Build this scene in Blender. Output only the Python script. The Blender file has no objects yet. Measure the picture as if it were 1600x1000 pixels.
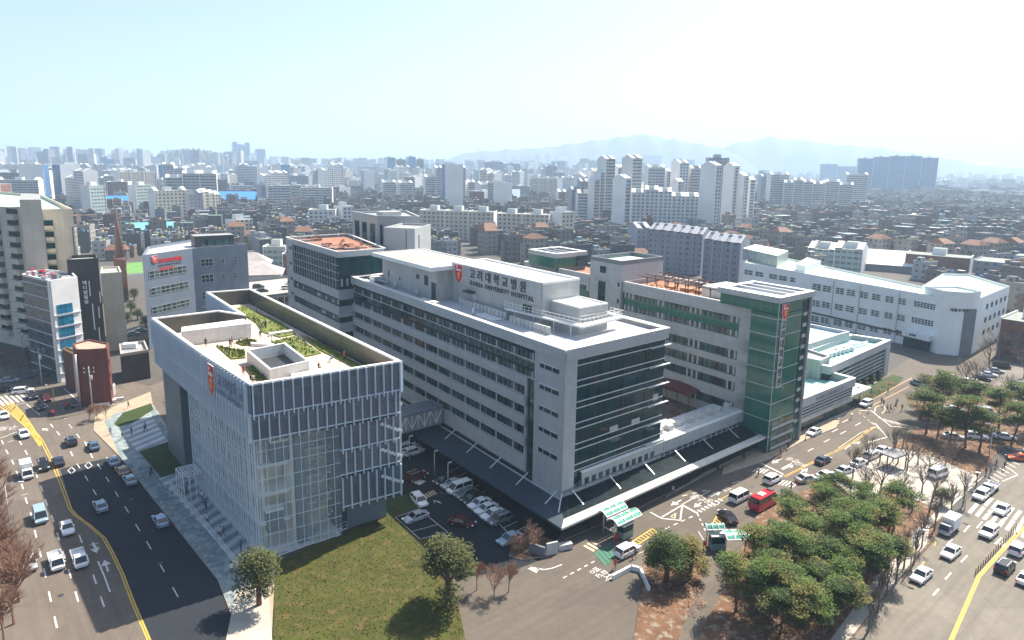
import bpy, bmesh, math, random
import numpy as np
from mathutils import Vector, Matrix
R = math.radians
random.seed(7)
S = bpy.context.scene
COL = S.collection

# ---------------------------------------------------------------- camera
H0 = 54.0                                   # drone height above the ground
FPX, PX0, PY0 = 1067.0, 800.0, 450.0        # focal length and principal point in photo pixels
PITCH, ROLL = math.atan(192 / 1067), R(0.83)
_f = np.array([0, math.cos(PITCH), -math.sin(PITCH)])
_r = np.array([1.0, 0, 0]); _u = np.cross(_r, _f)
_c, _s = math.cos(ROLL), math.sin(ROLL)
CR, CU = _c * _r + _s * _u, -_s * _r + _c * _u
cam_d = bpy.data.cameras.new('camera')
cam = bpy.data.objects.new('camera', cam_d); COL.objects.link(cam)
cam_d.sensor_width = 36; cam_d.lens = 36 * FPX / 1600
cam_d.shift_y = -50 / 1600; cam_d.clip_start = 1; cam_d.clip_end = 40000
cam.matrix_world = Matrix(((CR[0], CU[0], -_f[0], 0), (CR[1], CU[1], -_f[1], 0), (CR[2], CU[2], -_f[2], H0), (0, 0, 0, 1)))
S.camera = cam

def G(px, py, z=0.0):
    """point of the world at height z seen at photo pixel px, py (how distances were surveyed)"""
    d = (px - PX0) / FPX * CR - (py - PY0) / FPX * CU + _f
    t = (z - H0) / d[2]
    return (float(d[0] * t), float(d[1] * t))

def PROJ(x, y, z):
    v = np.array([x, y, z - H0]); w = v @ _f
    return PX0 + FPX * (v @ CR) / w, PY0 - FPX * (v @ CU) / w, w

def HZ(py, xy):
    """height above xy that shows at photo row py"""
    lo, hi = -20.0, 600.0
    for _ in range(50):
        m = (lo + hi) / 2
        if PROJ(xy[0], xy[1], m)[1] > py: lo = m
        else: hi = m
    return lo

# ---------------------------------------------------------------- sky, sun, exposure
SUN_AZ, SUN_EL = R(47.0), R(52.0)           # azimuth counted from +x
W = bpy.data.worlds.new("World"); S.world = W; W.use_nodes = True
nt = W.node_tree; nt.nodes.clear()
sky = nt.nodes.new('ShaderNodeTexSky'); sky.sky_type = 'NISHITA'; sky.sun_disc = False
sky.sun_elevation = SUN_EL; sky.sun_rotation = R(90) - SUN_AZ
sky.altitude = 60; sky.air_density = 1.0; sky.dust_density = 2.2; sky.ozone_density = 1.7
bg = nt.nodes.new('ShaderNodeBackground'); bg.inputs['Strength'].default_value = 0.088
wo = nt.nodes.new('ShaderNodeOutputWorld')
nt.links.new(sky.outputs[0], bg.inputs[0]); nt.links.new(bg.outputs[0], wo.inputs[0])
sd = bpy.data.lights.new('sun', 'SUN'); sd.energy = 5.0; sd.angle = R(0.5); sd.color = (1.0, 0.9, 0.76)
sun = bpy.data.objects.new('sun', sd); COL.objects.link(sun)
sv = Vector((math.cos(SUN_EL) * math.cos(SUN_AZ), math.cos(SUN_EL) * math.sin(SUN_AZ), math.sin(SUN_EL)))
sun.rotation_euler = sv.to_track_quat('Z', 'Y').to_euler(); sun.location = (0, 0, 300)
S.view_settings.view_transform = 'Standard'; S.view_settings.look = 'None'
S.view_settings.gamma = 1; S.view_settings.exposure = 1.15
S.cycles.max_bounces = 6; S.cycles.transparent_max_bounces = 24; S.cycles.volume_bounces = 1
S.cycles.diffuse_bounces = 3; S.cycles.glossy_bounces = 3; S.cycles.transmission_bounces = 4

# ---------------------------------------------------------------- materials
class NT:
    def __init__(s, name):
        s.m = bpy.data.materials.new(name); s.m.use_nodes = True
        s.t = s.m.node_tree; s.t.nodes.clear()
        s.out = s.t.nodes.new('ShaderNodeOutputMaterial')
        s.b = s.t.nodes.new('ShaderNodeBsdfPrincipled')
        s.t.links.new(s.b.outputs[0], s.out.inputs[0])
        s._uv = None
    def put(s, sock, v):
        if isinstance(v, bpy.types.NodeSocket): s.t.links.new(v, sock)
        elif isinstance(v, (tuple, list)): sock.default_value = tuple(v) + (1,) if len(v) == 3 and sock.type == 'RGBA' else v
        else: sock.default_value = v
    def math(s, op, a, b=0.0, c=None):
        n = s.t.nodes.new('ShaderNodeMath'); n.operation = op
        s.put(n.inputs[0], a); s.put(n.inputs[1], b)
        if c is not None: s.put(n.inputs[2], c)
        return n.outputs[0]
    def mix(s, f, a, b, mode='MIX'):
        n = s.t.nodes.new('ShaderNodeMix'); n.data_type = 'RGBA'; n.blend_type = mode
        s.put(n.inputs[0], f); s.put(n.inputs[6], a); s.put(n.inputs[7], b)
        return n.outputs[2]
    def coord(s, kind='Object'):
        n = s.t.nodes.new('ShaderNodeTexCoord'); return n.outputs[kind]
    def noise(s, scale, detail=3, vec=None, rough=0.55):
        n = s.t.nodes.new('ShaderNodeTexNoise'); n.inputs['Scale'].default_value = scale
        n.inputs['Detail'].default_value = detail; n.inputs['Roughness'].default_value = rough
        s.t.links.new(vec if vec is not None else s.pos(), n.inputs['Vector'])
        return n.outputs['Fac']
    def pos(s):
        n = s.t.nodes.new('ShaderNodeNewGeometry'); return n.outputs['Position']
    def uv(s):
        if s._uv is None:
            n = s.t.nodes.new('ShaderNodeUVMap'); q = s.t.nodes.new('ShaderNodeSeparateXYZ')
            s.t.links.new(n.outputs[0], q.inputs[0]); s._uv = (q.outputs[0], q.outputs[1])
        return s._uv
    def ramp(s, f, lo, hi):
        n = s.t.nodes.new('ShaderNodeMapRange'); s.put(n.inputs[0], f)
        n.inputs[1].default_value = lo; n.inputs[2].default_value = hi
        return n.outputs[0]
    def band(s, x, period, lo, hi):
        """1 where lo < fract(x/period) < hi"""
        f = s.math('FRACT', s.math('DIVIDE', x, period))
        return s.math('MULTIPLY', s.math('GREATER_THAN', f, lo), s.math('LESS_THAN', f, hi))
    def cell(s, x, y, px, py):
        c = s.t.nodes.new('ShaderNodeCombineXYZ')
        s.put(c.inputs[0], s.math('FLOOR', s.math('DIVIDE', x, px))); s.put(c.inputs[1], s.math('FLOOR', s.math('DIVIDE', y, py)))
        w = s.t.nodes.new('ShaderNodeTexWhiteNoise'); w.noise_dimensions = '2D'; s.t.links.new(c.outputs[0], w.inputs['Vector'])
        return w.outputs['Value']
    def done(s, color, rough=0.7, metal=0.0, spec=0.5, alpha=None, bump=None, bd=0.1):
        s.put(s.b.inputs['Base Color'], color); s.put(s.b.inputs['Roughness'], rough)
        s.put(s.b.inputs['Metallic'], metal); s.put(s.b.inputs['Specular IOR Level'], spec)
        if alpha is not None: s.put(s.b.inputs['Alpha'], alpha)
        if bump is not None:
            n = s.t.nodes.new('ShaderNodeBump'); n.inputs['Distance'].default_value = bd; n.inputs['Strength'].default_value = 0.6
            s.put(n.inputs['Height'], bump); s.t.links.new(n.outputs[0], s.b.inputs['Normal'])
        return s.m

_mc = {}
def M(name, color=(.5, .5, .5), rough=0.7, metal=0.0, spec=0.4, var=0.18, scale=0.35):
    """plain weathered material: base colour with soft blotches"""
    if name in _mc: return _mc[name]
    t = NT(name)
    c = color
    if var > 0:
        f = t.ramp(t.noise(scale, 4), 0.3, 0.7)
        c = t.mix(f, tuple(x * (1 - var) for x in color), tuple(min(1, x * (1 + var * .6)) for x in color))
    _mc[name] = t.done(c, rough, metal, spec)
    return _mc[name]

def panel_mat(name, color, pw, ph, joint=0.6, var=0.08, rough=0.6, lw=0.05):
    t = NT(name); u, v = t.uv()
    j = t.math('MAXIMUM', t.math('LESS_THAN', t.math('FRACT', t.math('DIVIDE', u, pw)), lw / pw),
               t.math('LESS_THAN', t.math('FRACT', t.math('DIVIDE', v, ph)), lw / ph))
    base = t.mix(t.cell(u, v, pw, ph), tuple(x * (1 - var) for x in color), tuple(x * (1 + var) for x in color))
    base = t.mix(t.ramp(t.noise(0.12, 5), 0.35, 0.75), base, tuple(x * .86 for x in color))
    cv = t.t.nodes.new('ShaderNodeCombineXYZ'); t.put(cv.inputs[0], t.math('MULTIPLY', u, 1.1)); t.put(cv.inputs[1], t.math('MULTIPLY', v, .07))
    base = t.mix(t.math('MULTIPLY', t.ramp(t.noise(1.0, 4, vec=cv.outputs[0]), .5, .8), .5), base, tuple(x * .66 for x in color))
    c = t.mix(j, base, tuple(x * joint for x in color))
    _mc[name] = t.done(c, rough, 0, 0.4); return _mc[name]

def window_mat(name, wall, glass, bay, floor, x0, x1, y0, y1, roof=None, var=0.5, spandrel=None, rib=None):
    """walls whose windows are one repeating pattern (far buildings), in metres of wall"""
    t = NT(name); u, v = t.uv()
    win = t.math('MULTIPLY', t.band(u, bay, x0, x1), t.band(v, floor, y0, y1))
    geo = t.t.nodes.new('ShaderNodeNewGeometry'); q = t.t.nodes.new('ShaderNodeSeparateXYZ'); t.t.links.new(geo.outputs['Normal'], q.inputs[0])
    win = t.math('MULTIPLY', win, t.math('LESS_THAN', t.math('ABSOLUTE', q.outputs[2]), 0.5))
    info = t.t.nodes.new('ShaderNodeObjectInfo')
    w2 = t.mix(info.outputs['Random'], tuple(x * .8 for x in wall), tuple(min(1, x * 1.12) for x in wall))
    w2 = t.mix(t.ramp(t.noise(0.05, 4), 0.3, 0.8), w2, tuple(x * .8 for x in wall))
    if spandrel: w2 = t.mix(t.math('MULTIPLY', t.band(v, floor, y1, 1.0), t.band(u, bay, x0, x1)), w2, spandrel)
    gl = t.mix(t.math('MULTIPLY', t.cell(u, v, bay, floor), var), glass, tuple(min(1, x * 3 + .06) for x in glass))
    _mc[name] = t.done(t.mix(win, w2, gl), t.math('SUBTRACT', 0.75, t.math('MULTIPLY', win, 0.55)), 0, 0.4)
    return _mc[name]

def glass_mat(name, color, rough=0.06, bump=0.02, var=0.35, pw=1.5, ph=1.2, spec=0.9):
    """dark reflecting facade glass, panes slightly out of true"""
    t = NT(name); u, v = t.uv()
    cn = t.cell(u, v, pw, ph)
    c = t.mix(cn, tuple(x * (1 - var) for x in color), tuple(x * (1 + var) for x in color))
    j = t.math('MAXIMUM', t.math('LESS_THAN', t.math('FRACT', t.math('DIVIDE', u, pw)), 0.06 / pw * 1.2),
               t.math('LESS_THAN', t.math('FRACT', t.math('DIVIDE', v, ph)), 0.06 / ph * 1.2))
    c = t.mix(j, c, tuple(min(1, x * 1.6 + .02) for x in color))
    h = t.math('ADD', t.noise(0.35, 2), t.math('MULTIPLY', cn, 0.5))
    _mc[name] = t.done(c, rough, 0.0, spec, bump=h, bd=bump); return _mc[name]

def clear_glass(name, tint, alpha, rough=0.03):
    t = NT(name)
    _mc[name] = t.done(tint, rough, 0.0, 0.8, alpha=alpha); return _mc[name]

# ---------------------------------------------------------------- mesh builder
class B:
    """collects world (or local) shapes into one mesh; each face carries a material and metre UVs"""
    def __init__(s): s.v = []; s.f = []; s.mi = []; s.mats = []; s.smooth = []
    def m(s, mat):
        if mat not in s.mats: s.mats.append(mat)
        return s.mats.index(mat)
    def face(s, pts, mat, sm=False):
        i = len(s.v); s.v.extend(tuple(map(float, p)) for p in pts); s.f.append(tuple(range(i, i + len(pts)))); s.mi.append(s.m(mat)); s.smooth.append(sm)
    def add(s, vs, fs, mat, sm=False):
        i = len(s.v); s.v.extend(tuple(map(float, p)) for p in vs); k = s.m(mat)
        for f in fs: s.f.append(tuple(i + j for j in f)); s.mi.append(k); s.smooth.append(sm)
    def prism(s, poly, z0, z1, mat, top=None, bottom=True):
        n = len(poly)
        a = sum(poly[i][0] * poly[(i + 1) % n][1] - poly[(i + 1) % n][0] * poly[i][1] for i in range(n))
        if a < 0: poly = poly[::-1]
        vs = [(p[0], p[1], z0) for p in poly] + [(p[0], p[1], z1) for p in poly]
        s.add(vs, [(i, (i + 1) % n, n + (i + 1) % n, n + i) for i in range(n)], mat)
        s.add(vs[n:], [tuple(range(n))], top or mat)
        if bottom: s.add(vs[:n], [tuple(range(n - 1, -1, -1))], mat)
        return s
    def box(s, c, size, mat, rz=0.0, top=None):
        x, y, z = size[0] / 2, size[1] / 2, size[2]
        co, si = math.cos(rz), math.sin(rz)
        poly = [(c[0] + a * co - b * si, c[1] + a * si + b * co) for a, b in ((-x, -y), (x, -y), (x, y), (-x, y))]
        return s.prism(poly, c[2], c[2] + z, mat, top)
    def beam(s, p, q, w, mat, h=None, n=4, w2=None, cap=True):
        p, q = Vector(p), Vector(q); d = (q - p)
        if d.length < 1e-6: return s
        d.normalize(); up = Vector((0, 0, 1)) if abs(d.z) < .95 else Vector((1, 0, 0))
        a = d.cross(up).normalized(); b = a.cross(d); h = h or w; w2 = w2 if w2 is not None else w
        vs = []
        for (o, ww) in ((p, w), (q, w2)):
            k = ww / w if w else 1
            for i in range(n):
                t = 2 * math.pi * (i + .5) / n
                g = 1 / math.cos(math.pi / n) if n == 4 else 1
                vs.append(o + a * math.cos(t) * ww / 2 * g + b * math.sin(t) * h * k / 2 * g)
        fs = [(i, (i + 1) % n, n + (i + 1) % n, n + i) for i in range(n)]
        if cap: fs += [tuple(range(n - 1, -1, -1)), tuple(range(n, 2 * n))]
        s.add([tuple(x) for x in vs], fs, mat, n > 6); return s
    def wall(s, A, Bp, s0, s1, z0, z1, o0, o1, mat, top=None):
        """box on the wall line A->Bp (A left seen from outside) from s0 to s1 m, standing out o0..o1"""
        d = np.array([Bp[0] - A[0], Bp[1] - A[1]], float); L = np.linalg.norm(d); d /= L; n = np.array([d[1], -d[0]]); A = np.array(A[:2], float)
        q = [A + d * s0 + n * o1, A + d * s1 + n * o1, A + d * s1 + n * o0, A + d * s0 + n * o0]
        return s.prism([tuple(x) for x in q], z0, z1, mat, top)
    def build(s, name, parent=None, world=True, **kw):
        me = bpy.data.meshes.new(name)
        vs = s.v
        if parent is not None and world and parent.type == 'EMPTY':
            L = parent.location; vs = [(a - L.x, b - L.y, c - L.z) for a, b, c in s.v]
        me.from_pydata(vs, [], s.f)
        for mt in s.mats: me.materials.append(mt)
        me.polygons.foreach_set('material_index', s.mi); me.polygons.foreach_set('use_smooth', s.smooth)
        me.update()
        nl = len(me.loops)
        if nl:
            co = np.array(s.v, np.float32); vi = np.empty(nl, np.int32); me.loops.foreach_get('vertex_index', vi)
            nf = len(me.polygons); no = np.empty(nf * 3, np.float32); me.polygons.foreach_get('normal', no); no = no.reshape(-1, 3)
            lt = np.empty(nf, np.int32); me.polygons.foreach_get('loop_total', lt)
            ln = np.repeat(no, lt, axis=0); p = co[vi]
            hor = np.abs(ln[:, 2]) > .7
            ht = np.hypot(ln[:, 0], ln[:, 1]) + 1e-6
            u = np.where(hor, p[:, 0], (-ln[:, 1] * p[:, 0] + ln[:, 0] * p[:, 1]) / ht)
            v = np.where(hor, p[:, 1], p[:, 2])
            me.uv_layers.new(name='UVMap').data.foreach_set('uv', np.stack([u, v], 1).ravel())
        o = bpy.data.objects.new(name, me); COL.objects.link(o)
        if parent is not None: o.parent = parent
        for k, val in kw.items(): o[k] = val
        return o

def tag(o, label=None, cat=None, group=None, kind=None):
    if label: o['label'] = label
    if cat: o['category'] = cat
    if group: o['group'] = group
    if kind: o['kind'] = kind
    return o
def thing(name, loc, label, cat, group=None, rz=0.0):
    o = bpy.data.objects.new(name, None); COL.objects.link(o); o.empty_display_size = .5
    o.location = (loc[0], loc[1], loc[2] if len(loc) > 2 else 0.0); o.rotation_euler = (0, 0, rz)
    return tag(o, label, cat, group)
KIDS = {}
def copy_tree(o, loc=None, rz=None, label=None, group=None, scale=None):
    def kids(x): return [c for c in x.children]
    r = o.copy(); COL.objects.link(r)
    if loc is not None: r.location = (loc[0], loc[1], loc[2] if len(loc) > 2 else 0.0)
    if rz is not None: r.rotation_euler = (0, 0, rz)
    if scale is not None: r.scale = scale
    if label: r['label'] = label
    if group: r['group'] = group
    for c in KIDS.get(o.name, ()):
        d = c.copy(); COL.objects.link(d); d.parent = r
        for e in KIDS.get(c.name, ()):
            g = e.copy(); COL.objects.link(g); g.parent = d
    return r
def remember():
    KIDS.clear()
    for o in bpy.data.objects:
        if o.parent: KIDS.setdefault(o.parent.name, []).append(o)
def offset(poly, d):
    """inset (d<0) or outset a polygon"""
    n = len(poly); a = sum(poly[i][0] * poly[(i + 1) % n][1] - poly[(i + 1) % n][0] * poly[i][1] for i in range(n))
    if a < 0: poly = poly[::-1]
    out = []
    for i in range(n):
        p0, p1, p2 = (np.array(poly[(i + k) % n][:2], float) for k in (-1, 0, 1))
        a_, b_ = p1 - p0, p2 - p1; a_ /= np.linalg.norm(a_); b_ /= np.linalg.norm(b_)
        n1, n2 = np.array([a_[1], -a_[0]]), np.array([b_[1], -b_[0]])
        m = n1 + n2; m /= max(1e-6, m @ m) / 2
        out.append(tuple(p1 + m * d))
    return out
def ring(b, poly, w, z0, z1, mat, top=None):
    """parapet of width w standing inside the polygon edge"""
    n = len(poly); a = sum(poly[i][0] * poly[(i + 1) % n][1] - poly[(i + 1) % n][0] * poly[i][1] for i in range(n))
    if a < 0: poly = poly[::-1]
    inn = offset(poly, -w)
    for i in range(n):
        j = (i + 1) % n
        b.prism([poly[i], poly[j], inn[j], inn[i]], z0, z1, mat, top)
def text_mesh(b, body, origin, dx, dz, size, mat, depth=0.05, spacing=1.0, bold=0.0, align='LEFT'):
    """letters as raised shapes: origin, unit vectors along the line and up the letter"""
    cu = bpy.data.curves.new('t', 'FONT'); cu.body = body; cu.size = size; cu.space_character = spacing
    cu.offset = bold; cu.resolution_u = 2; cu.align_x = align
    ob = bpy.data.objects.new('t', cu); COL.objects.link(ob)
    me = bpy.data.meshes.new_from_object(ob.evaluated_get(bpy.context.evaluated_depsgraph_get()))
    dx, dz, o = Vector(dx).normalized(), Vector(dz).normalized(), Vector(origin); nn = dx.cross(dz)
    vs = [tuple(o + dx * v.co.x + dz * v.co.y + nn * depth) for v in me.vertices]
    nv = len(vs)
    vs2 = vs + [tuple(o + dx * v.co.x + dz * v.co.y) for v in me.vertices]
    fs = [tuple(p.vertices) for p in me.polygons]
    ec = {}
    for p in fs:
        for i in range(len(p)):
            e = (p[i], p[(i + 1) % len(p)]); ec[tuple(sorted(e))] = ec.get(tuple(sorted(e)), []) + [e]
    side = [(e[0][1], e[0][0], e[0][0] + nv, e[0][1] + nv) for e in ec.values() if len(e) == 1]
    if vs: b.add(vs2, fs + side, mat)
    bpy.data.objects.remove(ob); bpy.data.curves.remove(cu); bpy.data.meshes.remove(me)
    return b
# ================================================================ the hospital
C0 = np.array([8.1, 97.4]); E1 = np.array([math.cos(R(39.6)), math.sin(R(39.6))]); E2 = np.array([math.cos(R(126.1)), math.sin(R(126.1))])
def Wp(u, v): p = C0 + u * E1 + v * E2; return (float(p[0]), float(p[1]))
AZ1, AZ2 = R(39.6), R(126.1)

clad = panel_mat('grey_cladding', (.42, .44, .445), 2.4, 1.15, joint=.72)
clad_lt = panel_mat('light_cladding', (.46, .47, .46), 1.2, 3.0, joint=.75)
clad_dk = panel_mat('dark_cladding', (.19, .2, .22), 1.2, 2.0, joint=.7)
white = M('white_coating', (.78, .78, .76), .55, var=.08)
deckmat = M('roof_membrane', (.5, .51, .52), .75, var=.12, scale=.2)
greyroof = M('grey_roofing', (.3, .31, .32), .85, var=.2)
g_teal = glass_mat('teal_glass', (.004, .036, .036), .04, .02, pw=1.4, ph=1.7)
g_dark = glass_mat('dark_glass', (.004, .036, .040), .04, .004, pw=1.3, ph=3.4, spec=.14)
g_win = glass_mat('window_glass', (.02, .055, .055), .10, .02, var=.95, pw=1.25, ph=50, spec=.8)
g_green = glass_mat('green_panel_glass', (.012, .12, .085), .12, .01, var=.12, pw=2.2, ph=3.3, spec=.6)
metal = M('painted_steel', (.62, .64, .66), .4, .3, var=.05)
darkm = M('dark_metal', (.05, .055, .06), .5, .2, var=.1)
brown = M('brown_tile', (.10, .045, .035), .7, var=.25)
wood = M('terracotta_deck', (.33, .15, .09), .8, var=.3, scale=.8)
redm = M('emblem_red', (.62, .02, .03), .5, var=0)
goldm = M('emblem_gold', (.75, .42, .12), .45, var=0)
whitem = M('emblem_white', (.85, .83, .8), .5, var=0)
letter = M('dark_lettering', (.045, .045, .05), .5, var=0)
mintroof = M('mint_roof_paint', (.42, .56, .48), .7, var=.12, scale=.15)
leafm = {}
def leaf_mat(name, c1, c2):
    t = NT(name); f = t.ramp(t.noise(1.3, 3), .3, .7)
    info = t.t.nodes.new('ShaderNodeObjectInfo')
    c = t.mix(f, c1, c2); c = t.mix(t.math('MULTIPLY', info.outputs['Random'], .35), c, tuple(x * .6 for x in c1))
    _mc[name] = t.done(c, .75, 0, .2); return _mc[name]
grass_near = leaf_mat('roof_grass', (.12, .16, .03), (.2, .22, .06))

def shield(b, org, dx, w, h, nrm):
    """red shield emblem: white lettering above a gold tiger-like stroke, standing off the wall"""
    dx, n = Vector(dx).normalized(), Vector(nrm).normalized(); up = Vector((0, 0, 1)); o = Vector(org)
    def P(x, y, d): return tuple(o + dx * x * w + up * y * h + n * d)
    out = [(-.5, .5), (-.5, -.1), (-.38, -.28), (0, -.5), (.38, -.28), (.5, -.1), (.5, .5)]
    def plate(pts, d0, d1, mat):
        k = len(pts); b.add([P(x, y, d0) for x, y in pts] + [P(x, y, d1) for x, y in pts],
              [tuple(range(k, 2 * k))] + [(i, i + k, (i + 1) % k + k, (i + 1) % k) for i in range(k)], mat)
    plate([(x * 1.08, y * 1.05) for x, y in out], .0, .10, whitem)
    plate(out, .10, .16, redm)
    plate([(-.34, .44), (-.34, .34), (-.16, .34), (-.16, .44)], .16, .2, whitem)
    for i in range(5): plate([(-.36 + i * .15, .28), (-.36 + i * .15, .17), (-.26 + i * .15, .17), (-.26 + i * .15, .28)], .16, .2, whitem)
    for s in ([(-.24, .05), (-.2, -.05), (.05, 0), (.12, .08)], [(-.1, -.02), (-.16, -.2), (0, -.16), (.1, 0)],
              [(.02, .1), (.2, .1), (.24, -.02), (.1, -.04)], [(-.2, -.18), (.02, -.3), (.16, -.16), (.04, -.12)]):
        plate(s[::-1], .16, .2, goldm)

def railing(b, pts, z, h=1.1, mat=None, step=1.2, w=.06, closed=False):
    mat = mat or metal; n = len(pts)
    for i in range(n if closed else n - 1):
        p, q = np.array(pts[i], float), np.array(pts[(i + 1) % n], float); L = np.linalg.norm(q - p); k = max(1, int(L / step))
        for r in (1.0, .5): b.beam((*p, z + h * r), (*q, z + h * r), w, mat)
        for j in range(k + 1):
            c = p + (q - p) * j / k; b.beam((*c, z), (*c, z + h), w, mat)

hosp = thing('hospital_wing', (*Wp(12, 40), 0), 'long grey hospital block with teal ribbon windows and the lettered rooftop sign', 'hospital', 'wings of the hospital')
VL = 79.0; FL = (Wp(0, VL), Wp(0, 0)); FF = (Wp(0, 0), Wp(24, 0)); FR = (Wp(24, 0), Wp(24, VL)); UL = 24.0
b = B()      # core of glass and floors, everything opaque is hung in front of it
core = [Wp(.35, .35), Wp(UL - .35, .35), Wp(UL - .35, VL), Wp(.35, VL)]
b.prism(core, 3.3, 26.0, g_teal, deckmat)
b.build('glazing', hosp)
w = B()
# left (long) face: s = VL - v
w.wall(*FL, 0, VL, 25.6, 27.2, -.35, .25, clad)
w.wall(*FL, VL - 7.4, VL + .0, 3.6, 25.6, -.35, .0, clad)
for z0, z1 in ((19.0, 20.6), (15.6, 17.3), (12.2, 13.9), (8.8, 10.5), (4.4, 7.1)): w.wall(*FL, 0, VL - 9.4, z0, z1, -.35, .0, clad)
w.wall(*FL, VL - 9.9, VL - 9.4, 7.1, 19.0, -.35, .0, clad)
for z in (23.2, 19.8, 16.3, 12.9, 9.4):    # slot windows in the corner pier
    w.wall(*FL, VL - 6.0, VL - 1.4, z + .75, z + .95, .0, .12, metal)
# front face
w.wall(*FF, 0, UL, 25.6, 27.2, -.35, .25, clad); w.wall(*FF, 0, 2.5, 3.6, 25.6, -.35, .0, clad)
w.wall(*FF, 0, UL, 3.6, 4.6, -.35, -.02, clad)
w.wall(*FR, 0, VL, 25.6, 27.2, -.35, .25, clad)
for z0, z1 in ((19.0, 20.6), (15.6, 17.3), (12.2, 13.9), (8.8, 10.5), (4.4, 7.1), (22.4, 23.6)): w.wall(*FR, 1.5, VL, z0, z1, -.35, .0, clad)
w.build('wall', hosp)
for z in (23.2, 19.8, 16.3, 12.9, 9.4):
    b = B(); b.wall(*FL, VL - 6.0, VL - 1.4, z, z + .72, .0, .03, g_dark)
    for s in (VL - 4.9, VL - 3.1): b.wall(*FL, s, s + .15, z, z + .72, .03, .06, clad)
    b.build('slot_window', hosp)
for z0, z1, nm in ((23.6, 25.0, 1.3), (20.7, 22.0, 1.3), (17.4, 18.9, 1.3), (14.0, 15.5, 1.3), (10.6, 12.1, 1.3), (7.2, 8.7, 1.3)):
    b = B(); L = VL - (7.4 if z0 > 20 else 9.9)
    b.wall(*FL, .2, L, z0 + .05, z1 - .05, -.34, -.24, g_win)
    b.wall(*FL, .2, L, z1 - .08, z1 + .02, -.34, -.1, darkm); b.wall(*FL, .2, L, z0, z0 + .1, -.34, -.05, metal)
    s = .8; k = 0
    while s < L - .5:
        b.wall(*FL, s, s + (.09 if k % 4 else .3), z0, z1, -.3, -.12, clad if k % 4 == 0 else darkm); s += 1.25; k += 1
    b.build('window_band', hosp)
b = B()      # dark curtain wall strips on the long face: transoms and a few open blinds
for z in (22.1, 23.5, 25.1): b.wall(*FL, .2, VL - 7.4, z, z + .07, -.35, -.22, darkm)
b.build('transom', hosp)
b = B()
b.wall(*FF, 2.5, UL - .3, 4.7, 25.5, -.34, -.28, g_dark)
z = 4.9; k = 0
while z < 25.3:
    b.wall(*FF, 2.5, UL - .3, z, z + .14, -.28, -.18, metal); b.wall(*FF, UL - 4.5 if k % 2 else UL - .6, UL + .9, z, z + .1, -.2, .25, metal) if k % 2 else None; z += 1.0 if k % 2 else 2.4; k += 1
for s in np.arange(2.5, UL, 5.4): b.wall(*FF, s, s + .06, 4.7, 25.5, -.28, -.2, darkm)
rr = random.Random(3)
for fz in range(6):                    # blinds behind the panes
    for s in range(8):
        if rr.random() < .12: b.wall(*FF, 2.6 + s * 2.66, 2.6 + s * 2.66 + 1.2 + rr.random(), 5.0 + fz * 3.24 + rr.random() * .4, 6.2 + fz * 3.24, -.278, -.272, clad_lt)
b.build('glass_front', hosp)
b = B(); tp = [Wp(-.25, -.25), Wp(UL + .25, -.25), Wp(UL + .25, VL), Wp(-.25, VL)]
b.prism([Wp(.35, .35), Wp(UL - .35, .35), Wp(UL - .35, VL), Wp(.35, VL)], 26.02, 26.5, deckmat)
ring(b, tp, 1.1, 27.2, 27.26, white); ring(b, tp, .5, 27.0, 27.34, white)
b.build('roof', hosp)
# rooftop volumes
b = B(); b.prism([Wp(9.8, 7.6), Wp(16.6, 7.6), Wp(16.6, 15), Wp(9.8, 15)], 26.5, 30.9, clad_lt, white)
ring(b, [Wp(9.8, 7.6), Wp(16.6, 7.6), Wp(16.6, 15), Wp(9.8, 15)], .25, 30.9, 31.15, white); b.build('plant_room', hosp)
SB = [Wp(7.8, 15), Wp(16.6, 15), Wp(16.6, 45), Wp(7.8, 45)]
b = B(); b.prism(SB, 26.5, 34.0, clad_lt, white); ring(b, SB, .35, 34.0, 34.4, white)
b.wall(Wp(7.8, 45), Wp(7.8, 15), .5, 29.8, 30.2, 34.35, .02, .3, clad)       # raised sign board
b.wall(Wp(7.8, 45), Wp(7.8, 15), 24.5, 27, 28.0, 29.8, .0, .06, g_dark); b.wall(Wp(7.8, 45), Wp(7.8, 15), 8, 9.2, 26.5, 28.8, .0, .06, metal)
b.wall(Wp(7.8, 45), Wp(7.8, 15), 6.2, 9, 29.2, 29.5, .0, 1.4, darkm)
b.build('penthouse', hosp)
def on_wall_pt(A, Bq, s, z, off):
    d = np.array([Bq[0] - A[0], Bq[1] - A[1]]); d /= np.linalg.norm(d); n = np.array([d[1], -d[0]]); p = np.array(A) + d * s + n * off
    return (p[0], p[1], z), (d[0], d[1], 0), (n[0], n[1], 0)
b = B(); o, d, n = on_wall_pt(Wp(7.8, 45), Wp(7.8, 15), 7.3, 32.15, .32)
text_mesh(b, '고려대학교병원', o, d, (0, 0, 1), 2.15, letter, .12, spacing=1.72, bold=.012)
o, d, n = on_wall_pt(Wp(7.8, 45), Wp(7.8, 15), 7.5, 30.75, .32)
text_mesh(b, 'KOREA UNIVERSITY HOSPITAL', o, d, (0, 0, 1), 1.18, letter, .1, spacing=1.3, bold=.03)
b.build('lettering', hosp)
b = B(); o, d, n = on_wall_pt(Wp(7.8, 45), Wp(7.8, 15), 3.4, 32.3, .32); shield(b, o, d, 2.5, 3.7, n); b.build('emblem', hosp)
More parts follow.
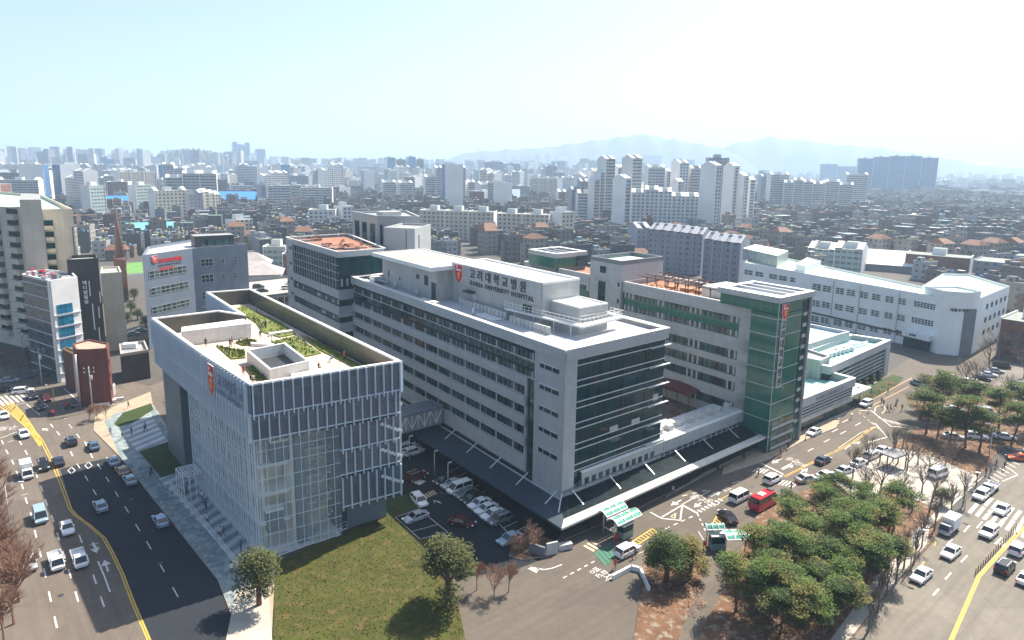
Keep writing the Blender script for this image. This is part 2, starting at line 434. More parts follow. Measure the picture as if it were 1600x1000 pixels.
# helipad block
HB = [Wp(4, 45), Wp(15, 45), Wp(15, 70), Wp(4, 70)]
b = B(); b.prism(HB, 26.5, 32.9, clad_lt, deckmat)
for s, ww, z0, z1 in ((21, 1.6, 29.2, 31.2), (17.5, 1.2, 30.0, 31.0), (24, 1.8, 26.6, 30.2), (4, .5, 28.5, 30.0), (9.5, .5, 28.5, 29.2)): b.wall(Wp(4, 70), Wp(4, 45), s - 1, s - 1 + ww, z0, z1, 0, .06, darkm)
b.build('stair_core', hosp)
b = B(); HP = [Wp(1.8, 43.5), Wp(15.6, 43.5), Wp(15.6, 71), Wp(1.8, 71)]
heli = M('helipad_surface', (.48, .46, .38), .8, var=.2, scale=.5)
b.prism(HP, 32.95, 33.6, white, heli)
cx, cy = Wp(8.7, 57); yl = M('faded_yellow_paint', (.55, .45, .18), .7, var=.2)
for k in range(32):
    a0, a1_ = 2 * math.pi * k / 32, 2 * math.pi * (k + 1) / 32
    b.face([(cx + r * math.cos(a), cy + r * math.sin(a), 33.615) for r, a in ((4.6, a0), (5.1, a0), (5.1, a1_), (4.6, a1_))], yl)
for (x, y, l, wd) in ((-1.5, 0, .5, 5), (1.5, 0, .5, 5), (0, 0, 3.0, .5)): b.box((cx + x * math.cos(AZ1), cy + x * math.sin(AZ1), 33.605), (l, wd, .015), yl, AZ1)
ring(b, HP, .3, 33.6, 33.8, white)
b.build('helipad', hosp)
b = B()       # catwalk round the plant room
cw = [Wp(6.2, 24), Wp(8.3, 5.2), Wp(19.2, 6.3), Wp(19.2, 9.5)]
b.prism([Wp(6.2, 24), Wp(8.3, 5.2), Wp(9.6, 7.2), Wp(7.6, 24)], 28.3, 28.6, white); b.prism([Wp(8.35, 5.22), Wp(19.2, 6.3), Wp(19.2, 7.4), Wp(9.6, 7.2)], 28.3, 28.6, white)
railing(b, cw, 28.6, 1.1, white, 1.0, .07); railing(b, [Wp(9.9, 7.4), Wp(19.2, 7.6)], 28.6, 1.1, white, 1.0, .07)
for v in (22, 17, 12, 8): b.beam((*Wp(7.0 + (22 - v) * .09, v), 26.5), (*Wp(7.0 + (22 - v) * .09, v), 28.3), .15, white)
railing(b, [Wp(7.2, 43), Wp(7.2, 25)], 26.5, 1.0, white, 1.3, .06)
b.build('catwalk', hosp)
b = B()
for v in np.arange(24, 40, 1.25): b.box((*Wp(6.4, v), 26.5), (.5, .95, 1.3), M('ac_casing', (.55, .55, .53), .5), AZ1)
for v in np.arange(11, 22, 1.1): b.box((*Wp(5.6 + (20 - v) * .02, v), 26.5), (.5, .9, 1.3), _mc['ac_casing'], AZ1)
b.build('air_conditioner_row', hosp, kind='stuff')
b = B()
b.prism([Wp(3.5, 23.6), Wp(5.8, 23.6), Wp(5.8, 30), Wp(3.5, 30)], 26.52, 26.7, white)
b.wall(Wp(0.3, 42), Wp(.3, 0), 0, 1.8, 27.3, 27.5, -1.4, -.3, white); b.box((*Wp(1.6, 44), 27.0), (1.4, 6, .12), white, AZ1)
b.build('roof_slab', hosp)
for v in (30, 52, 62): b = B(); b.beam((*Wp(3.2, v), 26.5), (*Wp(3.2, v), 28.0), .5, metal, n=8); b.build('vent_pipe', hosp)
b = B(); b.box((*Wp(2.8, 71), 26.5), (2.2, 2.4, 1.6), metal, AZ1); b.beam((*Wp(2, 66), 27.2), (*Wp(2, 74), 27.2), .35, darkm, n=8)
b.beam((*Wp(3.1, 66), 27.4), (*Wp(3.1, 74), 27.4), .35, metal, n=8)
b.build('roof_duct', hosp)

# ---- podium: two-storey base under and beside the block, running to the green tower
pod = thing('hospital_podium', (*Wp(25, 4), 0), 'low two-storey base with a pale wraparound entrance canopy below the long hospital block', 'building')
b = B()
b.prism([Wp(1, .5), Wp(49, .5), Wp(49, 7), Wp(23.7, 7), Wp(23.7, VL), Wp(1, VL)], 0, 3.28, brown, deckmat)
b.prism([Wp(24.1, .5), Wp(49, .5), Wp(49, 7), Wp(24.1, 7)], 3.28, 6.3, g_dark, deckmat)
b.build('wall', pod)
b = B(); PF = (Wp(0, 0), Wp(49, 0))
b.wall(*PF, 24.2, 49, 4.9, 6.9, -.5, .3, clad); b.wall(*PF, 4.0, 49, 6.9, 7.02, -.4, .35, white); b.wall(*PF, 4, 24.1, 4.9, 6.9, .02, .3, clad)
b.wall(*PF, 24.2, 49, 6.9, 7.0, -3.2, -.4, M('rail_deck', (.5, .52, .52)))
for s in np.arange(0, 49, 1.75):      # ribbon windows under the fascia
    if s > 1: b.wall(*PF, s, s + .35, 3.6, 4.6, -.02, .12, clad)
b.wall(*PF, 0, 49, 4.62, 4.88, -.02, .22, clad_dk); b.wall(*PF, 0, 49, 3.4, 3.6, -.02, .2, metal); b.wall(*PF, 1, 49, 4.05, 4.15, -.02, .06, metal)
b.wall(Wp(0, VL), Wp(0, 0), 20, VL, 3.4, 3.6, -.02, .2, metal)
b.build('fascia', pod)
b = B(); railing(b, [Wp(5, .4), Wp(49, .4)], 6.95, 1.0, metal, 1.5, .06)
for k, u in enumerate(np.arange(26, 48, 3.1)): b.box((*Wp(u, 2.6), 6.4), (1.2, 1.2, 1.5), _mc['ac_casing'], AZ1)
b.build('railing', pod)
b = B()       # pergola windows at the foot of the glass front
for s in np.arange(3, 22, 1.6): b.wall(*FF, s, s + .9, 4.9, 5.9, .3, .36, g_win)
b.build('window', pod)
canm = panel_mat('canopy_panels', (.70, .67, .58), 2.2, 2.2, joint=.8)
c0, c1, c2 = G(877.5, 825, 3.4), G(1199, 681, 3.4), G(650, 680, 3.4)
cl = G(864, 815, 3.4)
ic0, ic1 = Wp(-3.2, -4.1), Wp(49, -4.1)
b = B(); b.prism([ic0, c0, c1, ic1], 3.0, 3.32, canm)
b.build('canopy', pod)
slg = glass_mat('sloping_canopy_glass', (.006, .014, .018), .3, .01, pw=2.2, ph=2.2, spec=.1)
b = B(); b.add([(*Wp(-.02, -.02), 3.9), (*Wp(49, -.02), 3.9), (*ic1, 3.25), (*ic0, 3.25), (*Wp(-.02, -.02), 3.7), (*Wp(49, -.02), 3.7), (*ic1, 3.02), (*ic0, 3.02)], [(0, 3, 2, 1), (4, 5, 6, 7), (0, 1, 5, 4), (2, 3, 7, 6)], slg); b.build('glass_roof', pod)
b = B(); b.prism([Wp(-.02, 0.1), tuple(np.array(ic0) + [-.02, .02]), tuple(np.array(c0) + [-.03, .03]), c2, Wp(0, 48)], 3.0, 3.3, M('grey_canopy', (.03, .05, .075), .5, var=.15))
b.build('canopy', pod)
b = B(); b.prism(offset([Wp(-.02, -.02), c0, c1, Wp(49, -.02)], -.5), 2.75, 2.98, M('canopy_soffit_red', (.16, .03, .03), .6)); b.build('soffit', pod)
b = B()
for u in np.arange(2, 50, 8.4):
    b = B(); b.beam((*Wp(u, -.1), 4.7), (*Wp(u, -3.0), 3.3), .17, metal); b.build('strut', pod)
    b = B(); b.beam((*Wp(u, -4.2), 0), (*Wp(u, -4.2), 3.0), .3, darkm, n=10); b.build('column', pod)
for v in np.arange(1, 48, 7.5): b = B(); b.beam((*Wp(-.1, v), 4.7), (*Wp(-2.6, v), 3.3), .17, metal); b.build('strut', pod)
b = B(); b.beam((*Wp(-.1, -.1), 4.7), (*Wp(-2.6, -2.2), 3.3), .17, metal); b.build('strut', pod)
b = B()
for u in np.arange(3, 46, 4.2):
    b.wall(*PF, u, u + 3.2, .2, 2.7, -.48, -.4, g_dark); b.wall(*PF, u + 3.3, u + 3.9, 0, 3, -.48, -.3, metal)
b.build('shopfront', pod)

# ---- left stepped wing with the dark corner and roof garden
lw = thing('hospital_wing', (*Wp(3, 95), 0), 'stepped hospital wing with red roof garden and dark glass corner, far left end', 'hospital', 'wings of the hospital')
lw_poly = [Wp(-3.2, 79.2), Wp(9.0, 79.2), Wp(15.0, 116), Wp(-3.2, 116)]
b = B(); b.prism(lw_poly, 0, 32.6, g_dark, wood); b.build('glazing', lw)
LL = (Wp(-3.2, 116), Wp(-3.2, 79.2)); LF = (Wp(-3.2, 79.2), Wp(9, 79.2))
b = B()
b.wall(*LL, 0, 5, 0, 33, .01, .4, clad)
for z0, z1 in ((0, 4), (6.2, 8.6), (10.5, 12.4), (14.2, 16.2), (18.0, 20.2), (22.2, 24.2), (32.0, 33.3)): b.wall(*LL, 5, 36.8, z0, z1, .01, .35, clad)
for z0, z1 in ((0, 5), (6.5, 8.6), (10.0, 12.4), (13.8, 16.2), (17.6, 20.2), (21.8, 24.2), (32.0, 33.3)): b.wall(*LF, -.34, 12, z0, z1, .01, .35, clad)
ring(b, offset(lw_poly, .35), .4, 33.3, 33.5, white)
b.build('wall', lw)
b = B()
for z in (26.4, 28.2, 30.0): b.wall(*LL, 5, 36.8, z, z + .1, .01, .15, metal)
for s in np.arange(6, 36, 1.8): b.wall(*LL, s, s + .08, 24.3, 32, .01, .12, metal)
for s in np.arange(.5, 12, 1.4): b.wall(*LF, s, s + .5, 25, 26.8, .01, .1, clad_lt)
b.build('window_band', lw)
for z in (8.7, 12.5, 16.3, 20.3):
    b = B()
    for s in np.arange(7, 36, 1.5): b.wall(*LL, s, s + 1.0, z + .3, z + 1.2, .01, .06, clad_lt if rr.random() < .35 else g_win)
    b.build('window', lw)
b = B()
for z in np.arange(4, 32, 4.2): b.wall(*LL, .8, 1.4, z, z + .5, .4, .43, g_dark); b.wall(*LL, 3, 4.4, z + 1.2, z + 2, .4, .43, g_dark)
b.build('window', lw)
shrub_red = leaf_mat('red_shrub', (.15, .03, .02), (.3, .09, .04))
b = B()
for k in range(14): 
    u, v = rr.uniform(-1, 7.5), rr.uniform(82, 112); b.box((*Wp(u, v), 32.6), (rr.uniform(1.5, 4), rr.uniform(1, 2.4), .5), brown, AZ1, wood)
railing(b, [Wp(-2.6, 115), Wp(-2.6, 80), Wp(8.5, 80)], 33.3, .9, metal, 2.5, .05)
b.build('roof_garden', lw)
# grey plant cube and tall rear tower
cube = thing('hospital_tower', (*Wp(20, 84), 0), 'windowless grey service tower rising behind the helipad', 'tower')
CP = [G(600, 357, 37.6), G(648, 359, 37.6), G(673, 352, 37.6), G(628, 350, 37.6)]
b = B(); b.prism(CP, 0, 37.4, clad, greyroof); b.build('wall', cube)
b = B(); ring(b, CP, .4, 37.4, 37.9, clad); b.wall(CP[0], CP[1], 6, 6.2, 0, 37.4, 0, .05, darkm)
b.wall(CP[1], CP[2], 3, 3.6, 31, 36, 0, .05, darkm); b.build('parapet', cube)
rt = thing('hospital_tower', (*Wp(20, 112), 0), 'tall pale rear tower with full-height dark glass slots behind the roof garden', 'tower')
RT = [G(589, 337, 39.5), G(657, 338, 39.5), G(636, 329, 39.5), G(550, 330, 39.5)]
b = B(); b.prism(RT, 0, 38.9, clad_lt, greyroof)
ring(b, RT, .5, 38.9, 39.5, clad); b.build('wall', rt)
b = B(); A_, B_ = RT[3], RT[0]
LRT = math.hypot(A_[0] - B_[0], A_[1] - B_[1])
for s, e_ in ((.12, .3), (.42, .6), (.74, .92)): b.wall(A_, B_, s * LRT, e_ * LRT, 4, 37, .02, .1, g_dark)
A_, B_ = RT[0], RT[1]
for z in (10, 14, 18, 22, 26, 30, 34): b.wall(A_, B_, 2, 3.2, z, z + 1.2, .02, .1, g_dark)
b.wall(A_, B_, .8, 1.5, 31, 37, .02, .1, g_dark); b.build('window', rt)
b = B(); cR = np.mean(np.array(RT), axis=0); b.box((*cR, 38.9), (6, 4, 1.2), deckmat, AZ1); b.build('roof', rt)

# ---- right hand wing facing the courtyard
mw = thing('hospital_wing', (*Wp(57, 18), 0), 'grey hospital wing behind the courtyard with green glass bands and a brown roof pergola', 'hospital', 'wings of the hospital')
MW = [Wp(51.5, .65), Wp(66, .65), Wp(66, 36), Wp(51.5, 36)]; ML = (Wp(51.5, 36), Wp(51.5, .1))
b = B(); b.prism(MW, 0, 26.2, g_green, wood); b.build('glazing', mw)
b = B()
for z0, z1 in ((0, 5.0), (7.0, 9.4), (11.3, 12.6), (14.6, 16.0), (17.9, 20.6), (24.8, 27.2)): b.wall(*ML, 0, 35.9, z0, z1, .01, .4, clad)
b.wall(*ML, 32.5, 35.9, 5.0, 24.8, .01, .4, clad)
ring(b, offset(MW, .4), .4, 27.2, 27.4, white); b.build('wall', mw)
for z0, z1 in ((5.1, 6.9), (9.5, 11.2), (12.8, 14.5), (16.1, 17.8), (20.7, 21.9), (23.5, 24.7)):
    b = B(); b.wall(*ML, 0, 32.4, z0, z1, .01, .1, g_win)
    for s in np.arange(.4, 32, 1.3): b.wall(*ML, s, s + (.12 if int(s * 2) % 3 else .45), z0, z1, .1, .2, clad_lt if int(s * 2) % 3 == 0 else darkm)
    b.build('window_band', mw)
b = B()
per = M('pergola_brown', (.14, .07, .05), .7)
for v in np.arange(4, 34, 3): 
    for u in (54, 57, 62): b.beam((*Wp(u, v), 26.2), (*Wp(u, v), 28.6), .2, per)
    b.beam((*Wp(53.5, v), 28.65), (*Wp(62.5, v), 28.65), .2, per)
for u in (54, 57, 62): b.beam((*Wp(u, 3), 28.85), (*Wp(u, 34), 28.85), .18, per)
for k in range(10): b.box((*Wp(rr.uniform(53, 60), rr.uniform(3, 32)), 26.2), (rr.uniform(1, 2), rr.uniform(1, 3), .7), M('planter_orange', (.5, .25, .12), .8), AZ1)
b.build('pergola', mw)
b = B(); b.prism([Wp(55, 8), Wp(64, 8), Wp(64, 16), Wp(55, 16)], 26.2, 29.0, metal, mintroof); b.build('plant_room', mw)
gt = thing('glass_tower', (*Wp(55, 0), 0), 'tall green glass tower with a red shield sign beside the entrance road', 'tower')
GT = [Wp(49, -6), Wp(61, -6), Wp(61, 7), Wp(49, 7)]; GF = (Wp(49, -6), Wp(61, -6)); GL = (Wp(49, -.3), Wp(49, -6))
b = B(); b.prism([Wp(49, -6), Wp(61, -6), Wp(61, .6), Wp(51, .6), Wp(51, -.3), Wp(49, -.3)], 0, 27.3, g_green); b.prism(GT, 27.42, 29.6, g_green, greyroof); b.build('wall', gt)
b = B(); ring(b, offset(GT, .5), 1.2, 29.6, 30.7, clad, white)
for k in range(3): b.beam((*Wp(51 + 3.4 * k, -5.5), 30.4), (*Wp(51 + 3.4 * k, 6.5), 30.4), .5, metal)
b.build('parapet', gt)
b = B()
for z in np.arange(3.3, 29, 3.3): b.wall(*GF, 0, 12, z, z + .1, .01, .06, metal); b.wall(*GL, 0, 5.7, z, z + .1, .01, .06, metal)
b.wall(*GF, -.06, .12, 0, 29.6, .01, .08, clad); b.wall(*GF, 11.4, 11.7, 0, 29.6, .01, .5, clad_lt)
b.build('transom', gt)
b = B(); b.wall(*GF, 9.0, 11.3, 3, 29, .01, .07, g_dark)
for z in np.arange(4, 28, 2.2): b.wall(*GF, 9.4, 10.8, z, z + .7, .07, .12, clad_lt)
b.build('window', gt)
b = B()
for z in (.6, 2.6, 4.6): b.wall(*GF, .8, 9, z, z + .5, .06, .3, clad_lt); b.wall(*GF, .8, 9, z + .5, z + 1.6, .07, .12, g_win)
b.build('entrance_front', gt)
b = B(); b.wall(*GF, 1.1, 2.9, 13.0, 26.6, .06, .16, clad_lt)
for i, ch in enumerate('고려대학교병원'):
    o, d, n = on_wall_pt(*GF, 1.2, 24.6 - i * 1.85, .17); text_mesh(b, ch, o, d, (0, 0, 1), 1.75, letter, .05, bold=.03)
b.build('lettering', gt)
b = B(); o, d, n = on_wall_pt(*GF, 2.2, 27.7, .1); shield(b, o, d, 2.1, 2.9, n); b.build('emblem', gt)

st = thing('stair_tower', (*Wp(58, 41), 0), 'blank grey stair tower with a pale green flat roof beside the courtyard wing', 'tower')
ST = [Wp(50.5, 36.2), Wp(66, 36.2), Wp(66, 47), Wp(50.5, 47)]
b = B(); b.prism(ST, 0, 31.2, clad, mintroof); ring(b, ST, .5, 31.2, 32.2, clad_dk); b.build('wall', st)
b = B(); SL = (Wp(50.5, 47), Wp(50.5, 36.2))
b.wall(*SL, 3.2, 5.6, 4, 26.5, .01, .1, g_dark); b.wall(*SL, 3.6, 5.6, 28.6, 30.2, .01, .1, g_dark)
for z in (10, 14, 18, 22, 26): b.wall(*SL, 9.8, 10.3, z, z + 1, .01, .1, g_dark)
b.build('window', st)
b = B(); b.wall(*SL, 1.6, 7.2, 27.0, 27.2, .01, .3, clad_lt); b.build('ledge', st)
cn = thing('hospital_wing', (*Wp(57, 58), 0), 'low grey-green hospital wing between the stair tower and the green roof box', 'hospital', 'wings of the hospital')
CN = [Wp(50.8, 47.2), Wp(64, 47.2), Wp(64, 74), Wp(50.8, 74)]; CL_ = (Wp(50.8, 74), Wp(50.8, 47.2))
b = B(); b.prism(CN, 0, 26.4, g_green, wood); b.build('glazing', cn)
b = B()
for z0, z1 in ((0, 5.0), (7.0, 9.4), (11.3, 12.6), (14.6, 16.0), (17.9, 20.2), (24.6, 27.4)): b.wall(*CL_, 0, 26.8, z0, z1, .01, .3, clad)
ring(b, offset(CN, .3), .3, 27.4, 27.6, white); b.build('wall', cn)
b = B()
for z0 in (20.3, 23.3):
    for s in np.arange(.4, 26, 1.4): b.wall(*CL_, s, s + 1.0, z0, z0 + 1.2, .01, .08, clad_lt if rr.random() < .6 else g_win)
b.build('window_band', cn)
gb = thing('stair_tower', (*Wp(56, 66), 0), 'green panelled rooftop tower with an open top behind the stair tower', 'tower')
GB = [Wp(49.4, 59), Wp(61, 59), Wp(61, 71), Wp(49.4, 71)]
b = B(); b.prism(offset(GB, -.1), 27.6, 30.2, g_green, darkm); b.prism(offset(GB, -.4), 0, 27.6, clad_dk); ring(b, GB, 1.2, 30.2, 31.4, clad_lt, white)
for k in range(3): b.beam((*Wp(51.5 + 3 * k, 60), 30.9), (*Wp(51.5 + 3 * k, 70), 30.9), .4, metal)
b.build('wall', gb)
b = B(); b.box((*Wp(59, 60), 27.5), (4, 2.5, 2.8), g_teal, AZ1); b.build('glass_box', gb)

# ---- courtyard between the two wings
cy_ = thing('courtyard_terrace', (*Wp(38, 16), 0), 'sunken brown courtyard terrace with a maroon curved canopy between the hospital wings', 'terrace')
b = B(); b.prism([Wp(24.1, 7.1), Wp(51, 7.1), Wp(51, 60), Wp(24.1, 60)], 0, 3.2, clad_dk, M('courtyard_paving', (.16, .13, .11), .8, var=.3)); b.build('deck', cy_)
mar = M('maroon_membrane', (.13, .02, .025), .5)
b = B()
for k in range(9):
    v0, v1 = 12 + k * 3, 15 + k * 3; z0, z1 = 6.6 + math.sin(k * .9) * .5, 6.6 + math.sin((k + 1) * .9) * .5
    b.add([(*Wp(47, v0), z0), (*Wp(51, v0), z0 + .6), (*Wp(51, v1), z1 + .6), (*Wp(47, v1), z1), (*Wp(47, v0), z0 + .2), (*Wp(51, v0), z0 + .8), (*Wp(51, v1), z1 + .8), (*Wp(47, v1), z1 + .2)],
          [(0, 3, 2, 1), (4, 5, 6, 7), (0, 1, 5, 4), (1, 2, 6, 5), (2, 3, 7, 6), (3, 0, 4, 7)], mar)
    b.beam((*Wp(47.2, v0), 3.2), (*Wp(47.2, v0), z0), .2, per)
b.build('canopy', cy_)
b = B()
for k in range(7): b.box((*Wp(31 + 2.2 * k, 13 + (k % 3) * 4), 3.2), (2.2, 1.2, .6), per, AZ1 + .2 * k)
for k in range(4): 
    for dx, dy in ((-1.5, -1.5), (1.5, -1.5), (1.5, 1.5), (-1.5, 1.5)): b.beam((*Wp(34 + dx, 15 + k * 4 + dy), 3.2), (*Wp(34 + dx, 15 + k * 4 + dy), 5.4), .15, per)
    b.box((*Wp(34, 15 + k * 4), 5.4), (3.4, 3.4, .15), M('slate', (.1, .11, .12)), AZ1)
b.build('pavilion', cy_)
# ================================================================ glass annex with roof garden
frost = M('frosted_fin', (.66, .75, .82), .35, var=.04)
ag_dark = glass_mat('annex_glass', (.085, .115, .16), .07, .01, var=.18, pw=1.4, ph=4.0)
cg = NT('curtain_glass')
cgm = cg.done((.62, .76, .78), .04, 0, 1.0, alpha=.2); _mc['curtain_glass'] = cgm
deckw = M('annex_roof_deck', (.58, .46, .36), .75, var=.15, scale=.5)
anw = panel_mat('annex_white_panel', (.68, .68, .66), 1.2, 1.2, joint=.82)
ang_ = panel_mat('annex_grey_panel', (.15, .19, .21), 5.0, 4.2, joint=.5)
slabm = M('pale_slab', (.8, .76, .68), .6, var=.1)
wallin = M('warm_partition', (.78, .68, .5), .7, var=.15)
ZR = 25.2
aA, aB = (-33.9, 85.5), (-16.5, 97.0)
aF = G(240, 499, ZR); aM = (-45.9, 98.9)
aD = G(391, 453, ZR); aE = G(325, 458, ZR); aE2 = G(380, 493, ZR); aG = G(341, 487, ZR)
roofp = [aA, aB, aD, aE, aE2, aG, aF, aM]
an = thing('glass_annex', (*aA, 0), 'glass-finned annex with a walled roof garden standing on the street corner at left', 'building')
b = B()
b.prism(offset(roofp, -.5), 17.2, 22.2, ag_dark, deckw)
b.build('upper_floor', an)
b = B()                       # parapet screens of the roof garden, panes then rail
def screen(b, A, Bq, z0, z1, off, gl, fin=1.15, fd=.36, ph=0.0, fw=.1):
    L = math.hypot(Bq[0] - A[0], Bq[1] - A[1])
    b.wall(A, Bq, 0, L, z0, z1, off - .06, off, gl)
    b.wall(A, Bq, 0, L, z0, z0 + .18, off - .02, off + .1, frost)
    s = ph
    while s < L: b.wall(A, Bq, s, s + fw, z0 - .35, z1 + .12, off + .02, off + fd, frost); s += fin
pan = M('green_tinted_screen', (.10, .105, .085), .3, var=.3, scale=.3)
order = [aF, aM, aA, aB, aD, aE, aE2, aG]
for i in range(8):
    A_, B_ = order[i], order[(i + 1) % 8]
    gl = ag_dark
    for t in range(2):
        screen(b, A_, B_, (20.9, 17.4)[t], (25.2, 20.85)[t], (.12, .0)[t], gl, 1.2 if i != 2 else 1.3, .5, (0, .6)[t])
b.build('fin_screen', an)
b = B()
ring(b, offset(roofp, .3), .55, 25.2, 25.45, white)
inn = offset(roofp, -.25); n_ = len(inn)
for i in range(n_): 
    b.face([(*inn[i], 22.2), (*inn[(i + 1) % n_], 22.2), (*inn[(i + 1) % n_], 25.2), (*inn[i], 25.2)], pan)
b.build('parapet', an)
# right-hand finned tiers below the overhang
b = B(); dAB = np.array(aB) - np.array(aA); dAB /= np.linalg.norm(dAB); nAB = np.array([dAB[1], -dAB[0]])
rb0 = np.array(aA) + dAB * 11.6 - nAB * .4; rb1 = np.array(aB) - nAB * .4
dBD = np.array(aD) - np.array(aB); LBD = np.linalg.norm(dBD); dBD /= LBD
rb2 = rb1 + dBD * (LBD - 1); rb3 = rb0 + dBD * (LBD - 12)
blk = [tuple(rb0), tuple(rb1), tuple(rb2), tuple(rb3)]
b.prism(offset(blk, -.3), 4.2, 17.2, ag_dark); b.prism(offset(blk, -1.5), 0, 4.2, ang_); b.build('lower_block', an)
b = B()
for t, (z0, z1) in enumerate(((13.3, 17.0), (9.5, 13.1), (4.6, 9.2))):
    screen(b, tuple(rb0), tuple(rb1), z0, z1, (.25, .1, .3)[t], ag_dark, 1.3, .5, (.3, .8, .1)[t])
    screen(b, tuple(rb1), tuple(rb2), z0, z1, .1, ag_dark, 2.4, .5, .3)
b.build('fin_screen', an)
b = B()
for z in (5.4, 9.6, 13.6, 17.8):     # pale stairs seen behind the screens at the right-hand end
    o_, d_, _n = on_wall_pt(tuple(rb0), tuple(rb1), 6.4, 0, .38)
    for k in range(7): b.wall(tuple(rb0), tuple(rb1), 6.2 + k * .5, 6.72 + k * .5, z + 2.3 - k * .28, z + 2.75 - k * .28, .31, .36, white)
b.build('stair', an)
# atrium: floors, cores and lifts behind a clear curtain wall
dFA = np.array(aA) - np.array(aF); dFA /= np.linalg.norm(dFA); nFA = np.array([dFA[1], -dFA[0]])
dMA = np.array(aA) - np.array(aM); LMA = np.linalg.norm(dMA); dMA /= LMA; nMA = np.array([dMA[1], -dMA[0]])
ins = lambda p, a_, c_: tuple(np.array(p) - nAB * a_ - nMA * c_)
cA = ins(aA, .3, .3); cB = tuple(np.array(rb0) + nAB * .2)
leg1 = np.array(aF) + (np.array(aM) - np.array(aF)) * .62            # where the solid leg ends and glass begins
dFM = np.array(aM) - np.array(aF); LFM = np.linalg.norm(dFM); dFM /= LFM; nFM = np.array([dFM[1], -dFM[0]])
cL = tuple(leg1 - nFM * .3); cM = tuple(np.array(aM) - nFM * .3)
back = tuple(np.array(cL) - nFM * 13.5); backB = tuple(np.array(cB) - nAB * 11)
b = B()
atr = [cA, cB, backB, back, cL, cM]
for z in (.05, 4.3, 8.5, 12.7, 17.0):
    if z < 1: pl = offset(atr, -.2)
    else:                                           # galleries set back behind a tall void at the corner
        q = lambda p, k: tuple(np.array(p) - nMA * k)
        pl = [q(tuple(np.array(cA) - nAB * 1.0), .4), q(tuple(np.array(cA) - nAB * 1.0 + dAB * 4.2), .0), tuple(np.array(backB) + nAB * 2), backB, back, tuple(np.array(cL) - nFM * .4), tuple(np.array(cM) - nFM * .4)]
    b.prism(pl, z, z + .35, slabm)
b.build('floor_slab', an)
b = B()
# cores and partitions in the atrium
def at(s, dpt): return np.array(cA) + dAB * s - nAB * dpt
def ablock(s0, s1, d0, d1, z0, z1, mat): b.prism([tuple(at(s0, d0)), tuple(at(s1, d0)), tuple(at(s1, d1)), tuple(at(s0, d1))], z0, z1, mat)
ablock(4.6, 5.0, 1.0, 8, .1, 17, slabm); ablock(5.2, 6.6, .6, 1.2, .1, 17, ang_); ablock(7.0, 11.0, 5.5, 6.0, .1, 17, wallin)
ablock(.8, 4.4, 5.2, 5.5, .1, 17, wallin)
for z in (4.7, 8.9, 13.1): ablock(7.0, 11, 3.0, 5.5, z, z + .25, slabm)
for k in range(5):
    z = .3 + k * 3.4
    for j in range(8): ablock(7.4 + j * .42, 7.8 + j * .42, 1.8, 2.9, z + j * .42, z + j * .42 + .12, metal)
b.build('atrium_core', an)
b = B(); ablock(1.0, 3.3, .8, 2.6, 3.2, 6.2, ag_dark); ablock(.9, 3.4, .7, 2.7, 6.2, 6.5, white); b.build('lift_cab', an)
b = B(); ablock(2.2, 4.4, 1.2, 3.2, 12.8, 16.0, ag_dark); ablock(2.1, 4.5, 1.1, 3.3, 16.0, 16.3, white); b.build('lift_cab', an)
b = B()
def curtain(A, Bq, z0, z1, vs, hs, wv=.06, doub=False):
    L = math.hypot(Bq[0] - A[0], Bq[1] - A[1])
    s = 0
    while s <= L + .01: b.wall(A, Bq, s, s + wv, z0, z1, .02, .16, frost); s += vs
    z = z0 + hs / 2
    while z < z1: b.wall(A, Bq, 0, L, z, z + .06, .03, .12, frost); z += hs
curtain(cA, cB, .3, 17.1, 1.15, 2.05); curtain(cM, cA, .3, 17.1, .95, 1.9, .1); curtain(cL, cM, .3, 17.1, .95, 1.9, .1)
b.build('mullion_grid', an)
b = B()
for A_, B_ in ((cA, cB), (cM, cA), (cL, cM)):
    L = math.hypot(B_[0] - A_[0], B_[1] - A_[1])
    d_ = np.array([B_[0] - A_[0], B_[1] - A_[1]]) / L
    b.face([(*A_, .3), (*B_, .3), (*B_, 17.1), (*A_, 17.1)], cgm)
b.build('curtain_wall', an)
b = B()      # interior columns
for k in range(1, 8):
    p = np.array(cM) + dMA * 0 + (np.array(cA) - np.array(cM)) * (k / 8.0 if k < 8 else 1) - nMA * 1.4; b.beam((*p, .1), (*p, 17), .5, slabm, n=10)
for k in range(0, 5):
    p = np.array(cL) + (np.array(cM) - np.array(cL)) * (k + .5) / 5 - nFM * 1.4; b.beam((*p, .1), (*p, 17), .5, slabm, n=10)
b.build('column', an)
# solid leg and low block at the far left end
b = B(); l0 = np.array(aF)
leg = [tuple(l0 - nFM * .5 + dFM * 1.5), tuple(leg1 - nFM * .5 - dFM * 6.5), tuple(leg1 - nFM * 9 - dFM * 6.5), tuple(l0 - nFM * 9 + dFM * 1.5)]
b.prism(leg, 0, 17.2, ang_); b.prism([tuple(l0 - nFM * 4 - dFM * 5), tuple(l0 - nFM * 4 + dFM * 1.5), tuple(l0 - nFM * 12 + dFM * 1.5), tuple(l0 - nFM * 12 - dFM * 5)], 0, 13.5, ang_, mintroof)
bk = [tuple(leg1 - nFM * 9), back, tuple(np.array(aG) + nFM * .5 + dFM * 1), tuple(l0 - nFM * 9 + dFM * 2)]
b.prism([tuple(leg1 - nFM * 9.5 - dFM * 7), tuple(leg1 - nFM * 13.5 - dFM * 0), tuple(np.array(aE2) + dFM * 1), tuple(np.array(aG) + dFM * 1.5)], 0, 17.2, ang_)
b.build('concrete_leg', an)
b = B()
lA_, lB_ = tuple(l0 - nFM * 4 - dFM * 5), tuple(l0 - nFM * 4 + dFM * 1.5)
for k in range(5): b.wall(lA_, lB_, .6 + k * 1.2, 1.0 + k * 1.2, .2, 4.5, .0, .15, white)
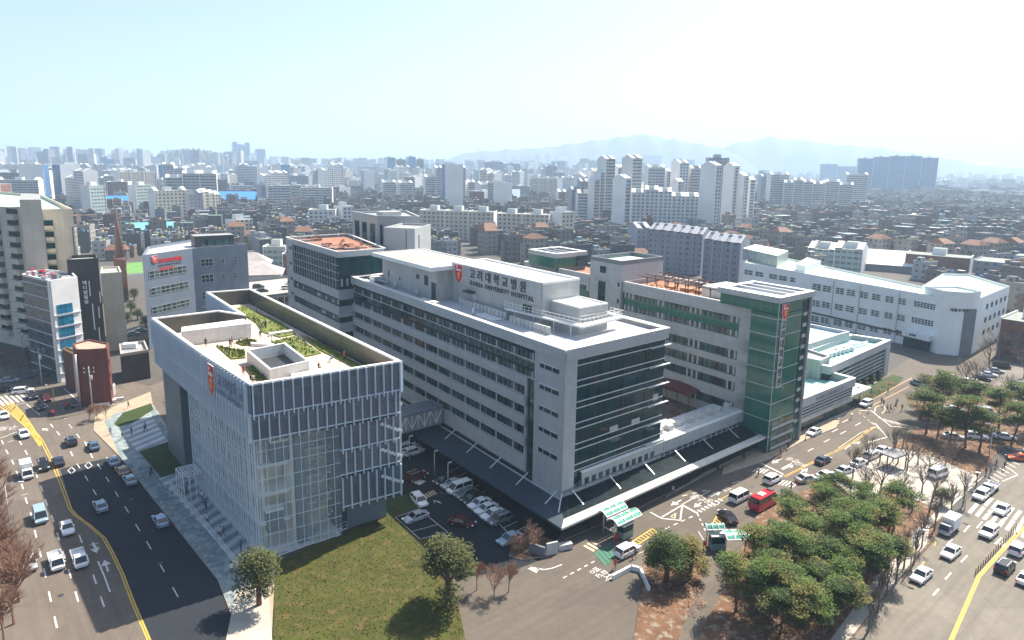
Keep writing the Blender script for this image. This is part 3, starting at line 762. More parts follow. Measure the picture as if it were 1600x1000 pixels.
b.build('fin', an)
# roof garden furniture
def rp(px, py, z=22.2): return G(px, py, z)
b = B(); cube_ = [rp(292, 536), rp(325, 544), rp(394, 533), rp(372, 512), rp(292, 520)]
rr4 = [G(283, 518, 24.9), G(392, 505, 24.9), G(380, 498, 24.9), G(284, 511, 24.9)]; b.prism(rr4, 22.2, 24.9, anw, white)
b.build('roof_room', an)
b = B(); sk = [rp(422, 598), rp(484, 583), rp(446, 553), rp(386, 566)]
ring(b, sk, .35, 22.2, 24.2, anw, white)
i2 = offset(sk, -.36); b.prism(i2, 22.21, 22.3, darkm)
for i in range(4): b.face([(*i2[i], 22.3), (*i2[(i + 1) % 4], 22.3), (*i2[(i + 1) % 4], 24.15), (*i2[i], 24.15)], anw)
b.build('skylight_well', an)
rg_ = random.Random(5)
for poly in ([(367, 485), (379, 478), (440, 505), (462, 523), (438, 528), (410, 520), (400, 505)], [(425, 535), (462, 526), (502, 553), (470, 560), (450, 545)],
             [(338, 541), (352, 545), (383, 549), (384, 560), (362, 562)], [(368, 536), (385, 531), (402, 534), (398, 540), (380, 541)],
             [(383, 574), (405, 573), (440, 588), (452, 586), (410, 595), (395, 594)], [(470, 525), (500, 535), (568, 575), (560, 578), (500, 548)]):
    b = B(); pl = [rp(*p) for p in poly]; b.prism(pl, 22.2, 22.42, grass_near)
    xs = [p[0] for p in pl]; ys = [p[1] for p in pl]
    cxm, cym = sum(xs) / len(xs), sum(ys) / len(ys)
    for k in range(260):
        i = rg_.randrange(len(pl)); t = rg_.random(); r_ = math.sqrt(rg_.random()) * .95
        ex = pl[i][0] * (1 - t) + pl[(i + 1) % len(pl)][0] * t; ey = pl[i][1] * (1 - t) + pl[(i + 1) % len(pl)][1] * t
        x, y = cxm + (ex - cxm) * r_, cym + (ey - cym) * r_; a = rg_.random() * 3.14; h = rg_.uniform(.15, .45)
        b.face([(x - .2 * math.cos(a), y - .2 * math.sin(a), 22.4), (x + .2 * math.cos(a), y + .2 * math.sin(a), 22.4), (x + rg_.uniform(-.1, .1), y, 22.4 + h)], grass_near)
    b.build('roof_lawn', an)
for q_ in ([(420, 524), (458, 519), (458, 521), (421, 526)], [(455, 590), (512, 579), (514, 584), (457, 596)], [(392, 539), (428, 541), (428, 543), (392, 541)]):
    b = B(); b.prism([rp(*p) for p in q_], 22.2, 22.75, white); b.build('bench', an)
b = B(); o, d, n = on_wall_pt(aM, aA, LMA * .44, 23.2, .72)
p0 = np.array(aM) + dMA * 2.6
o, d, n = on_wall_pt(aM, aA, 4.6, 22.6, .68); shield(b, o, d, 2.3, 4.6, n); b.build('emblem', an)
b = B(); o, d, n = on_wall_pt(aM, aA, 6.6, 22.6, .68)
faint = M('grey_blue_lettering', (.16, .22, .32), .5, var=0)
text_mesh(b, '고려대학교', o, d, (0, 0, 1), 2.1, faint, .06, spacing=1.1, bold=.02)
o, d, n = on_wall_pt(aM, aA, 6.6, 21.4, .68); text_mesh(b, 'KOREA UNIVERSITY', o, d, (0, 0, 1), 1.05, faint, .06, spacing=1.05)
b.build('lettering', an)
# steel entrance porch
por = thing('entrance_porch', (*G(308, 745), 0), 'white steel lattice porch against the left glass wall of the annex', 'porch')
b = B(); q = [G(293, 736), G(308, 752), G(325, 745), G(310, 728)]; 
q = [tuple(np.array(cL) + dFM * 1.5 + nFM * 3.2), tuple(np.array(cL) + dFM * 5.8 + nFM * 3.2), tuple(np.array(cL) + dFM * 5.8 + nFM * .4), tuple(np.array(cL) + dFM * 1.5 + nFM * .4)]
for i in range(4):
    b.beam((*q[i], 4.3), (*q[(i + 1) % 4], 4.3), .14, white)
    for t in (0, .33, .66):
        p = np.array(q[i]) * (1 - t) + np.array(q[(i + 1) % 4]) * t
        if i != 2: b.beam((*p, 0.02), (*p, 4.3), .1, white)
for t in (.17, .33, .5, .67, .83):
    b.beam((*(np.array(q[0]) * (1 - t) + np.array(q[1]) * t), 4.3), (*(np.array(q[3]) * (1 - t) + np.array(q[2]) * t), 4.3), .09, white)
    b.beam((*(np.array(q[0]) * (1 - t) + np.array(q[3]) * t), 4.3), (*(np.array(q[1]) * (1 - t) + np.array(q[2]) * t), 4.3), .09, white)
b.build('frame', por)

# ---- footbridge from annex to hospital
br = thing('footbridge', (*G(660, 668, 4.6), 0), 'enclosed footbridge with white zigzag trusses joining the annex to the hospital', 'footbridge')
h1 = np.array(Wp(-.4, 35.7)); bd = -E1; L_ = 0
a1p = np.array(G(627, 675, 4.6)); a1p = h1 + bd * np.dot(a1p - h1, bd); side = E2
Lb = np.linalg.norm(a1p - h1) + 2
a1p = h1 + bd * Lb
BR = [tuple(a1p), tuple(h1), tuple(h1 + side * 4.2), tuple(a1p + side * 4.2)]
b = B(); b.prism(BR, 4.4, 4.8, M('bridge_deck', (.3, .3, .33), .6)); b.build('deck', br)
b = B(); b.prism(offset(BR, .3), 7.6, 7.95, M('bridge_roof', (.2, .22, .26), .5, .2, var=.1))
for k in range(12): 
    p = a1p + (h1 - a1p) * (k / 12); b.beam((*p, 7.99), (*(p + side * 4.2), 7.99), .08, darkm)
b.build('roof', br)
pinkg = NT('bridge_glass'); pg = pinkg.done((.62, .58, .6), .1, 0, .6, alpha=.55)
b = B(); b.prism(BR, 4.8, 7.6, pg); b.build('glazing', br)
for sd_ in (-.08, 4.28):
    b = B(); o_ = side * sd_
    for k in range(8):
        p = a1p + o_ + (h1 - a1p) * (k / 8); p2 = a1p + o_ + (h1 - a1p) * ((k + 1) / 8); zz = (4.85, 7.5) if k % 2 else (7.5, 4.85)
        b.beam((*p, 4.8), (*p, 7.6), .14, white); b.beam((*p, zz[0]), (*p2, zz[1]), .16, white)
    b.build('truss', br)
# ================================================================ ground, roads, pavements, paint
def ground_mat(name, c1, c2, scale, rough=.85, c3=None, streak=None, bump=.0):
    t = NT(name); f = t.ramp(t.noise(scale, 6, rough=.65), .32, .68); c = t.mix(f, c1, c2)
    f2 = t.ramp(t.noise(scale * 14, 3), .3, .7); c = t.mix(t.math('MULTIPLY', f2, .35), c, tuple(x * .7 for x in c1))
    if c3: c = t.mix(t.ramp(t.noise(scale * 3.3, 4), .52, .66), c, c3)
    if streak is not None:            # tyre-polished lanes, patches and cracks
        mp = t.t.nodes.new('ShaderNodeMapping'); mp.inputs['Rotation'].default_value = (0, 0, -streak); mp.vector_type = 'TEXTURE'; t.t.links.new(t.pos(), mp.inputs[0])
        mp.inputs['Rotation'].default_value = (0, 0, streak); mp.inputs['Scale'].default_value = (14, .8, 1)
        c = t.mix(t.math('MULTIPLY', t.ramp(t.noise(1.0, 3, vec=mp.outputs[0]), .4, .75), .45), c, tuple(x * .62 for x in c1))
        vo = t.t.nodes.new('ShaderNodeTexVoronoi'); vo.inputs['Scale'].default_value = .09; vo.distance = 'CHEBYCHEV'; t.t.links.new(t.pos(), vo.inputs['Vector']); sp = t.t.nodes.new('ShaderNodeSeparateColor'); t.t.links.new(vo.outputs['Color'], sp.inputs[0])
        c = t.mix(t.math('MULTIPLY', t.math('GREATER_THAN', sp.outputs[0], .8), .12), c, tuple(x * 1.35 for x in c2))
        c = t.mix(t.math('MULTIPLY', t.math('LESS_THAN', sp.outputs[0], .12), .2), c, tuple(x * .55 for x in c1))
        v2 = t.t.nodes.new('ShaderNodeTexVoronoi'); v2.feature = 'DISTANCE_TO_EDGE'; v2.inputs['Scale'].default_value = .16; t.t.links.new(t.pos(), v2.inputs['Vector'])
        c = t.mix(t.math('MULTIPLY', t.math('LESS_THAN', v2.outputs['Distance'], .006), .16), c, tuple(x * .5 for x in c1))
    _mc[name] = t.done(c, rough, 0, .25); return _mc[name]
asph = ground_mat('asphalt', (.135, .112, .092), (.175, .149, .124), .05, streak=R(-50))
asph_f = ground_mat('drive_asphalt', (.115, .098, .08), (.15, .13, .106), .05, streak=R(40))
asph_new = ground_mat('fresh_asphalt', (.022, .026, .034), (.030, .034, .043), .08)
asph_park_shade = ground_mat('shaded_car_park_asphalt', (.010, .015, .022), (.017, .023, .03), .07)  # lot asphalt darkened so its colour carries the hospital's shade
asph_pale = ground_mat('pale_asphalt', (.16, .145, .12), (.22, .20, .165), .06, streak=R(40))
conc = ground_mat('concrete_paving', (.38, .35, .3), (.5, .46, .4), .3)
beigep = ground_mat('beige_paving', (.36, .28, .2), (.46, .38, .28), .5)
cob = NT('cobbled_paving'); _v = cob.t.nodes.new('ShaderNodeTexVoronoi'); _v.inputs['Scale'].default_value = 1.1; cob.t.links.new(cob.pos(), _v.inputs['Vector'])
_q = cob.t.nodes.new('ShaderNodeSeparateColor'); cob.t.links.new(_v.outputs['Color'], _q.inputs[0])
_mc['cobbled_paving'] = cob.done(cob.mix(_q.outputs[0], (.13, .18, .2), (.3, .34, .33)), .85)
cobm = cob.m
plz = NT('striped_plaza_paving'); 
_d = (np.array(G(262, 752)) - np.array(G(292, 737))); _d /= np.linalg.norm(_d)      # boards run from the fence to the glass
_g = plz.t.nodes.new('ShaderNodeVectorMath'); _g.operation = 'DOT_PRODUCT'; plz.t.links.new(plz.pos(), _g.inputs[0]); _g.inputs[1].default_value = (-_d[1], _d[0], 0)
_st = plz.ramp(plz.math('ADD', plz.math('PINGPONG', plz.math('MULTIPLY', _g.outputs['Value'], .42), .5), plz.math('MULTIPLY', plz.noise(.4, 3), .5)), .3, .75)
_mc['striped_plaza_paving'] = plz.done(plz.mix(_st, (.14, .19, .22), (.5, .53, .54)), .45); plzm = plz.m
lawn = ground_mat('lawn', (.05, .056, .008), (.075, .084, .014), .22, c3=(.105, .08, .028))
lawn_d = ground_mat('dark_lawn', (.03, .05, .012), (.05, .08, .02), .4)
leaflit = ground_mat('leaf_litter', (.11, .055, .03), (.2, .11, .06), .35, c3=(.24, .2, .15))
urban = ground_mat('city_ground', (.075, .07, .068), (.12, .11, .1), .02)
paint_w = M('white_road_paint', (.62, .6, .56), .7, var=.25, scale=2)
paint_y = M('yellow_road_paint', (.62, .40, .06), .7, var=.25, scale=2)
paint_c = M('cream_road_paint', (.6, .5, .32), .7, var=.2, scale=2)
paint_g = M('green_hump_paint', (.03, .16, .10), .6, var=.15, scale=2)
paint_o = M('orange_road_paint', (.5, .27, .12), .7, var=.25, scale=2)
kerb = M('kerb_stone', (.42, .4, .37), .8)

b = B(); b.face([(-9000, -60, 0), (9000, -60, 0), (9000, 14000, 0), (-9000, 14000, 0)], urban); b.build('ground', kind='structure')
def patch(name, pts, z, mat, thick=None, px=True):
    pl = [G(*p, z) if px else p for p in pts]; b = B()
    a = sum(pl[i][0] * pl[(i + 1) % len(pl)][1] - pl[(i + 1) % len(pl)][0] * pl[i][1] for i in range(len(pl)))
    if a < 0: pl = pl[::-1]
    if thick: b.prism(pl, z - thick, z, kerb, mat, bottom=False)
    else: b.face([(*p, z) for p in pl], mat)
    b.build(name, kind='structure'); return pl
# left avenue and its crossing
patch('road', [(-40, 575), (110, 570), (235, 604), (260, 640), (420, 885), (470, 1060), (-300, 1060), (-200, 800), (-60, 660)], .012, asph)
patch('road', [(94, 733), (184, 711.5), (345, 905), (470, 1060), (262, 1060), (197, 905), (170, 850), (113, 795)], .02, asph_new)
patch('road', [(230, 604), (500, 520), (505, 532), (250, 628)], .008, asph)
# front drive, car park, right boulevard
patch('road', [(560, 1060), (700, 860), (860, 830), (1100, 700), (1300, 640), (1420, 560), (1600, 520), (1700, 560), (1560, 640), (1500, 700), (1420, 800), (1200, 1060)], .012, asph_f)
patch('road', [(596, 812), (560, 680), (600, 600), (700, 560), (900, 800), (868, 846), (842, 876), (800, 892), (700, 905), (640, 830)], .018, asph_park_shade)
patch('road', [(1180, 1060), (1330, 1000), (1415, 895), (1455, 850), (1478, 815), (1560, 735), (1800, 600), (1900, 700), (1900, 1060)], .018, asph_pale)
patch('car_park', [(1530, 640), (1575, 570), (1680, 560), (1760, 640), (1600, 660)], .02, asph_pale)
# pavements
patch('pavement', [(148, 652), (165, 640), (235, 612), (240, 640), (262, 690), (300, 740), (425, 868), (430, 900), (420, 1060), (400, 1060), (340, 905), (187, 713), (146, 672)], .13, beigep, .12)
patch('pavement', [(163, 658), (180, 646), (240, 632), (300, 730), (414, 868), (380, 897), (430, 1060), (402, 1060), (341, 905), (187, 712)], .14, cobm, .1)
patch('plaza', [(187, 672), (236, 648), (262, 690), (215, 705)], .15, plzm, .1)
patch('plaza', [(248, 748), (296, 732), (425, 866), (382, 893)], .15, plzm, .1)
patch('pavement', [(340, 1060), (375, 897), (428, 870), (434, 880), (420, 930), (430, 1060)], .16, conc, .1)
patch('pavement', [(1040, 776), (1128, 728), (1196, 696), (1250, 678), (1312, 662), (1300, 652), (1200, 690), (1100, 738)][::-1], .14, conc, .12)
patch('pavement', [(1128, 742), (1200, 718), (1256, 688), (1306, 668), (1312, 657), (1298, 655), (1190, 696), (1130, 730)], .15, beigep, .12)
patch('pavement', [(1310, 655), (1362, 612), (1380, 600), (1345, 590), (1240, 640)], .12, conc, .1)
# lawns
LAWN = [(430, 878), (560, 822), (573, 809), (602, 806), (624, 776), (641, 800), (655, 832), (700, 868), (740, 1060), (425, 1060)]
patch('lawn', LAWN, .2, lawn, .15)
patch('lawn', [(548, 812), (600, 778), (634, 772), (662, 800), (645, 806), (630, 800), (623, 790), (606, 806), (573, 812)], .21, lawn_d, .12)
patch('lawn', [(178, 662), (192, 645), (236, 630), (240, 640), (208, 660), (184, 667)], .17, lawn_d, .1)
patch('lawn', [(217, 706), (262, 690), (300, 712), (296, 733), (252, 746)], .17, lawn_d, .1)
patch('parking_bay', [(618, 808), (655, 795), (700, 832), (656, 842)], .24, asph_park_shade, .05)
# park, planted islands
PARK = [(1170, 830), (1185, 800), (1260, 765), (1340, 745), (1400, 690), (1430, 670), (1500, 668), (1560, 690), (1562, 702), (1530, 745), (1470, 812), (1462, 832), (1455, 848), (1410, 898), (1330, 1000), (1250, 1060), (1060, 1060), (1140, 900)]
patch('park', PARK, .14, leaflit, .14)
patch('pavement', [(1300, 748), (1340, 732), (1390, 700), (1440, 706), (1530, 745), (1480, 800), (1400, 770), (1380, 760), (1350, 790)], .16, conc, .02)
patch('pavement', [(1318, 1010), (1402, 905), (1448, 850), (1452, 826), (1478, 800), (1534, 748), (1540, 742), (1470, 792), (1430, 830), (1420, 850), (1370, 900), (1290, 1010)], .17, conc, .03)
patch('traffic_island', [(1005, 880), (1030, 855), (1080, 850), (1105, 872), (1095, 905), (1060, 1000), (990, 1000), (1000, 930)], .15, leaflit, .14)
patch('traffic_island', [(795, 868), (800, 846), (835, 830), (870, 846), (884, 852), (878, 862), (845, 870), (815, 874)], .15, leaflit, .14)
patch('lawn', [(1325, 640), (1335, 615), (1395, 585), (1412, 590), (1400, 602), (1360, 625)], .15, lawn_d, .12)
patch('park', [(1415, 620), (1480, 590), (1530, 610), (1660, 650), (1700, 700), (1575, 700), (1520, 665), (1440, 660)], .13, leaflit, .12)

# painted markings
mk = {}
def paint(mat): return mk.setdefault(mat.name, (B(), mat))[0]
def stroke(pts, wd, mat, z=.03, px=True):
    b = paint(mat); P = [np.array(G(*p, z)) if px else np.array(p) for p in pts]
    for i in range(len(P) - 1):
        d = P[i + 1] - P[i]; d = d / (np.linalg.norm(d) + 1e-9); n = np.array([-d[1], d[0]]) * wd / 2
        q = [P[i] + n, P[i] - n, P[i + 1] - n + 0, P[i + 1] + n]; zz = z + .001 * (i % 2)
        b.face([(*q[0], zz), (*q[1], zz), (*q[2], zz), (*q[3], zz)], mat)
def quadp(pts, mat, z=.03):
    P = [G(*p, z) for p in pts]; a = sum(P[i][0] * P[(i + 1) % len(P)][1] - P[(i + 1) % len(P)][0] * P[i][1] for i in range(len(P)))
    if a < 0: P = P[::-1]
    paint(mat).face([(*p, z) for p in P], mat)
def dashes(pts, mat=None, L=2.6, wd=.2, z=.03):
    mat = mat or paint_w
    P = [np.array(G(*p, z)) for p in pts]
    for i, p in enumerate(P):
        d = (P[min(i + 1, len(P) - 1)] - P[max(i - 1, 0)]); d = d / np.linalg.norm(d) * L / 2; stroke([p - d, p + d], wd, mat, z, px=False)
def dashline(a, c, n, mat=None, wd=.2, z=.03, duty=.5):
    A, C = np.array(G(*a, z)), np.array(G(*c, z))
    for i in range(n): stroke([A + (C - A) * (i / n), A + (C - A) * ((i + duty) / n)], wd, mat or paint_w, z, px=False)
def zebra(a, c, d, n, mat=None, z=.03, duty=.5):
    """stripes along a->c, each stripe reaching towards d (a corner beside a)"""
    A, C, D = (np.array(G(*p, z)) for p in (a, c, d)); v = D - A; b = paint(mat or paint_w)
    for i in range(n):
        p, q = A + (C - A) * (i / n), A + (C - A) * ((i + duty) / n); b.face([(*p, z), (*q, z), (*(q + v), z), (*(p + v), z)], mat or paint_w)
def roadtext(s, p, ang, size, mat=None, z=.03, stretch=1.6):
    o = np.array(G(*p, z)); dx = (math.cos(ang), math.sin(ang), 0); dy = (-math.sin(ang), math.cos(ang), 0)
    b = paint(mat or paint_w); t = B(); text_mesh(t, s, (0, 0, 0), (1, 0, 0), (0, 1, 0), size * .82, mat or paint_w, .0, bold=.0)
    k = len(t.v) // 2; f2 = [f for f in t.f if max(f) < k]
    if k: b.add([(o[0] + x * dx[0] + y * stretch * dy[0], o[1] + x * dx[1] + y * stretch * dy[1], z) for x, y, _ in t.v[:k]], f2, mat or paint_w)
def arrow(a, c, mat=None, z=.03, wd=.22):
    A, C = np.array(G(*a, z)), np.array(G(*c, z)); d = (C - A); L = np.linalg.norm(d); d /= L; n = np.array([-d[1], d[0]])
    stroke([A, A + d * (L - 1.4)], wd, mat or paint_w, z, px=False)
    P = [C, C - d * 1.5 + n * .6, C - d * 1.5 - n * .6]; paint(mat or paint_w).face([(*p, z) for p in P], mat or paint_w)
yl1 = [(40, 660), (62.5, 687.5), (80, 722), (95, 760), (107.5, 795), (115, 804), (137, 820), (160, 840), (175, 867), (189, 897), (205, 940), (235, 1010)]
stroke(yl1, .16, paint_y, .03); P2 = [(x + 4.5, y + .5) for x, y in yl1]; stroke(P2, .16, paint_y, .034)
R_ = [(13.7, 627.5), (25, 634), (37.5, 647.5), (50, 665), (59, 680), (66, 693)]; L_ = [(-6, 632), (16, 646), (31, 659), (44, 671), (54, 685), (62, 697)]
stroke(R_, .2, paint_y, .03); stroke(L_, .2, paint_y, .03)
for i in range(5):
    for t in np.arange(0, 1, .16):
        a = [R_[i][k] + (R_[i + 1][k] - R_[i][k]) * t for k in (0, 1)]; c = [L_[i][k] + (L_[i + 1][k] - L_[i][k]) * t for k in (0, 1)]
        stroke([a, c], .28, paint_y, .026)
dashes([(3.7, 691), (11, 706), (20, 722), (27, 740), (35, 760), (41, 782), (49, 806), (55.5, 834), (62.5, 864), (70, 895), (78, 932), (87, 972)])
dashes([(32, 692), (41, 707), (49, 724), (57, 742), (65, 763), (72.5, 785), (82, 810), (91, 838), (100, 867), (109, 896), (120, 932)])
dashes([(126, 842), (137, 872), (148, 905), (160, 940)])
dashes([(81, 665), (91, 677)]); dashes([(110, 666), (122, 681)]); dashes([(102, 654), (110, 666)], L=.4)
dashes([(103, 690), (112, 709)]); dashes([(134, 693), (143, 712)])
dashes([(122.5, 728), (135, 747), (148, 769), (161, 792)], z=.034, wd=.14); dashes([(155, 729), (168, 749), (182.5, 772), (198, 796), (215, 824), (232.5, 852), (253, 887), (274, 925)], z=.034, wd=.14)
for cx_, cy2 in ((111.5, 735), (138, 727)):
    stroke([(cx_ - 5.5, cy2), (cx_ + .5, cy2 - 5), (cx_ + 6, cy2), (cx_, cy2 + 5.5), (cx_ - 5.5, cy2)], .15, paint_w, .036)
stroke([(153, 877), (163, 900), (172, 925)], .2, paint_w); arrow((169, 893), (163, 875)); arrow((146, 850), (151, 864)); stroke([(140, 852), (154, 848)], .18, paint_w, .035); stroke([(144, 847), (151, 855)], .18, paint_w, .037)
stroke([(33, 774), (44, 771)], .18, paint_w); stroke([(12, 691), (21, 688)], .18, paint_w)
arrow((75, 673), (66, 669))
zebra((-8, 622), (34, 612), (2, 631), 6, z=.03, duty=.5); zebra((-10, 630), (36, 620), (-4, 636), 6, z=.034)
for k in range(3): stroke([(41, 631), (62, 648)] if k == 0 else [(60, 622), (76, 636)] if k == 1 else [(20, 634), (40, 629)], .18, paint_w)
stroke([(100, 607), (128, 631), (106, 635)], .25, paint_w); stroke([(-5, 686), (8, 682), (22, 676), (42, 671)], .2, paint_w)
roadtext('구로구', (31, 664), R(205), 2.3, stretch=1.5)
stroke([(235, 622), (150, 637)], .3, conc, .03); stroke([(240, 628), (170, 640)], .2, paint_w, .03)
# car park in the shade
for (a, c) in (((735, 757), (713, 771)),):
    zebra((640, 752), (672, 764), (650, 746), 1, z=.03)
zebra((657, 774), (678, 765), (664, 780), 6, paint_c)
for i, y in enumerate(np.linspace(0, 1, 11)):
    A = (697 + y * 100, 739 + y * 95); stroke([A, (A[0] + 22, A[1] - 10)], .1, paint_w, .03)
stroke([(697, 739), (800, 838)], .12, paint_w, .03); roadtext('↑', (685, 790), R(50), 2)
for a in (0, .33, .66, 1): stroke([(618 + a * 38, 808 + a * 34), (655 + a * 45, 795 + a * 37)], .1, paint_w, .25)
stroke([(618, 808), (656, 842), (700, 832), (655, 795), (618, 808)], .1, paint_w, .254)
# front drive
stroke([(1016, 800), (1034, 810), (1063, 813), (1066, 789), (1034, 808)], .25, paint_w); stroke([(1066, 789), (1090, 802)], .45, paint_w, .034)
stroke([(1048, 807), (1056, 802), (1054, 810), (1048, 807)], .18, paint_c)
dashline((1090, 803), (1104, 833), 4, wd=.2); dashline((1040, 826), (1088, 804), 4, wd=.2)
for k in range(7): 
    a = (1092 + k * 5.4, 799 - k * 2.9); stroke([a, (a[0] + 2.6, a[1] - 1.4)], .8, paint_w)
stroke([(1122, 782), (1160, 762)], .14, paint_y, .03); arrow((1110, 776), (1126, 768)); stroke([(1106, 776), (1122, 768)], .2, paint_w, .034); arrow((1096, 785), (1084, 793))
arrow((1065, 781), (1048, 790)); dashline((1066, 775), (1112, 764), 3); stroke([(1095, 775), (1110, 766)], .16, paint_w); stroke([(1144, 755), (1156, 752)], .2, paint_w); stroke([(1066, 788), (1082, 779)], .16, paint_w)
roadtext('출구', (1077, 776), R(-50), 1.6); roadtext('응급', (1098, 783), R(-50), 1.6); roadtext('입구', (1126, 764), R(-50), 1.6)
roadtext('병원', (919, 891), R(-50), 1.5); roadtext('주차', (930, 896), R(-50), 1.5)
def hatch(pts, mat, n):
    stroke(pts + [pts[0]], .18, mat); A, Bq, C, D = pts[0], pts[1], pts[2], pts[3]
    for i in range(1, n):
        t = i / n; stroke([(A[0] + (Bq[0] - A[0]) * t, A[1] + (Bq[1] - A[1]) * t), (D[0] + (C[0] - D[0]) * t, D[1] + (C[1] - D[1]) * t)], .18, mat, .035)
hatch([(988, 846), (1019, 826), (1026, 831), (998, 850)], paint_y, 7); hatch([(1110, 824), (1120, 806), (1128, 812), (1117, 830)], paint_y, 5)
zebra((911, 853), (927, 843), (927, 862), 3, paint_c, duty=.55); zebra((928, 864), (953, 848), (945, 884), 5, paint_g, .05, duty=.8)
stroke([(930, 847), (958, 833)], .15, paint_c); stroke([(960, 878), (1005, 862)], .15, paint_c); dashline((880, 903), (934, 874), 5)
stroke([(828, 886), (850, 890), (862, 888), (878, 882)], .2, paint_w); arrow((838, 891), (824, 888))
stroke([(883, 843), (1000, 793), (1100, 742), (1128, 730)], .12, paint_c, .035)
ycl = [(1225, 744), (1280, 716), (1330, 692), (1362, 668), (1370, 666)]; stroke(ycl, .12, paint_y); stroke([(x + 2, y + 1.2) for x, y in ycl], .12, paint_y, .034)
stroke([(1190, 724), (1224, 741)], .4, paint_w); zebra((1175, 737), (1196, 740), (1184, 731), 4, paint_w); zebra((1215, 757), (1242, 762), (1224, 750), 5, paint_w)
for a in ((1262, 705), (1287, 691), (1300, 675), (1313, 678), (1336, 665), (1316, 660)): stroke([a, (a[0] + 9, a[1] - 4.6)], .2, paint_w)
arrow((1222, 716), (1206, 724)); arrow((1222, 734), (1240, 726)); stroke([(1221, 732), (1237, 724)], .2, paint_w, .036); arrow((1250, 739), (1262, 732)); roadtext('응급', (1226, 717), R(-50), 1.5); roadtext('진료', (1240, 724), R(-50), 1.5)
stroke([(1350, 693), (1386, 683), (1368, 662), (1360, 660)], .25, paint_w); stroke([(1368, 667), (1345, 676), (1310, 700)], .14, paint_c); stroke([(1340, 690), (1328, 696), (1320, 702)], .2, paint_w); arrow((1326, 696), (1344, 690))
stroke([(1342, 641), (1362, 642), (1392, 666), (1442, 670)], .25, paint_w)
for k in range(6): stroke([(1372 + k * 9, 652 + k * 2.5), (1396 + k * 8, 662 + k * 1.2)], .2, paint_w)
stroke([(1366, 646), (1368, 636), (1380, 632), (1384, 640), (1378, 646)], .2, paint_c); dashline((1342, 644), (1385, 680), 6, paint_c, .15)
stroke([(1352, 630), (1425, 590)], .25, paint_o); stroke([(1362, 634), (1420, 604)], .2, paint_o)
stroke([(1418, 670), (1422, 666), (1434, 667), (1432, 672)], .2, paint_y, .034)
# boulevard at right
yb = [(1480, 1010), (1528, 900), (1560, 864), (1590, 832), (1640, 790)]; stroke(yb, .25, paint_y, .03); stroke([(x + 4, y + 1) for x, y in yb], .15, paint_y, .034)
zebra((1512, 800), (1620, 850), (1524, 786), 9, paint_w, duty=.5); zebra((1526, 784), (1630, 832), (1537, 772), 9, paint_w, duty=.5)
for a in ((1510, 826), (1483, 847), (1506, 873), (1481, 900), (1462, 925), (1530, 820), (1560, 845)): stroke([(a[0] - 4, a[1] + 5), (a[0] + 5, a[1] - 5)], .22, paint_w)
for k in range(13): stroke([(1542 + k * 5.0, 749 - k * 4.6 + k * .2), (1556 + k * 5.2, 757 - k * 4.4)], .22, paint_w, .034)
stroke([(1566, 752), (1590, 742), (1580, 734)], .2, paint_w); roadtext('구로', (1560, 841), R(-140), 1.6)
stroke([(1432, 893), (1444, 878)], .2, paint_y); stroke([(1460, 853), (1462, 846)], .2, paint_y)
stroke([(1556, 760), (1564, 765)], .6, darkm, .036); stroke([(1585, 772), (1594, 776)], .6, darkm, .036)
for px_, py_ in ((30, 720), (75, 770), (118, 850), (140, 690), (205, 780), (1080, 850), (1175, 760), (1300, 705), (1010, 905), (1500, 880), (1540, 800), (735, 800), (690, 770), (95, 930), (250, 880)):
    c_m = G(px_, py_, .05); paint(darkm).face([(c_m[0] + .36 * math.cos(a), c_m[1] + .36 * math.sin(a), .042) for a in np.arange(0, 6.28, .5)], darkm)
for (b_, mt) in mk.values(): b_.build('road_marking', kind='structure')

# fences, planters, kerb walls
def fence(name, label, pts, h, mat, step=.6, base=.15, cat='fence', w=.05):
    t = thing(name, (*pts[0], 0), label, cat); b = B(); railing(b, pts, base, h, mat, step, w); b.build('rail', t); 
    b = B()
    for i in range(len(pts) - 1):
        b.beam((*pts[i], base), (*pts[i + 1], base), .12, mat)
    b.build('base', t); return t
fence('railing', 'white railing between the cobbled pavement and the striped plaza', [G(266, 762), G(300, 800), G(340, 848), G(379, 896)], 1.1, white)
fence('glass_fence', 'low white-framed glass fence along the top of the big lawn', [G(376, 898), G(415, 877), G(500, 846), G(573, 812)], 1.1, white, 1.1)
# ================================================================ other near buildings
def ONW(px, py, A, Bq):
    """distance along wall A->B and height at which photo pixel px,py meets that wall"""
    A = np.array(A[:2]); d = np.array(Bq[:2]) - A; L = np.linalg.norm(d); d = d / L; n = np.array([d[1], -d[0]])
    r = (px - PX0) / FPX * CR - (py - PY0) / FPX * CU + _f; t = (A @ n) / (r[:2] @ n); p = r[:2] * t
    return float((p - A) @ d), float(H0 + r[2] * t)
def win_at(name, par, A, Bq, x0, y0, x1, y1, glass, frame, cols=2, rows=1, out=.08, fw=.12):
    s0, z1 = ONW(x0, y0, A, Bq); s1, z0 = ONW(x1, y1, A, Bq); s0, s1 = sorted((s0, s1)); z0, z1 = sorted((z0, z1)); b = B()
    win_on(b, A, Bq, s0, s1, z0, z1, glass, frame, cols, rows, out, fw); return b.build(name, par)
def win_on(b, A, Bq, s0, s1, z0, z1, glass, frame, cols=2, rows=1, out=.08, fw=.12):
    b.wall(A, Bq, s0, s1, z0, z1, .005, out * .4, glass)
    for i in range(cols + 1): s = s0 + (s1 - s0 - fw) * i / cols; b.wall(A, Bq, s, s + fw, z0, z1, .006, out, frame)
    for i in range(rows + 1): z = z0 + (z1 - z0 - fw) * i / rows; b.wall(A, Bq, s0 + fw, s1 - fw, z + .002, z + fw - .002, .007, out - .01, frame)
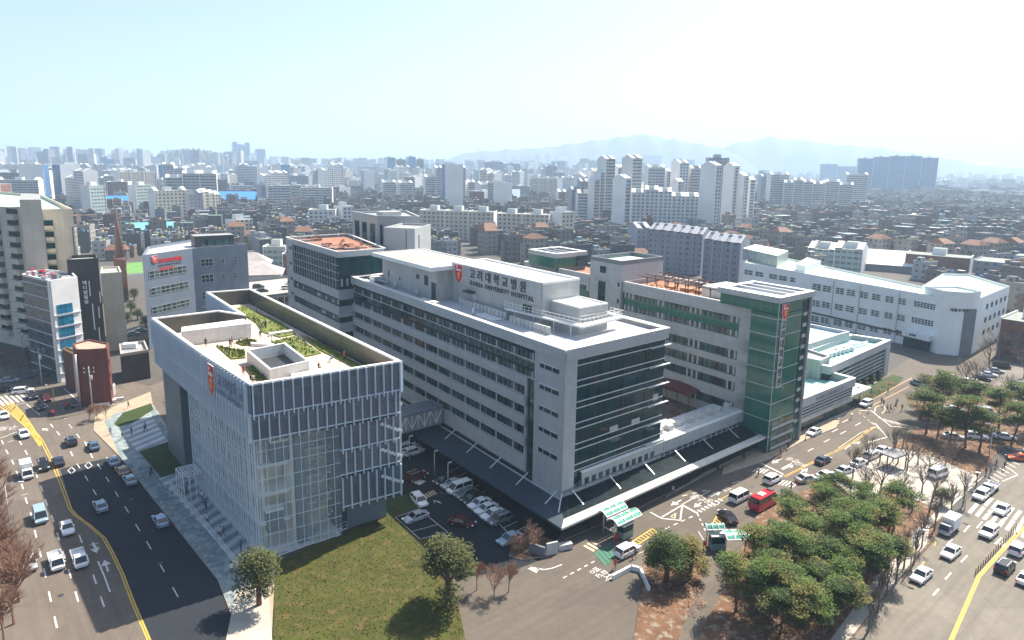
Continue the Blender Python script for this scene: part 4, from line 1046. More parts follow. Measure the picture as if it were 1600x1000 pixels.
def simple_windows(par, A, Bq, z_list, h, s_list, wd, glass, frame, name='window', cols=2, rows=1):
    for z in z_list:
        for s in s_list:
            b = B(); win_on(b, A, Bq, s, s + wd, z, z + h, glass, frame, cols, rows); b.build(name, par)
def dist(a, c): return math.hypot(a[0] - c[0], a[1] - c[1])

# white education building at right
ewm = M('white_render', (.76, .79, .80), .7, var=.1, scale=.12)
eb = thing('education_building', (*G(1400, 560), 0), 'long white education building with mint flat roof and paired windows, at right', 'building')
ZE = 17.0
ER = [G(1163, 410, ZE), G(1243, 424, ZE), G(1262, 428, ZE), G(1468, 464, ZE), G(1474, 466, ZE), G(1532, 466, ZE), G(1578, 447, ZE), G(1514, 428, ZE), G(1473, 427, ZE), G(1440, 447, ZE), G(1284, 414, ZE), G(1180, 393, ZE)]
b = B(); b.prism(ER, 0, ZE - .8, ewm, M('pale_mint_roof', (.55, .66, .55), .7, var=.1)); b.build('wall', eb)
b = B(); ring(b, ER, .35, ZE - .8, ZE, ewm, clad_dk); b.build('parapet', eb)
eA, eB2 = ER[2], ER[3]
def Zt(px, py): return (1140 + px * .2875, 370 + py * .2875)
for r, dy in enumerate((0, 88, 172)):
    for k, x in enumerate((452, 508, 578, 638, 708, 775, 848, 915)):
        x_, y_ = x - r * 6, 250 + (x - 452) * .17 + dy
        p0, p1 = Zt(x_, y_), Zt(x_ + 44, y_ + 46); win_at('window', eb, eA, eB2, p0[0], p0[1], p1[0], p1[1], g_win, ewm, 2, 3, .14, .16)
for x0, y0, x1, y1 in ((1003, 345, 1124, 402), (990, 432, 1112, 492)):
    p0, p1 = Zt(x0, y0), Zt(x1, y1); win_at('window', eb, eA, eB2, p0[0], p0[1], p1[0], p1[1], g_dark, ewm, 7, 3, .12, .14)
p0, p1 = Zt(985, 522), Zt(1090, 618); win_at('window', eb, eA, eB2, p0[0], p0[1], p1[0], p1[1], M('pale_blue_glass', (.28, .36, .42), .2), clad, 3, 2, .1, .1)
eA0, eB0 = ER[0], ER[1]
for r, dy in enumerate((0, 88)):
    for x in (82, 140, 215, 268, 330): 
        p0, p1 = Zt(x - r * 3, 175 + (x - 82) * .17 + dy), Zt(x + 44 - r * 3, 212 + (x - 82) * .17 + dy); win_at('window', eb, eA0, eB0, p0[0], p0[1], p1[0], p1[1], g_win, ewm, 2, 2, .12, .16)
L = dist(ER[5], ER[6]); 
for z in (4.2, 8.2, 12.4): simple_windows(eb, ER[5], ER[6], [z], 1.9, [L * (.22 + .155 * k) for k in range(5)], L * .075, g_dark, ewm, cols=1)
b = B()
ct = [ER[4]] + [tuple(np.array(ER[4]) * (1 - t) + np.array(ER[5]) * t + np.array([.25, -1]) * 2.4 * math.sin(t * math.pi)) for t in np.linspace(.12, .88, 7)] + [ER[5], tuple(np.array(ER[5]) + [-2, 8]), tuple(np.array(ER[4]) + [-1, 8])]
b.prism(ct, 0, 18.6, ewm, mintroof); ring(b, ct, .3, 18.6, 19.2, ewm, clad_dk)
A_, B_ = ct[4], ct[7]
b.build('stair_tower', eb)
b = B(); b.wall(ct[3], ct[5], .6, 4.2, 0, 14.2, .1, .35, M('slate_panel', (.16, .18, .2), .5)); b.build('dark_panel', eb)
b = B(); b.prism([G(1161, 387, 21), G(1215, 399, 21), G(1232, 391, 21), G(1180, 381, 21)], 16, 20.8, M('glazed_room', (.3, .36, .36), .3, var=.3, scale=.4), white)
b.build('roof_room', eb)
p_ = [G(1243, 413, 18.5), G(1258, 417, 18.5), G(1283, 409, 18.5), G(1262, 403, 18.5)]
b = B(); b.prism(p_, ZE - 1, 18.5, ewm, mintroof); ring(b, p_, .3, 18.5, 18.8, ewm); b.build('stair_head', eb)
b = B(); s0, z0 = ONW(1469, 487, ER[3], ER[5]); o, d, n = on_wall_pt(ct[1], ct[4], .2, 13.4, .3)
text_mesh(b, '새롬교육관', o, d, (0, 0, 1), 1.0, letter, .05, spacing=1.15, bold=.04); 
s0, z0 = ONW(1424, 551, eA, eB2); o, d, n = on_wall_pt(eA, eB2, s0, 4.0, 2.3); text_mesh(b, '교육관', o, d, (0, 0, 1), .8, letter, .05, bold=.03)
b.build('lettering', eb)
b = B(); s0, _z = ONW(1411, 558, eA, eB2); s1, _z = ONW(1453, 568, eA, eB2)
b.wall(eA, eB2, s0, s1, 3.4, 5.0, .0, 2.2, ewm); b.wall(eA, eB2, s0 + .5, s1 - .5, 0, 3.3, .0, 1.8, g_dark); b.build('entrance_porch', eb)
b = B()
for px_ in (1300, 1342, 1404): s_, _z = ONW(px_, 470, eA, eB2); b.wall(eA, eB2, s_, s_ + .25, 0, ZE - .8, .0, .2, clad)
b.wall(eA, eB2, 0, s0 - 1, 3.2, 3.8, .0, .25, darkm); b.build('drainpipe', eb)

# outpatient wing with canopy, right of the green tower
ow = thing('outpatient_wing', (*G(1300, 640), 0), 'low white-rimmed outpatient wing with a cream entrance canopy right of the green glass tower', 'building')
g1 = glass_mat('mint_pool_roof', (.36, .62, .58), .35, .0, var=.05, pw=30, ph=30, spec=.3)
bluer = M('pale_blue_roof', (.42, .60, .80), .6, var=.06)
Z1 = 7.6
O1 = [G(1246, 632, Z1), G(1336, 590, Z1), G(1330, 577, Z1), G(1290, 566, Z1), G(1246, 590, Z1)]
P0, P1 = Wp(61.2, -4.5), G(1334, 590, Z1); dd = np.array(P1) - np.array(P0)
b = B(); q = [P0, P1, tuple(np.array(P1) + E2 * 8.5), tuple(np.array(P0) + E2 * 12)]
b.prism(q, 0, 6.0, g_dark, g1); b.build('glazing', ow)
b = B(); ring(b, offset(q, .4), 1.0, 5.6, Z1, clad, white); b.wall(P0, P1, 0, dist(P0, P1), 2.2, 3.2, .02, .3, clad_lt)
for z in (3.5, 4.2, 4.9): b.wall(P0, P1, 0, dist(P0, P1) - .5, z, z + .3, .02, .3, clad_lt)
b.build('wall', ow)
b = B(); o, d, n = on_wall_pt(P0, P1, 8, 6.0, .45); text_mesh(b, 'KOREA UNIVERSITY', o, d, (0, 0, 1), 1.1, M('grey_lettering', (.2, .2, .22), .6, var=0), .04, spacing=1.3); b.build('lettering', ow)
b = B(); cp = [G(1243, 655, 3.4), G(1362, 605, 3.4), G(1322, 594, 3.4)]
b.prism([cp[0], cp[1], cp[2], tuple(np.array(P0) + dd * .0)], 3.0, 3.4, M('cream_canopy', (.74, .72, .66), .6, var=.05)); b.build('canopy', ow)
b = B()
for t in np.linspace(.1, .9, 6):
    p = np.array(cp[0]) * (1 - t) + np.array(cp[1]) * t + E2 * 1.0; b.beam((*p, .15), (*p, 3), .3, clad_lt, n=8); b.box((*(p + E2 * .6), 3.4), (.3, .3, .35), darkm)
b.build('column', ow)
# middle volumes behind
mid = thing('service_wing', (*G(1300, 560), 0), 'low service wing with pale blue and mint flat roofs behind the outpatient canopy', 'building')
Zm = 9.5
b = B(); q1 = [G(1295, 571, Zm), G(1388, 530, Zm), G(1345, 527, Zm), G(1300, 540, Zm)]
qa, qb_ = G(1296, 572, Zm), G(1389, 531, Zm); e2b = np.array(G(1330, 522, Zm)) - np.array(G(1389, 531, Zm))
q1 = [qa, qb_, tuple(np.array(qb_) + e2b), tuple(np.array(qa) + e2b * 1.1)]
b.prism(q1, 0, 8.2, g_dark, g1); b.build('glazing', mid)
b = B(); ring(b, offset(q1, .4), 1.1, 7.6, Zm, clad, white); Lq = dist(qa, qb_); b.wall(qa, qb_, Lq - 2.6, Lq + .3, 0, 7.6, .02, .5, clad)
for z in (1.4, 2.4, 3.4, 4.4, 5.4, 6.4): b.wall(qa, qb_, 1, Lq - 3, z, z + .3, .02, .25, clad)
b.build('wall', mid)
b = B(); q2 = [G(1240, 545, 11), G(1312, 522, 11), G(1328, 518, 11), G(1268, 506, 11), G(1225, 515, 11)]
b.prism(q2, 0, 10, clad, bluer); ring(b, q2, .4, 10, 11, clad_lt, white); b.build('roof_block', mid)
b = B(); q3 = [G(1246, 556, 10.8), G(1282, 563, 10.8), G(1297, 556, 10.8), G(1262, 545, 10.8)]
b.prism(q3, 0, 10.2, panel_mat('gridded_panel', (.42, .44, .41), .9, .9, joint=.6), greyroof); ring(b, q3, .3, 10.2, 10.8, clad_lt, white); b.build('plant_room', mid)
b = B()
for k in range(7):
    c = G(1292 + k * 6.5, 549 - k * 1.9, 10); b.box((*c, 8.3), (1.8, 1.0, 1.1), metal, AZ1 + .1 * k)
for k in range(3): c = G(1305 + k * 12, 541 - k * 3, 10); b.beam((*c, 9), (c[0] + 7, c[1] + 5, 9), .5, metal, n=8)
b.build('roof_machinery', mid)

# research building at left behind the annex
rb = thing('research_building', (*G(300, 540), 0), 'pale blue-grey research building with red lettering above ribbon windows, behind the annex', 'building')
bgm = panel_mat('shaded_blue_grey_render', (.17, .21, .27), 3.6, 3.6, joint=.85)  # blue-grey render, darkened to put the walls' shade into the colour
ZRb = 27.5
c_ = G(300, 388, ZRb); a_ = G(222, 399, ZRb); e_ = G(386, 381, ZRb)
# use the true front plane through the base at y~545
rA = G(238, 545); sc_ = rA[1] / G(238, 545)[1]
rA = a_; rC = c_; rE = e_
back1 = tuple(np.array(rA) + np.array([-9, 20.])); back2 = tuple(np.array(rE) + np.array([-22, 14.]))
b = B(); b.prism([rA, rC, rE, back2, back1], 0, ZRb - .8, bgm, M('white_roof_tiles', (.5, .5, .52), .7)); ring(b, [rA, rC, rE, back2, back1], .4, ZRb - .8, ZRb, bgm); b.build('wall', rb)
for (y0, y1, x0, x1) in ((418, 432, 232, 292), (443, 458, 234, 295), (472, 486, 236, 297), (500, 514, 238, 299)):
    s0, z1 = ONW(x0, y0 + 2, rA, rC); s1, z0 = ONW(x1, y1 - 3, rA, rC)
    zc = (z0 + z1) / 2; b = B(); win_on(b, rA, rC, s0, s1, zc - 1.1, zc + 1.1, g_win, clad, 8, 2, .12, .1); b.build('window', rb)
    s0, z1 = ONW(223 + (y0 - 418) * .12, y0 + 2, back1, rA)
for (x0, y0, x1, y1) in ((313, 405, 333, 415), (346, 404, 351, 412), (367, 400, 371, 410), (314, 430, 334, 440), (347, 428, 352, 436), (367, 425, 371, 435), (315, 456, 335, 466), (316, 480, 328, 488), (348, 452, 353, 460)):
    win_at('window', rb, rC, rE, x0, y0, x1, y1, g_dark, clad, 3 if x1 - x0 > 8 else 1, 2, .12, .14)
b = B(); 
for z in (8, 13, 18, 23): b.wall(back1, rA, 1, dist(back1, rA) - 1, z, z + 1.6, .01, .08, g_dark)
b.build('window_band', rb)
b = B(); s0, z0 = ONW(247, 411, rA, rC); o, d, n = on_wall_pt(rA, rC, s0, z0, .05); text_mesh(b, '고려대학교병원', o, d, (0, 0, 1), 1.35, redm, .06, bold=.05, spacing=1.05)
o, d, n = on_wall_pt(rA, rC, s0, z0 - 2.3, .05); text_mesh(b, '의생명연구원', o, d, (0, 0, 1), 1.0, redm, .06, bold=.04); 
o, d, n = on_wall_pt(rA, rC, s0, z0 - 1.0, .05); text_mesh(b, 'KOREA UNIVERSITY HOSPITAL', o, d, (0, 0, 1), .62, letter, .04)
b.build('lettering', rb)
b = B(); s0, z0 = ONW(241, 406, rA, rC); o, d, n = on_wall_pt(rA, rC, s0, z0, .03); shield(b, o, d, 1.9, 2.2, n); b.build('emblem', rb)
b = B(); m0 = np.array(rC) * .55 + np.array(rE) * .45; b.box((m0[0] - 5, m0[1] + 8, ZRb - .8), (12, 6, 3.6), darkm, R(35), greyroof); b.box((m0[0] - 3, m0[1] + 5.6, ZRb - .6), (9, 1, 2), g_win, R(35))
b.build('plant_room', rb)

# rooftop car deck behind the annex
pk = thing('parking_deck', (*G(430, 440, 9), 0), 'open multi-storey parking deck with cars on its pale roof behind the annex', 'car park')
Zp = 10.0
PKp = [G(396, 466, Zp), G(470, 460, Zp), G(500, 430, Zp), G(440, 434, Zp), G(385, 441, Zp)]
PKp = [G(380, 470, Zp), G(475, 458, Zp), G(470, 432, Zp), G(384, 441, Zp)]
b = B()
for z in (0.2, 3.2, 6.4, 9.6): b.prism(PKp, z, z + .35, conc, M('deck_concrete', (.42, .4, .34), .8))
ring(b, PKp, .25, 9.96, 10.9, clad_dk); ring(b, PKp, .25, 6.7, 7.6, clad_dk); ring(b, PKp, .25, 3.6, 4.4, clad_dk)
b.build('floor_deck', pk)
b = B()
for i in range(4):
    for t in np.arange(.05, 1, .12):
        p = np.array(PKp[i]) * (1 - t) + np.array(PKp[(i + 1) % 4]) * t; b.beam((*p, 0), (*p, 9.9), .5, clad_dk)
b.build('column', pk)

# left cluster ------------------------------------------------------------
def block(name, label, cat, px, z, wallm, roofm, parapet=.6, base=0.0, pm=None, group=None):
    pl = [G(*p, z) for p in px]; t = thing(name, (*pl[0], 0), label, cat, group)
    b = B(); b.prism(pl, base, z - parapet, wallm, roofm); b.build('wall', t)
    if parapet > 0: b = B(); ring(b, pl, .35, z - parapet, z, pm or wallm); b.build('parapet', t)
    return t, pl
beige = panel_mat('beige_panel', (.62, .57, .46), 2.6, 2.2, joint=.72)
ZA = 40.5
ap, pl = block('apartment_building', 'tall beige apartment tower with stacked balconies at the far left edge', 'apartment block', [(33, 302), (62, 303), (113, 326), (60, 327), (-60, 318), (-110, 290)], ZA, beige, mintroof, 1.0)
# true front corner of the tower stands at about (75, 585)
A_, B_ = pl[4], pl[3]; L = dist(A_, B_)
for k in range(12):
    z = 3 + k * 3.1
    for j in range(4): b = B(); b.wall(A_, B_, L * (.12 + .24 * j), L * (.12 + .24 * j) + L * .14, z, z + 1.5, .02, 1.2, beige, M('balcony_floor', (.4, .4, .42))); b.build('balcony', ap)
for k in range(12):
    z = 4.6 + k * 3.1; b = B()
    for j in range(4): b.wall(A_, B_, L * (.12 + .24 * j), L * (.12 + .24 * j) + L * .14, z, z + 1.4, .02, .1, g_dark)
    b.build('window', ap)
A2, B2 = pl[3], pl[2]; L = dist(A2, B2); 
for k in range(11):
    b = B(); z = 5 + k * 3.1; b.wall(A2, B2, L * .12, L * .38, z, z + 1.5, .02, .1, g_dark); b.wall(A2, B2, L * .12, L * .38, z - 1, z, .02, .9, beige); b.build('window', ap)
b = B(); b.wall(A2, B2, L * .03, L * .05, 0, ZA - 2, .02, .2, darkm); b.wall(A2, B2, L * .93, L * .95, 0, ZA - 5, .02, .2, darkm); b.build('joint', ap)
pq = [G(33, 302, ZA + 3), G(62, 303, ZA + 3), G(64, 312, ZA + 3), G(30, 312, ZA + 3)]
b = B(); b.prism(pq, 0, ZA + 3, beige, greyroof); b.build('lift_tower', ap)

ZO = 25.4
go, pl = block('office_building', 'dark glass office block with bright blue window columns and a cluttered roof, at left', 'office', [(34, 428), (78, 438), (120, 432), (112, 424), (60, 420)], ZO, glass_mat('smoky_glass', (.07, .09, .1), .08, .05, pw=1.6, ph=3.2), greyroof, .5, 0, white)
A_, B_ = pl[0], pl[1]; L = dist(A_, B_)
b = B()
for z in np.arange(2.6, ZO, 3.0): b.wall(A_, B_, 0, L, z, z + .16, .01, .25, metal)
b.wall(A_, B_, L - .8, L, 0, ZO, .02, .4, white); b.build('transom', go)
A_, B_ = pl[1], pl[2]; L = dist(A_, B_)
b = B(); b.wall(A_, B_, 0, L, 0, ZO, .01, .2, white); b.build('wall', go)
cyan_g = glass_mat('blue_window_glass', (.01, .14, .24), .1, .02, pw=1.1, ph=1.5)
for k in range(6):
    b = B(); z = 2.4 + k * 2.9; b.wall(A_, B_, L * .12, L * .70, z, z + 2.3, .2, .3, cyan_g); b.wall(A_, B_, 0, L, z - .25, z - .1, .2, .5, metal); b.build('window', go)
b = B()
for k in range(26): 
    t_, u_ = rr.random(), rr.random(); p = (np.array(pl[0]) * (1 - t_) + np.array(pl[1]) * t_) * (1 - u_ * .7) + (np.array(pl[4]) * (1 - t_) + np.array(pl[3]) * t_) * u_ * .7
    b.box((*p, ZO - .5), (rr.uniform(.6, 1.6), rr.uniform(.6, 1.6), rr.uniform(.6, 1.4)), rr.choice([metal, brown, redm, clad_dk, white]), rr.random())
b.build('roof_equipment', go, kind='stuff')
ZD = 28.8
dk, pl = block('office_building', 'charcoal tower with a vertical white sign and slit windows beside the glass office', 'tower', [(104, 406), (153, 403), (151, 397), (110, 399)], ZD, M('charcoal_panel', (.055, .05, .05), .6), greyroof, .8)
A_, B_ = pl[0], pl[1]; L = dist(A_, B_); b = B()
for s_, z0, z1 in ((.62, 19, 23), (.66, 10, 17), (.8, 7, 10.5), (.85, 13, 16), (.78, 3, 5), (.93, 17, 20)): b.wall(A_, B_, L * s_, L * s_ + .25, z0, z1, .02, .12, white)
b.build('slit_window', dk)
b = B()
for i, ch in enumerate('메디칼빌딩'): o, d, n = on_wall_pt(A_, B_, L * .42, 22.2 - i * 1.25, .06); text_mesh(b, ch, o, d, (0, 0, 1), 1.1, whitem, .05, bold=.03)
b.build('lettering', dk)
wb, pl = block('office_building', 'cream stone-clad block with a blank side wall next to the charcoal tower', 'building', [(157, 427), (190, 425), (186, 416), (158, 417)], 22.6, beige, greyroof, .5)
rbm = panel_mat('rust_red_panel', (.17, .05, .04), 1.0, 30, joint=.5, var=.25)
rd, pl = block('shop_building', 'narrow rust-red building with a tan roof at the street corner on the left', 'building', [(113, 537), (118, 546), (137, 546), (167, 544), (170, 536), (140, 530)], 13.0, rbm, M('tan_roof', (.4, .32, .24), .8), .3)
A_, B_ = pl[2], pl[3]; L = dist(A_, B_)
simple_windows(rd, pl[3], pl[4], [3, 6, 9], 1.2, [.8], 1.0, g_dark, brown)
b = B(); p = np.array(pl[1]); b.beam((*(p + [.2, -.6]), 0), (*(p + [.2, -.6]), 12), .5, metal, n=8); b.build('flue', rd)
gs, pl = block('shop_building', 'low brick shop with a small green roof strip left of the rust-red building', 'building', [(97, 545), (113, 553), (118, 548), (103, 541)], 9.5, M('brick_brown', (.13, .07, .05), .8), lawn, .2)
sm_, pl = block('house', 'small dark two-storey house with a grey roof tray right of the rust-red building', 'house', [(188, 553), (232, 546), (226, 532), (186, 537)], 7.5, M('dark_render', (.06, .055, .055), .8), greyroof, .7, 0, conc)
b = B(); c = G(203, 539, 7.6); b.box((*c, 6.9), (3.2, 2, 1.2), white, .3); b.build('roof_box', sm_)
grw, pl = block('garden_wall', 'grey concrete wall enclosing the yard in front of the rust-red building', 'wall', [(146, 617), (172, 612), (180, 600), (178, 598), (170, 609), (146, 614)], 2.2, clad, clad, 0)
ch_, pl = block('church', 'dark brick church tower with a slender spire behind the offices at left', 'church', [(177, 404), (196, 406), (196, 400), (179, 399)], 16, brown, brown, 0)
c = np.mean(np.array(pl), axis=0); b = B(); b.beam((*c, 15.9), (*c, 36), 3.4, M('spire_copper', (.16, .09, .07)), n=8, w2=.2); b.build('spire', ch_)
hk, pl = block('sports_pitch', 'small bright green pitch with pale surround beside the church', 'pitch', [(196, 428), (224, 426), (222, 409), (198, 411)], 1.0, white, M('pitch_green', (.12, .28, .06), .8), 0)
for k, (x, y, r_) in enumerate(((395, 404, 9), (400, 419, 12))):
    t = thing('hip_roof_house', (*G(x, y, 8), 0), ('hipped grey-roofed pavilion, the upper of two behind the parking deck', 'hipped grey-roofed pavilion, the lower of two behind the parking deck')[k], 'house')
    c = G(x, y + 6, 5); b = B(); b.box((*c, 0), (r_ * 2 - 3, r_ * 1.5, 5), clad_lt, R(15)); b.build('wall', t)
    co, si = math.cos(R(15)), math.sin(R(15)); q = [(c[0] + a * co - e * si, c[1] + a * si + e * co, 5) for a, e in ((-r_, -r_ * .8), (r_, -r_ * .8), (r_, r_ * .8), (-r_, r_ * .8))]
    rt_ = [(c[0] - 2 * co, c[1] - 2 * si, 10), (c[0] + 2 * co, c[1] + 2 * si, 10)]
    b = B(); b.add(q + rt_, [(0, 1, 5, 4), (1, 2, 5), (2, 3, 4, 5), (3, 0, 4), (3, 2, 1, 0)], M('pale_tile', (.42, .38, .37), .7)); b.build('roof', t)
# ================================================================ the city behind
rc = random.Random(11)
ORD = ['first', 'second', 'third', 'fourth', 'fifth', 'sixth', 'seventh', 'eighth', 'ninth', 'tenth', 'eleventh', 'twelfth', 'thirteenth', 'fourteenth', 'fifteenth',
       'sixteenth', 'seventeenth', 'eighteenth', 'nineteenth', 'twentieth']
def single_out(objs):
    """labels that would repeat get their place in the row, counted from the left of the photo"""
    d = {}
    for o in objs: d.setdefault(o['label'], []).append(o)
    for k, v in d.items():
        if len(v) < 2: continue
        v.sort(key=lambda o: PROJ(*o.location)[0])
        for i, o in enumerate(v):
            if len(v) == 2: w_ = ('left one of two', 'right one of two')[i]
            elif i < 12 or i < len(v) / 2: w_ = (ORD[i] if i < 20 else str(i + 1) + 'th') + ' from left'
            else: j = len(v) - 1 - i; w_ = (ORD[j] if j < 20 else str(j + 1) + 'th') + ' from right'
            o['label'] = k + ', ' + w_
facade = {
 'band': window_mat('balcony_facade', (.50, .50, .50), (.06, .08, .10), 4.2, 2.9, .0, .93, .30, .78, spandrel=None),
 'grid': window_mat('window_grid_facade', (.60, .60, .60), (.05, .07, .09), 3.6, 2.9, .22, .78, .28, .80),
 'cream': window_mat('cream_facade', (.56, .52, .42), (.08, .07, .06), 3.4, 2.9, .2, .72, .28, .8),
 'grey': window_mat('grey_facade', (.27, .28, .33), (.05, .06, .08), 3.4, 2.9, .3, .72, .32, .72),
 'blue': window_mat('blue_glass_facade', (.06, .14, .27), (.03, .10, .22), 2.4, 3.4, .05, .95, .2, .9),
 'dark': window_mat('dark_facade', (.14, .13, .13), (.04, .05, .06), 3.0, 3.2, .15, .85, .3, .75),
 'red': window_mat('brick_facade', (.24, .10, .07), (.05, .05, .06), 3.2, 3.0, .3, .75, .3, .75),
 'teal': window_mat('pale_green_facade', (.42, .50, .47), (.08, .12, .12), 3.0, 3.0, .1, .9, .3, .75),
}
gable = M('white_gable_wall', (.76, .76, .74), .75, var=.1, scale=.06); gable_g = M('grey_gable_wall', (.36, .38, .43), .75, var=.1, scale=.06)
roof_g = M('apartment_roof', (.24, .27, .25), .85, var=.2)
def slab_block(xy, ang, w, d, h, style, steps=(1.0,), gmat=None, caps=True, root=None, base=0.0):
    """apartment slab: window-banded long sides, blank gable ends, lift heads; heights step along its length"""
    t = root; n = len(steps); co, si = math.cos(ang), math.sin(ang); fm = facade[style]; gm = gmat or (gable_g if style in ('grey', 'dark') else gable)
    P = lambda a, e: (xy[0] + a * co - e * si, xy[1] + a * si + e * co)
    b = B(); g = B(); r = B()
    for i, s in enumerate(steps):
        x0, x1 = -w / 2 + w * i / n, -w / 2 + w * (i + 1) / n; hh = h * s
        b.prism([P(x0 + .3, -d / 2), P(x1 - .3, -d / 2), P(x1 - .3, d / 2), P(x0 + .3, d / 2)], base, hh, fm, roof_g)
        for xx in (x0, x1 - .3): g.prism([P(xx - .01, -d / 2 - .35), P(xx + .35, -d / 2 - .35), P(xx + .35, d / 2 + .35), P(xx - .01, d / 2 + .35)], base, hh + .5, gm)
        if caps:                              # pitched caps over the gables and a lift head
            for xx in ((x0, x0 + 3.2), (x1 - 3.2, x1)):
                v = [(*P(xx[0], -d / 2), hh + .5), (*P(xx[1], -d / 2), hh + .5), (*P(xx[1], d / 2), hh + .5), (*P(xx[0], d / 2), hh + .5), (*P(xx[0], 0), hh + 3.6), (*P(xx[1], 0), hh + 3.6)]
                r.add(v, [(0, 1, 5, 4), (2, 3, 4, 5), (0, 4, 3), (1, 2, 5), (3, 2, 1, 0)], gm)
        c = P((x0 + x1) / 2, d * .12); r.box((*c, hh), (min(6, w / n * .4), d * .5, 3.4), gm, ang, roof_g)
    b.build('wall', t); g.build('gable_wall', t); r.build('roof', t)
APT = []
def apt(pl, pr, yt, yb, style, label, rot=0.0, depth=11.0, steps=(1.0,), caps=True, gm=None, name='apartment_block', cat='apartment block', group='apartment blocks of the city'):
    c = G((pl + pr) / 2, yb); h = HZ(yt, c); a = math.atan2(c[1], c[0]) - math.pi / 2
    wd = (pr - pl) / FPX * math.hypot(*c) / math.cos(R(min(20, abs((pl + pr) / 2 - 800) / 800 * 36)))
    rot_ = R(rot); side = depth * abs(math.sin(rot_)); wd = max(6, (wd - side) / max(.35, math.cos(rot_)))
    t = thing(name, (*c, 0), label, cat, group); slab_block(c, a + rot_, wd, depth, h, style, steps, gm, caps, t); APT.append((c, max(wd, depth) / 2 + 6)); return t
A = apt
for k_, (x_, yt_, w_, st_) in enumerate(((926, 268, 18, 'band'), (942, 262, 16, 'grid'), (962, 262, 18, 'band'), (990, 270, 18, 'band'), (1018, 276, 20, 'grid'), (1036, 268, 18, 'band'), (1058, 272, 16, 'grey'), (1076, 276, 18, 'band'), (1088, 270, 16, 'grid'), (1120, 270, 18, 'band'), (1150, 285, 16, 'grid'), (905, 276, 16, 'band'), (1008, 290, 14, 'band'), (1066, 288, 14, 'grid'))):
    A(x_ - w_ / 2, x_ + w_ / 2, yt_, 340, st_, f'back-row gabled tower inside the high-rise cluster, {("first", "second", "third", "fourth", "fifth", "sixth", "seventh", "eighth", "ninth", "tenth", "eleventh", "twelfth", "thirteenth", "fourteenth")[sorted([926, 942, 962, 990, 1018, 1036, 1058, 1076, 1088, 1120, 1150, 905, 1008, 1066]).index(x_)]} from left', 25 + k_ * 3, 13)
A(917, 953, 262, 352, 'band', 'stepped white apartment slab at the left of the dense high-rise cluster', 24, 14, (.78, .9, 1))
A(930, 957, 249, 352, 'band', 'tallest gabled tower on the left side of the high-rise cluster', 30, 16)
A(968, 998, 248, 357, 'band', 'tall white tower with lit balconies in the middle left of the cluster', 34, 16)
A(955, 982, 279, 363, 'band', 'blank-gabled white slab standing foremost in the high-rise cluster', 52, 13)
A(986, 1084, 297, 364, 'grid', 'wide white slab with a stepped roofline across the front of the cluster', 4, 13, (.93, 1.0, .96, .86, .86))
A(1004, 1034, 262, 345, 'band', 'apartment tower rising behind the wide stepped white slab', 20)
A(1045, 1070, 255, 345, 'grid', 'gabled white tower above the right half of the wide slab', 35, 15)
A(1070, 1092, 264, 345, 'band', 'pink-grey apartment tower tucked right of centre in the cluster', 20, 12, gm=M('pinkish_gable', (.45, .40, .40)))
A(1090, 1119, 259, 368, 'grid', 'high white gabled tower at the right front of the cluster', 48, 16)
A(1098, 1130, 247, 352, 'grey', 'grey flat-topped tower, the highest at the right of the cluster', 10, 18, caps=False)
A(1126, 1147, 260, 357, 'grid', 'narrow white tower with bright windowed side beside the grey one', 40, 14)
A(1141, 1161, 275, 358, 'grid', 'white tower with blank gable near the right end of the cluster', 50, 13)
A(1157, 1173, 281, 354, 'band', 'rightmost tower of the high-rise cluster', 40, 11)
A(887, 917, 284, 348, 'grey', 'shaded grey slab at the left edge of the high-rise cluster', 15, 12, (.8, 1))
A(898, 934, 302, 350, 'band', 'low banded slab at the foot of the cluster, left side', 12, 12)
A(1050, 1060, 284, 350, 'grid', 'slim white tower peeping over the wide slab', 30, 12)
A(979, 1014, 356, 402, 'grey', 'grey apartment row, left one of three before the cluster', 30, 12)
A(1014, 1104, 361, 424, 'grey', 'long grey apartment row with sawtooth roof before the cluster', -22, 12, (1, 1, .99, .98, .97, .96))
A(1100, 1163, 375, 440, 'grey', 'grey apartment row, right one before the white education building', -20, 12, (1, .98, .97, .96))
A(657, 776, 329, 374, 'cream', 'long cream apartment slab with flat roof behind the rear tower', -16, 11, (1, 1, 1), caps=False)
A(776, 862, 334, 378, 'cream', 'long cream slab, continuing right behind the helipad', -14, 11, (1, 1), caps=False)
A(858, 896, 331, 380, 'cream', 'bright cream slab end with deep balconies left of the cluster', 40, 12, caps=False)
A(601, 618, 246, 290, 'blue', 'tall dark tower, first of the four far twins', 30, 16, caps=False)
A(619, 634, 249, 290, 'dark', 'tall dark tower, second of the four far twins', 10, 14, caps=False)
A(635, 650, 245, 290, 'blue', 'tall dark tower, third of the four far twins', 25, 14, caps=False)
A(650, 662, 249, 290, 'dark', 'tall dark tower, fourth of the four far twins', 10, 14, caps=False)
A(595, 619, 285, 318, 'band', 'pale blue-white slab below the far dark towers, left', 20)
A(620, 645, 286, 318, 'band', 'pale blue-white slab below the far dark towers, right', 25)
A(662, 690, 277, 322, 'band', 'grey slab left of the crowned apartment pair', 12, 13)
A(677, 703, 263, 322, 'band', 'crowned apartment tower, left of a tall pair', 15, 14, (1, .96))
A(700, 727, 262, 322, 'band', 'crowned apartment tower, right of a tall pair', 20, 14, (.96, 1))
A(742, 767, 288, 324, 'grid', 'white gabled slab right of the crowned pair', 40)
A(727, 742, 285, 322, 'band', 'narrow beige slab between the crowned pair and gabled slab', 20)
A(486, 527, 327, 365, 'grid', 'white nine-storey block in front of the brown quarter, left half', -10, 12, caps=False)
A(524, 552, 322, 364, 'grid', 'white nine-storey block beside it, brighter right half', 30, 12, caps=False)
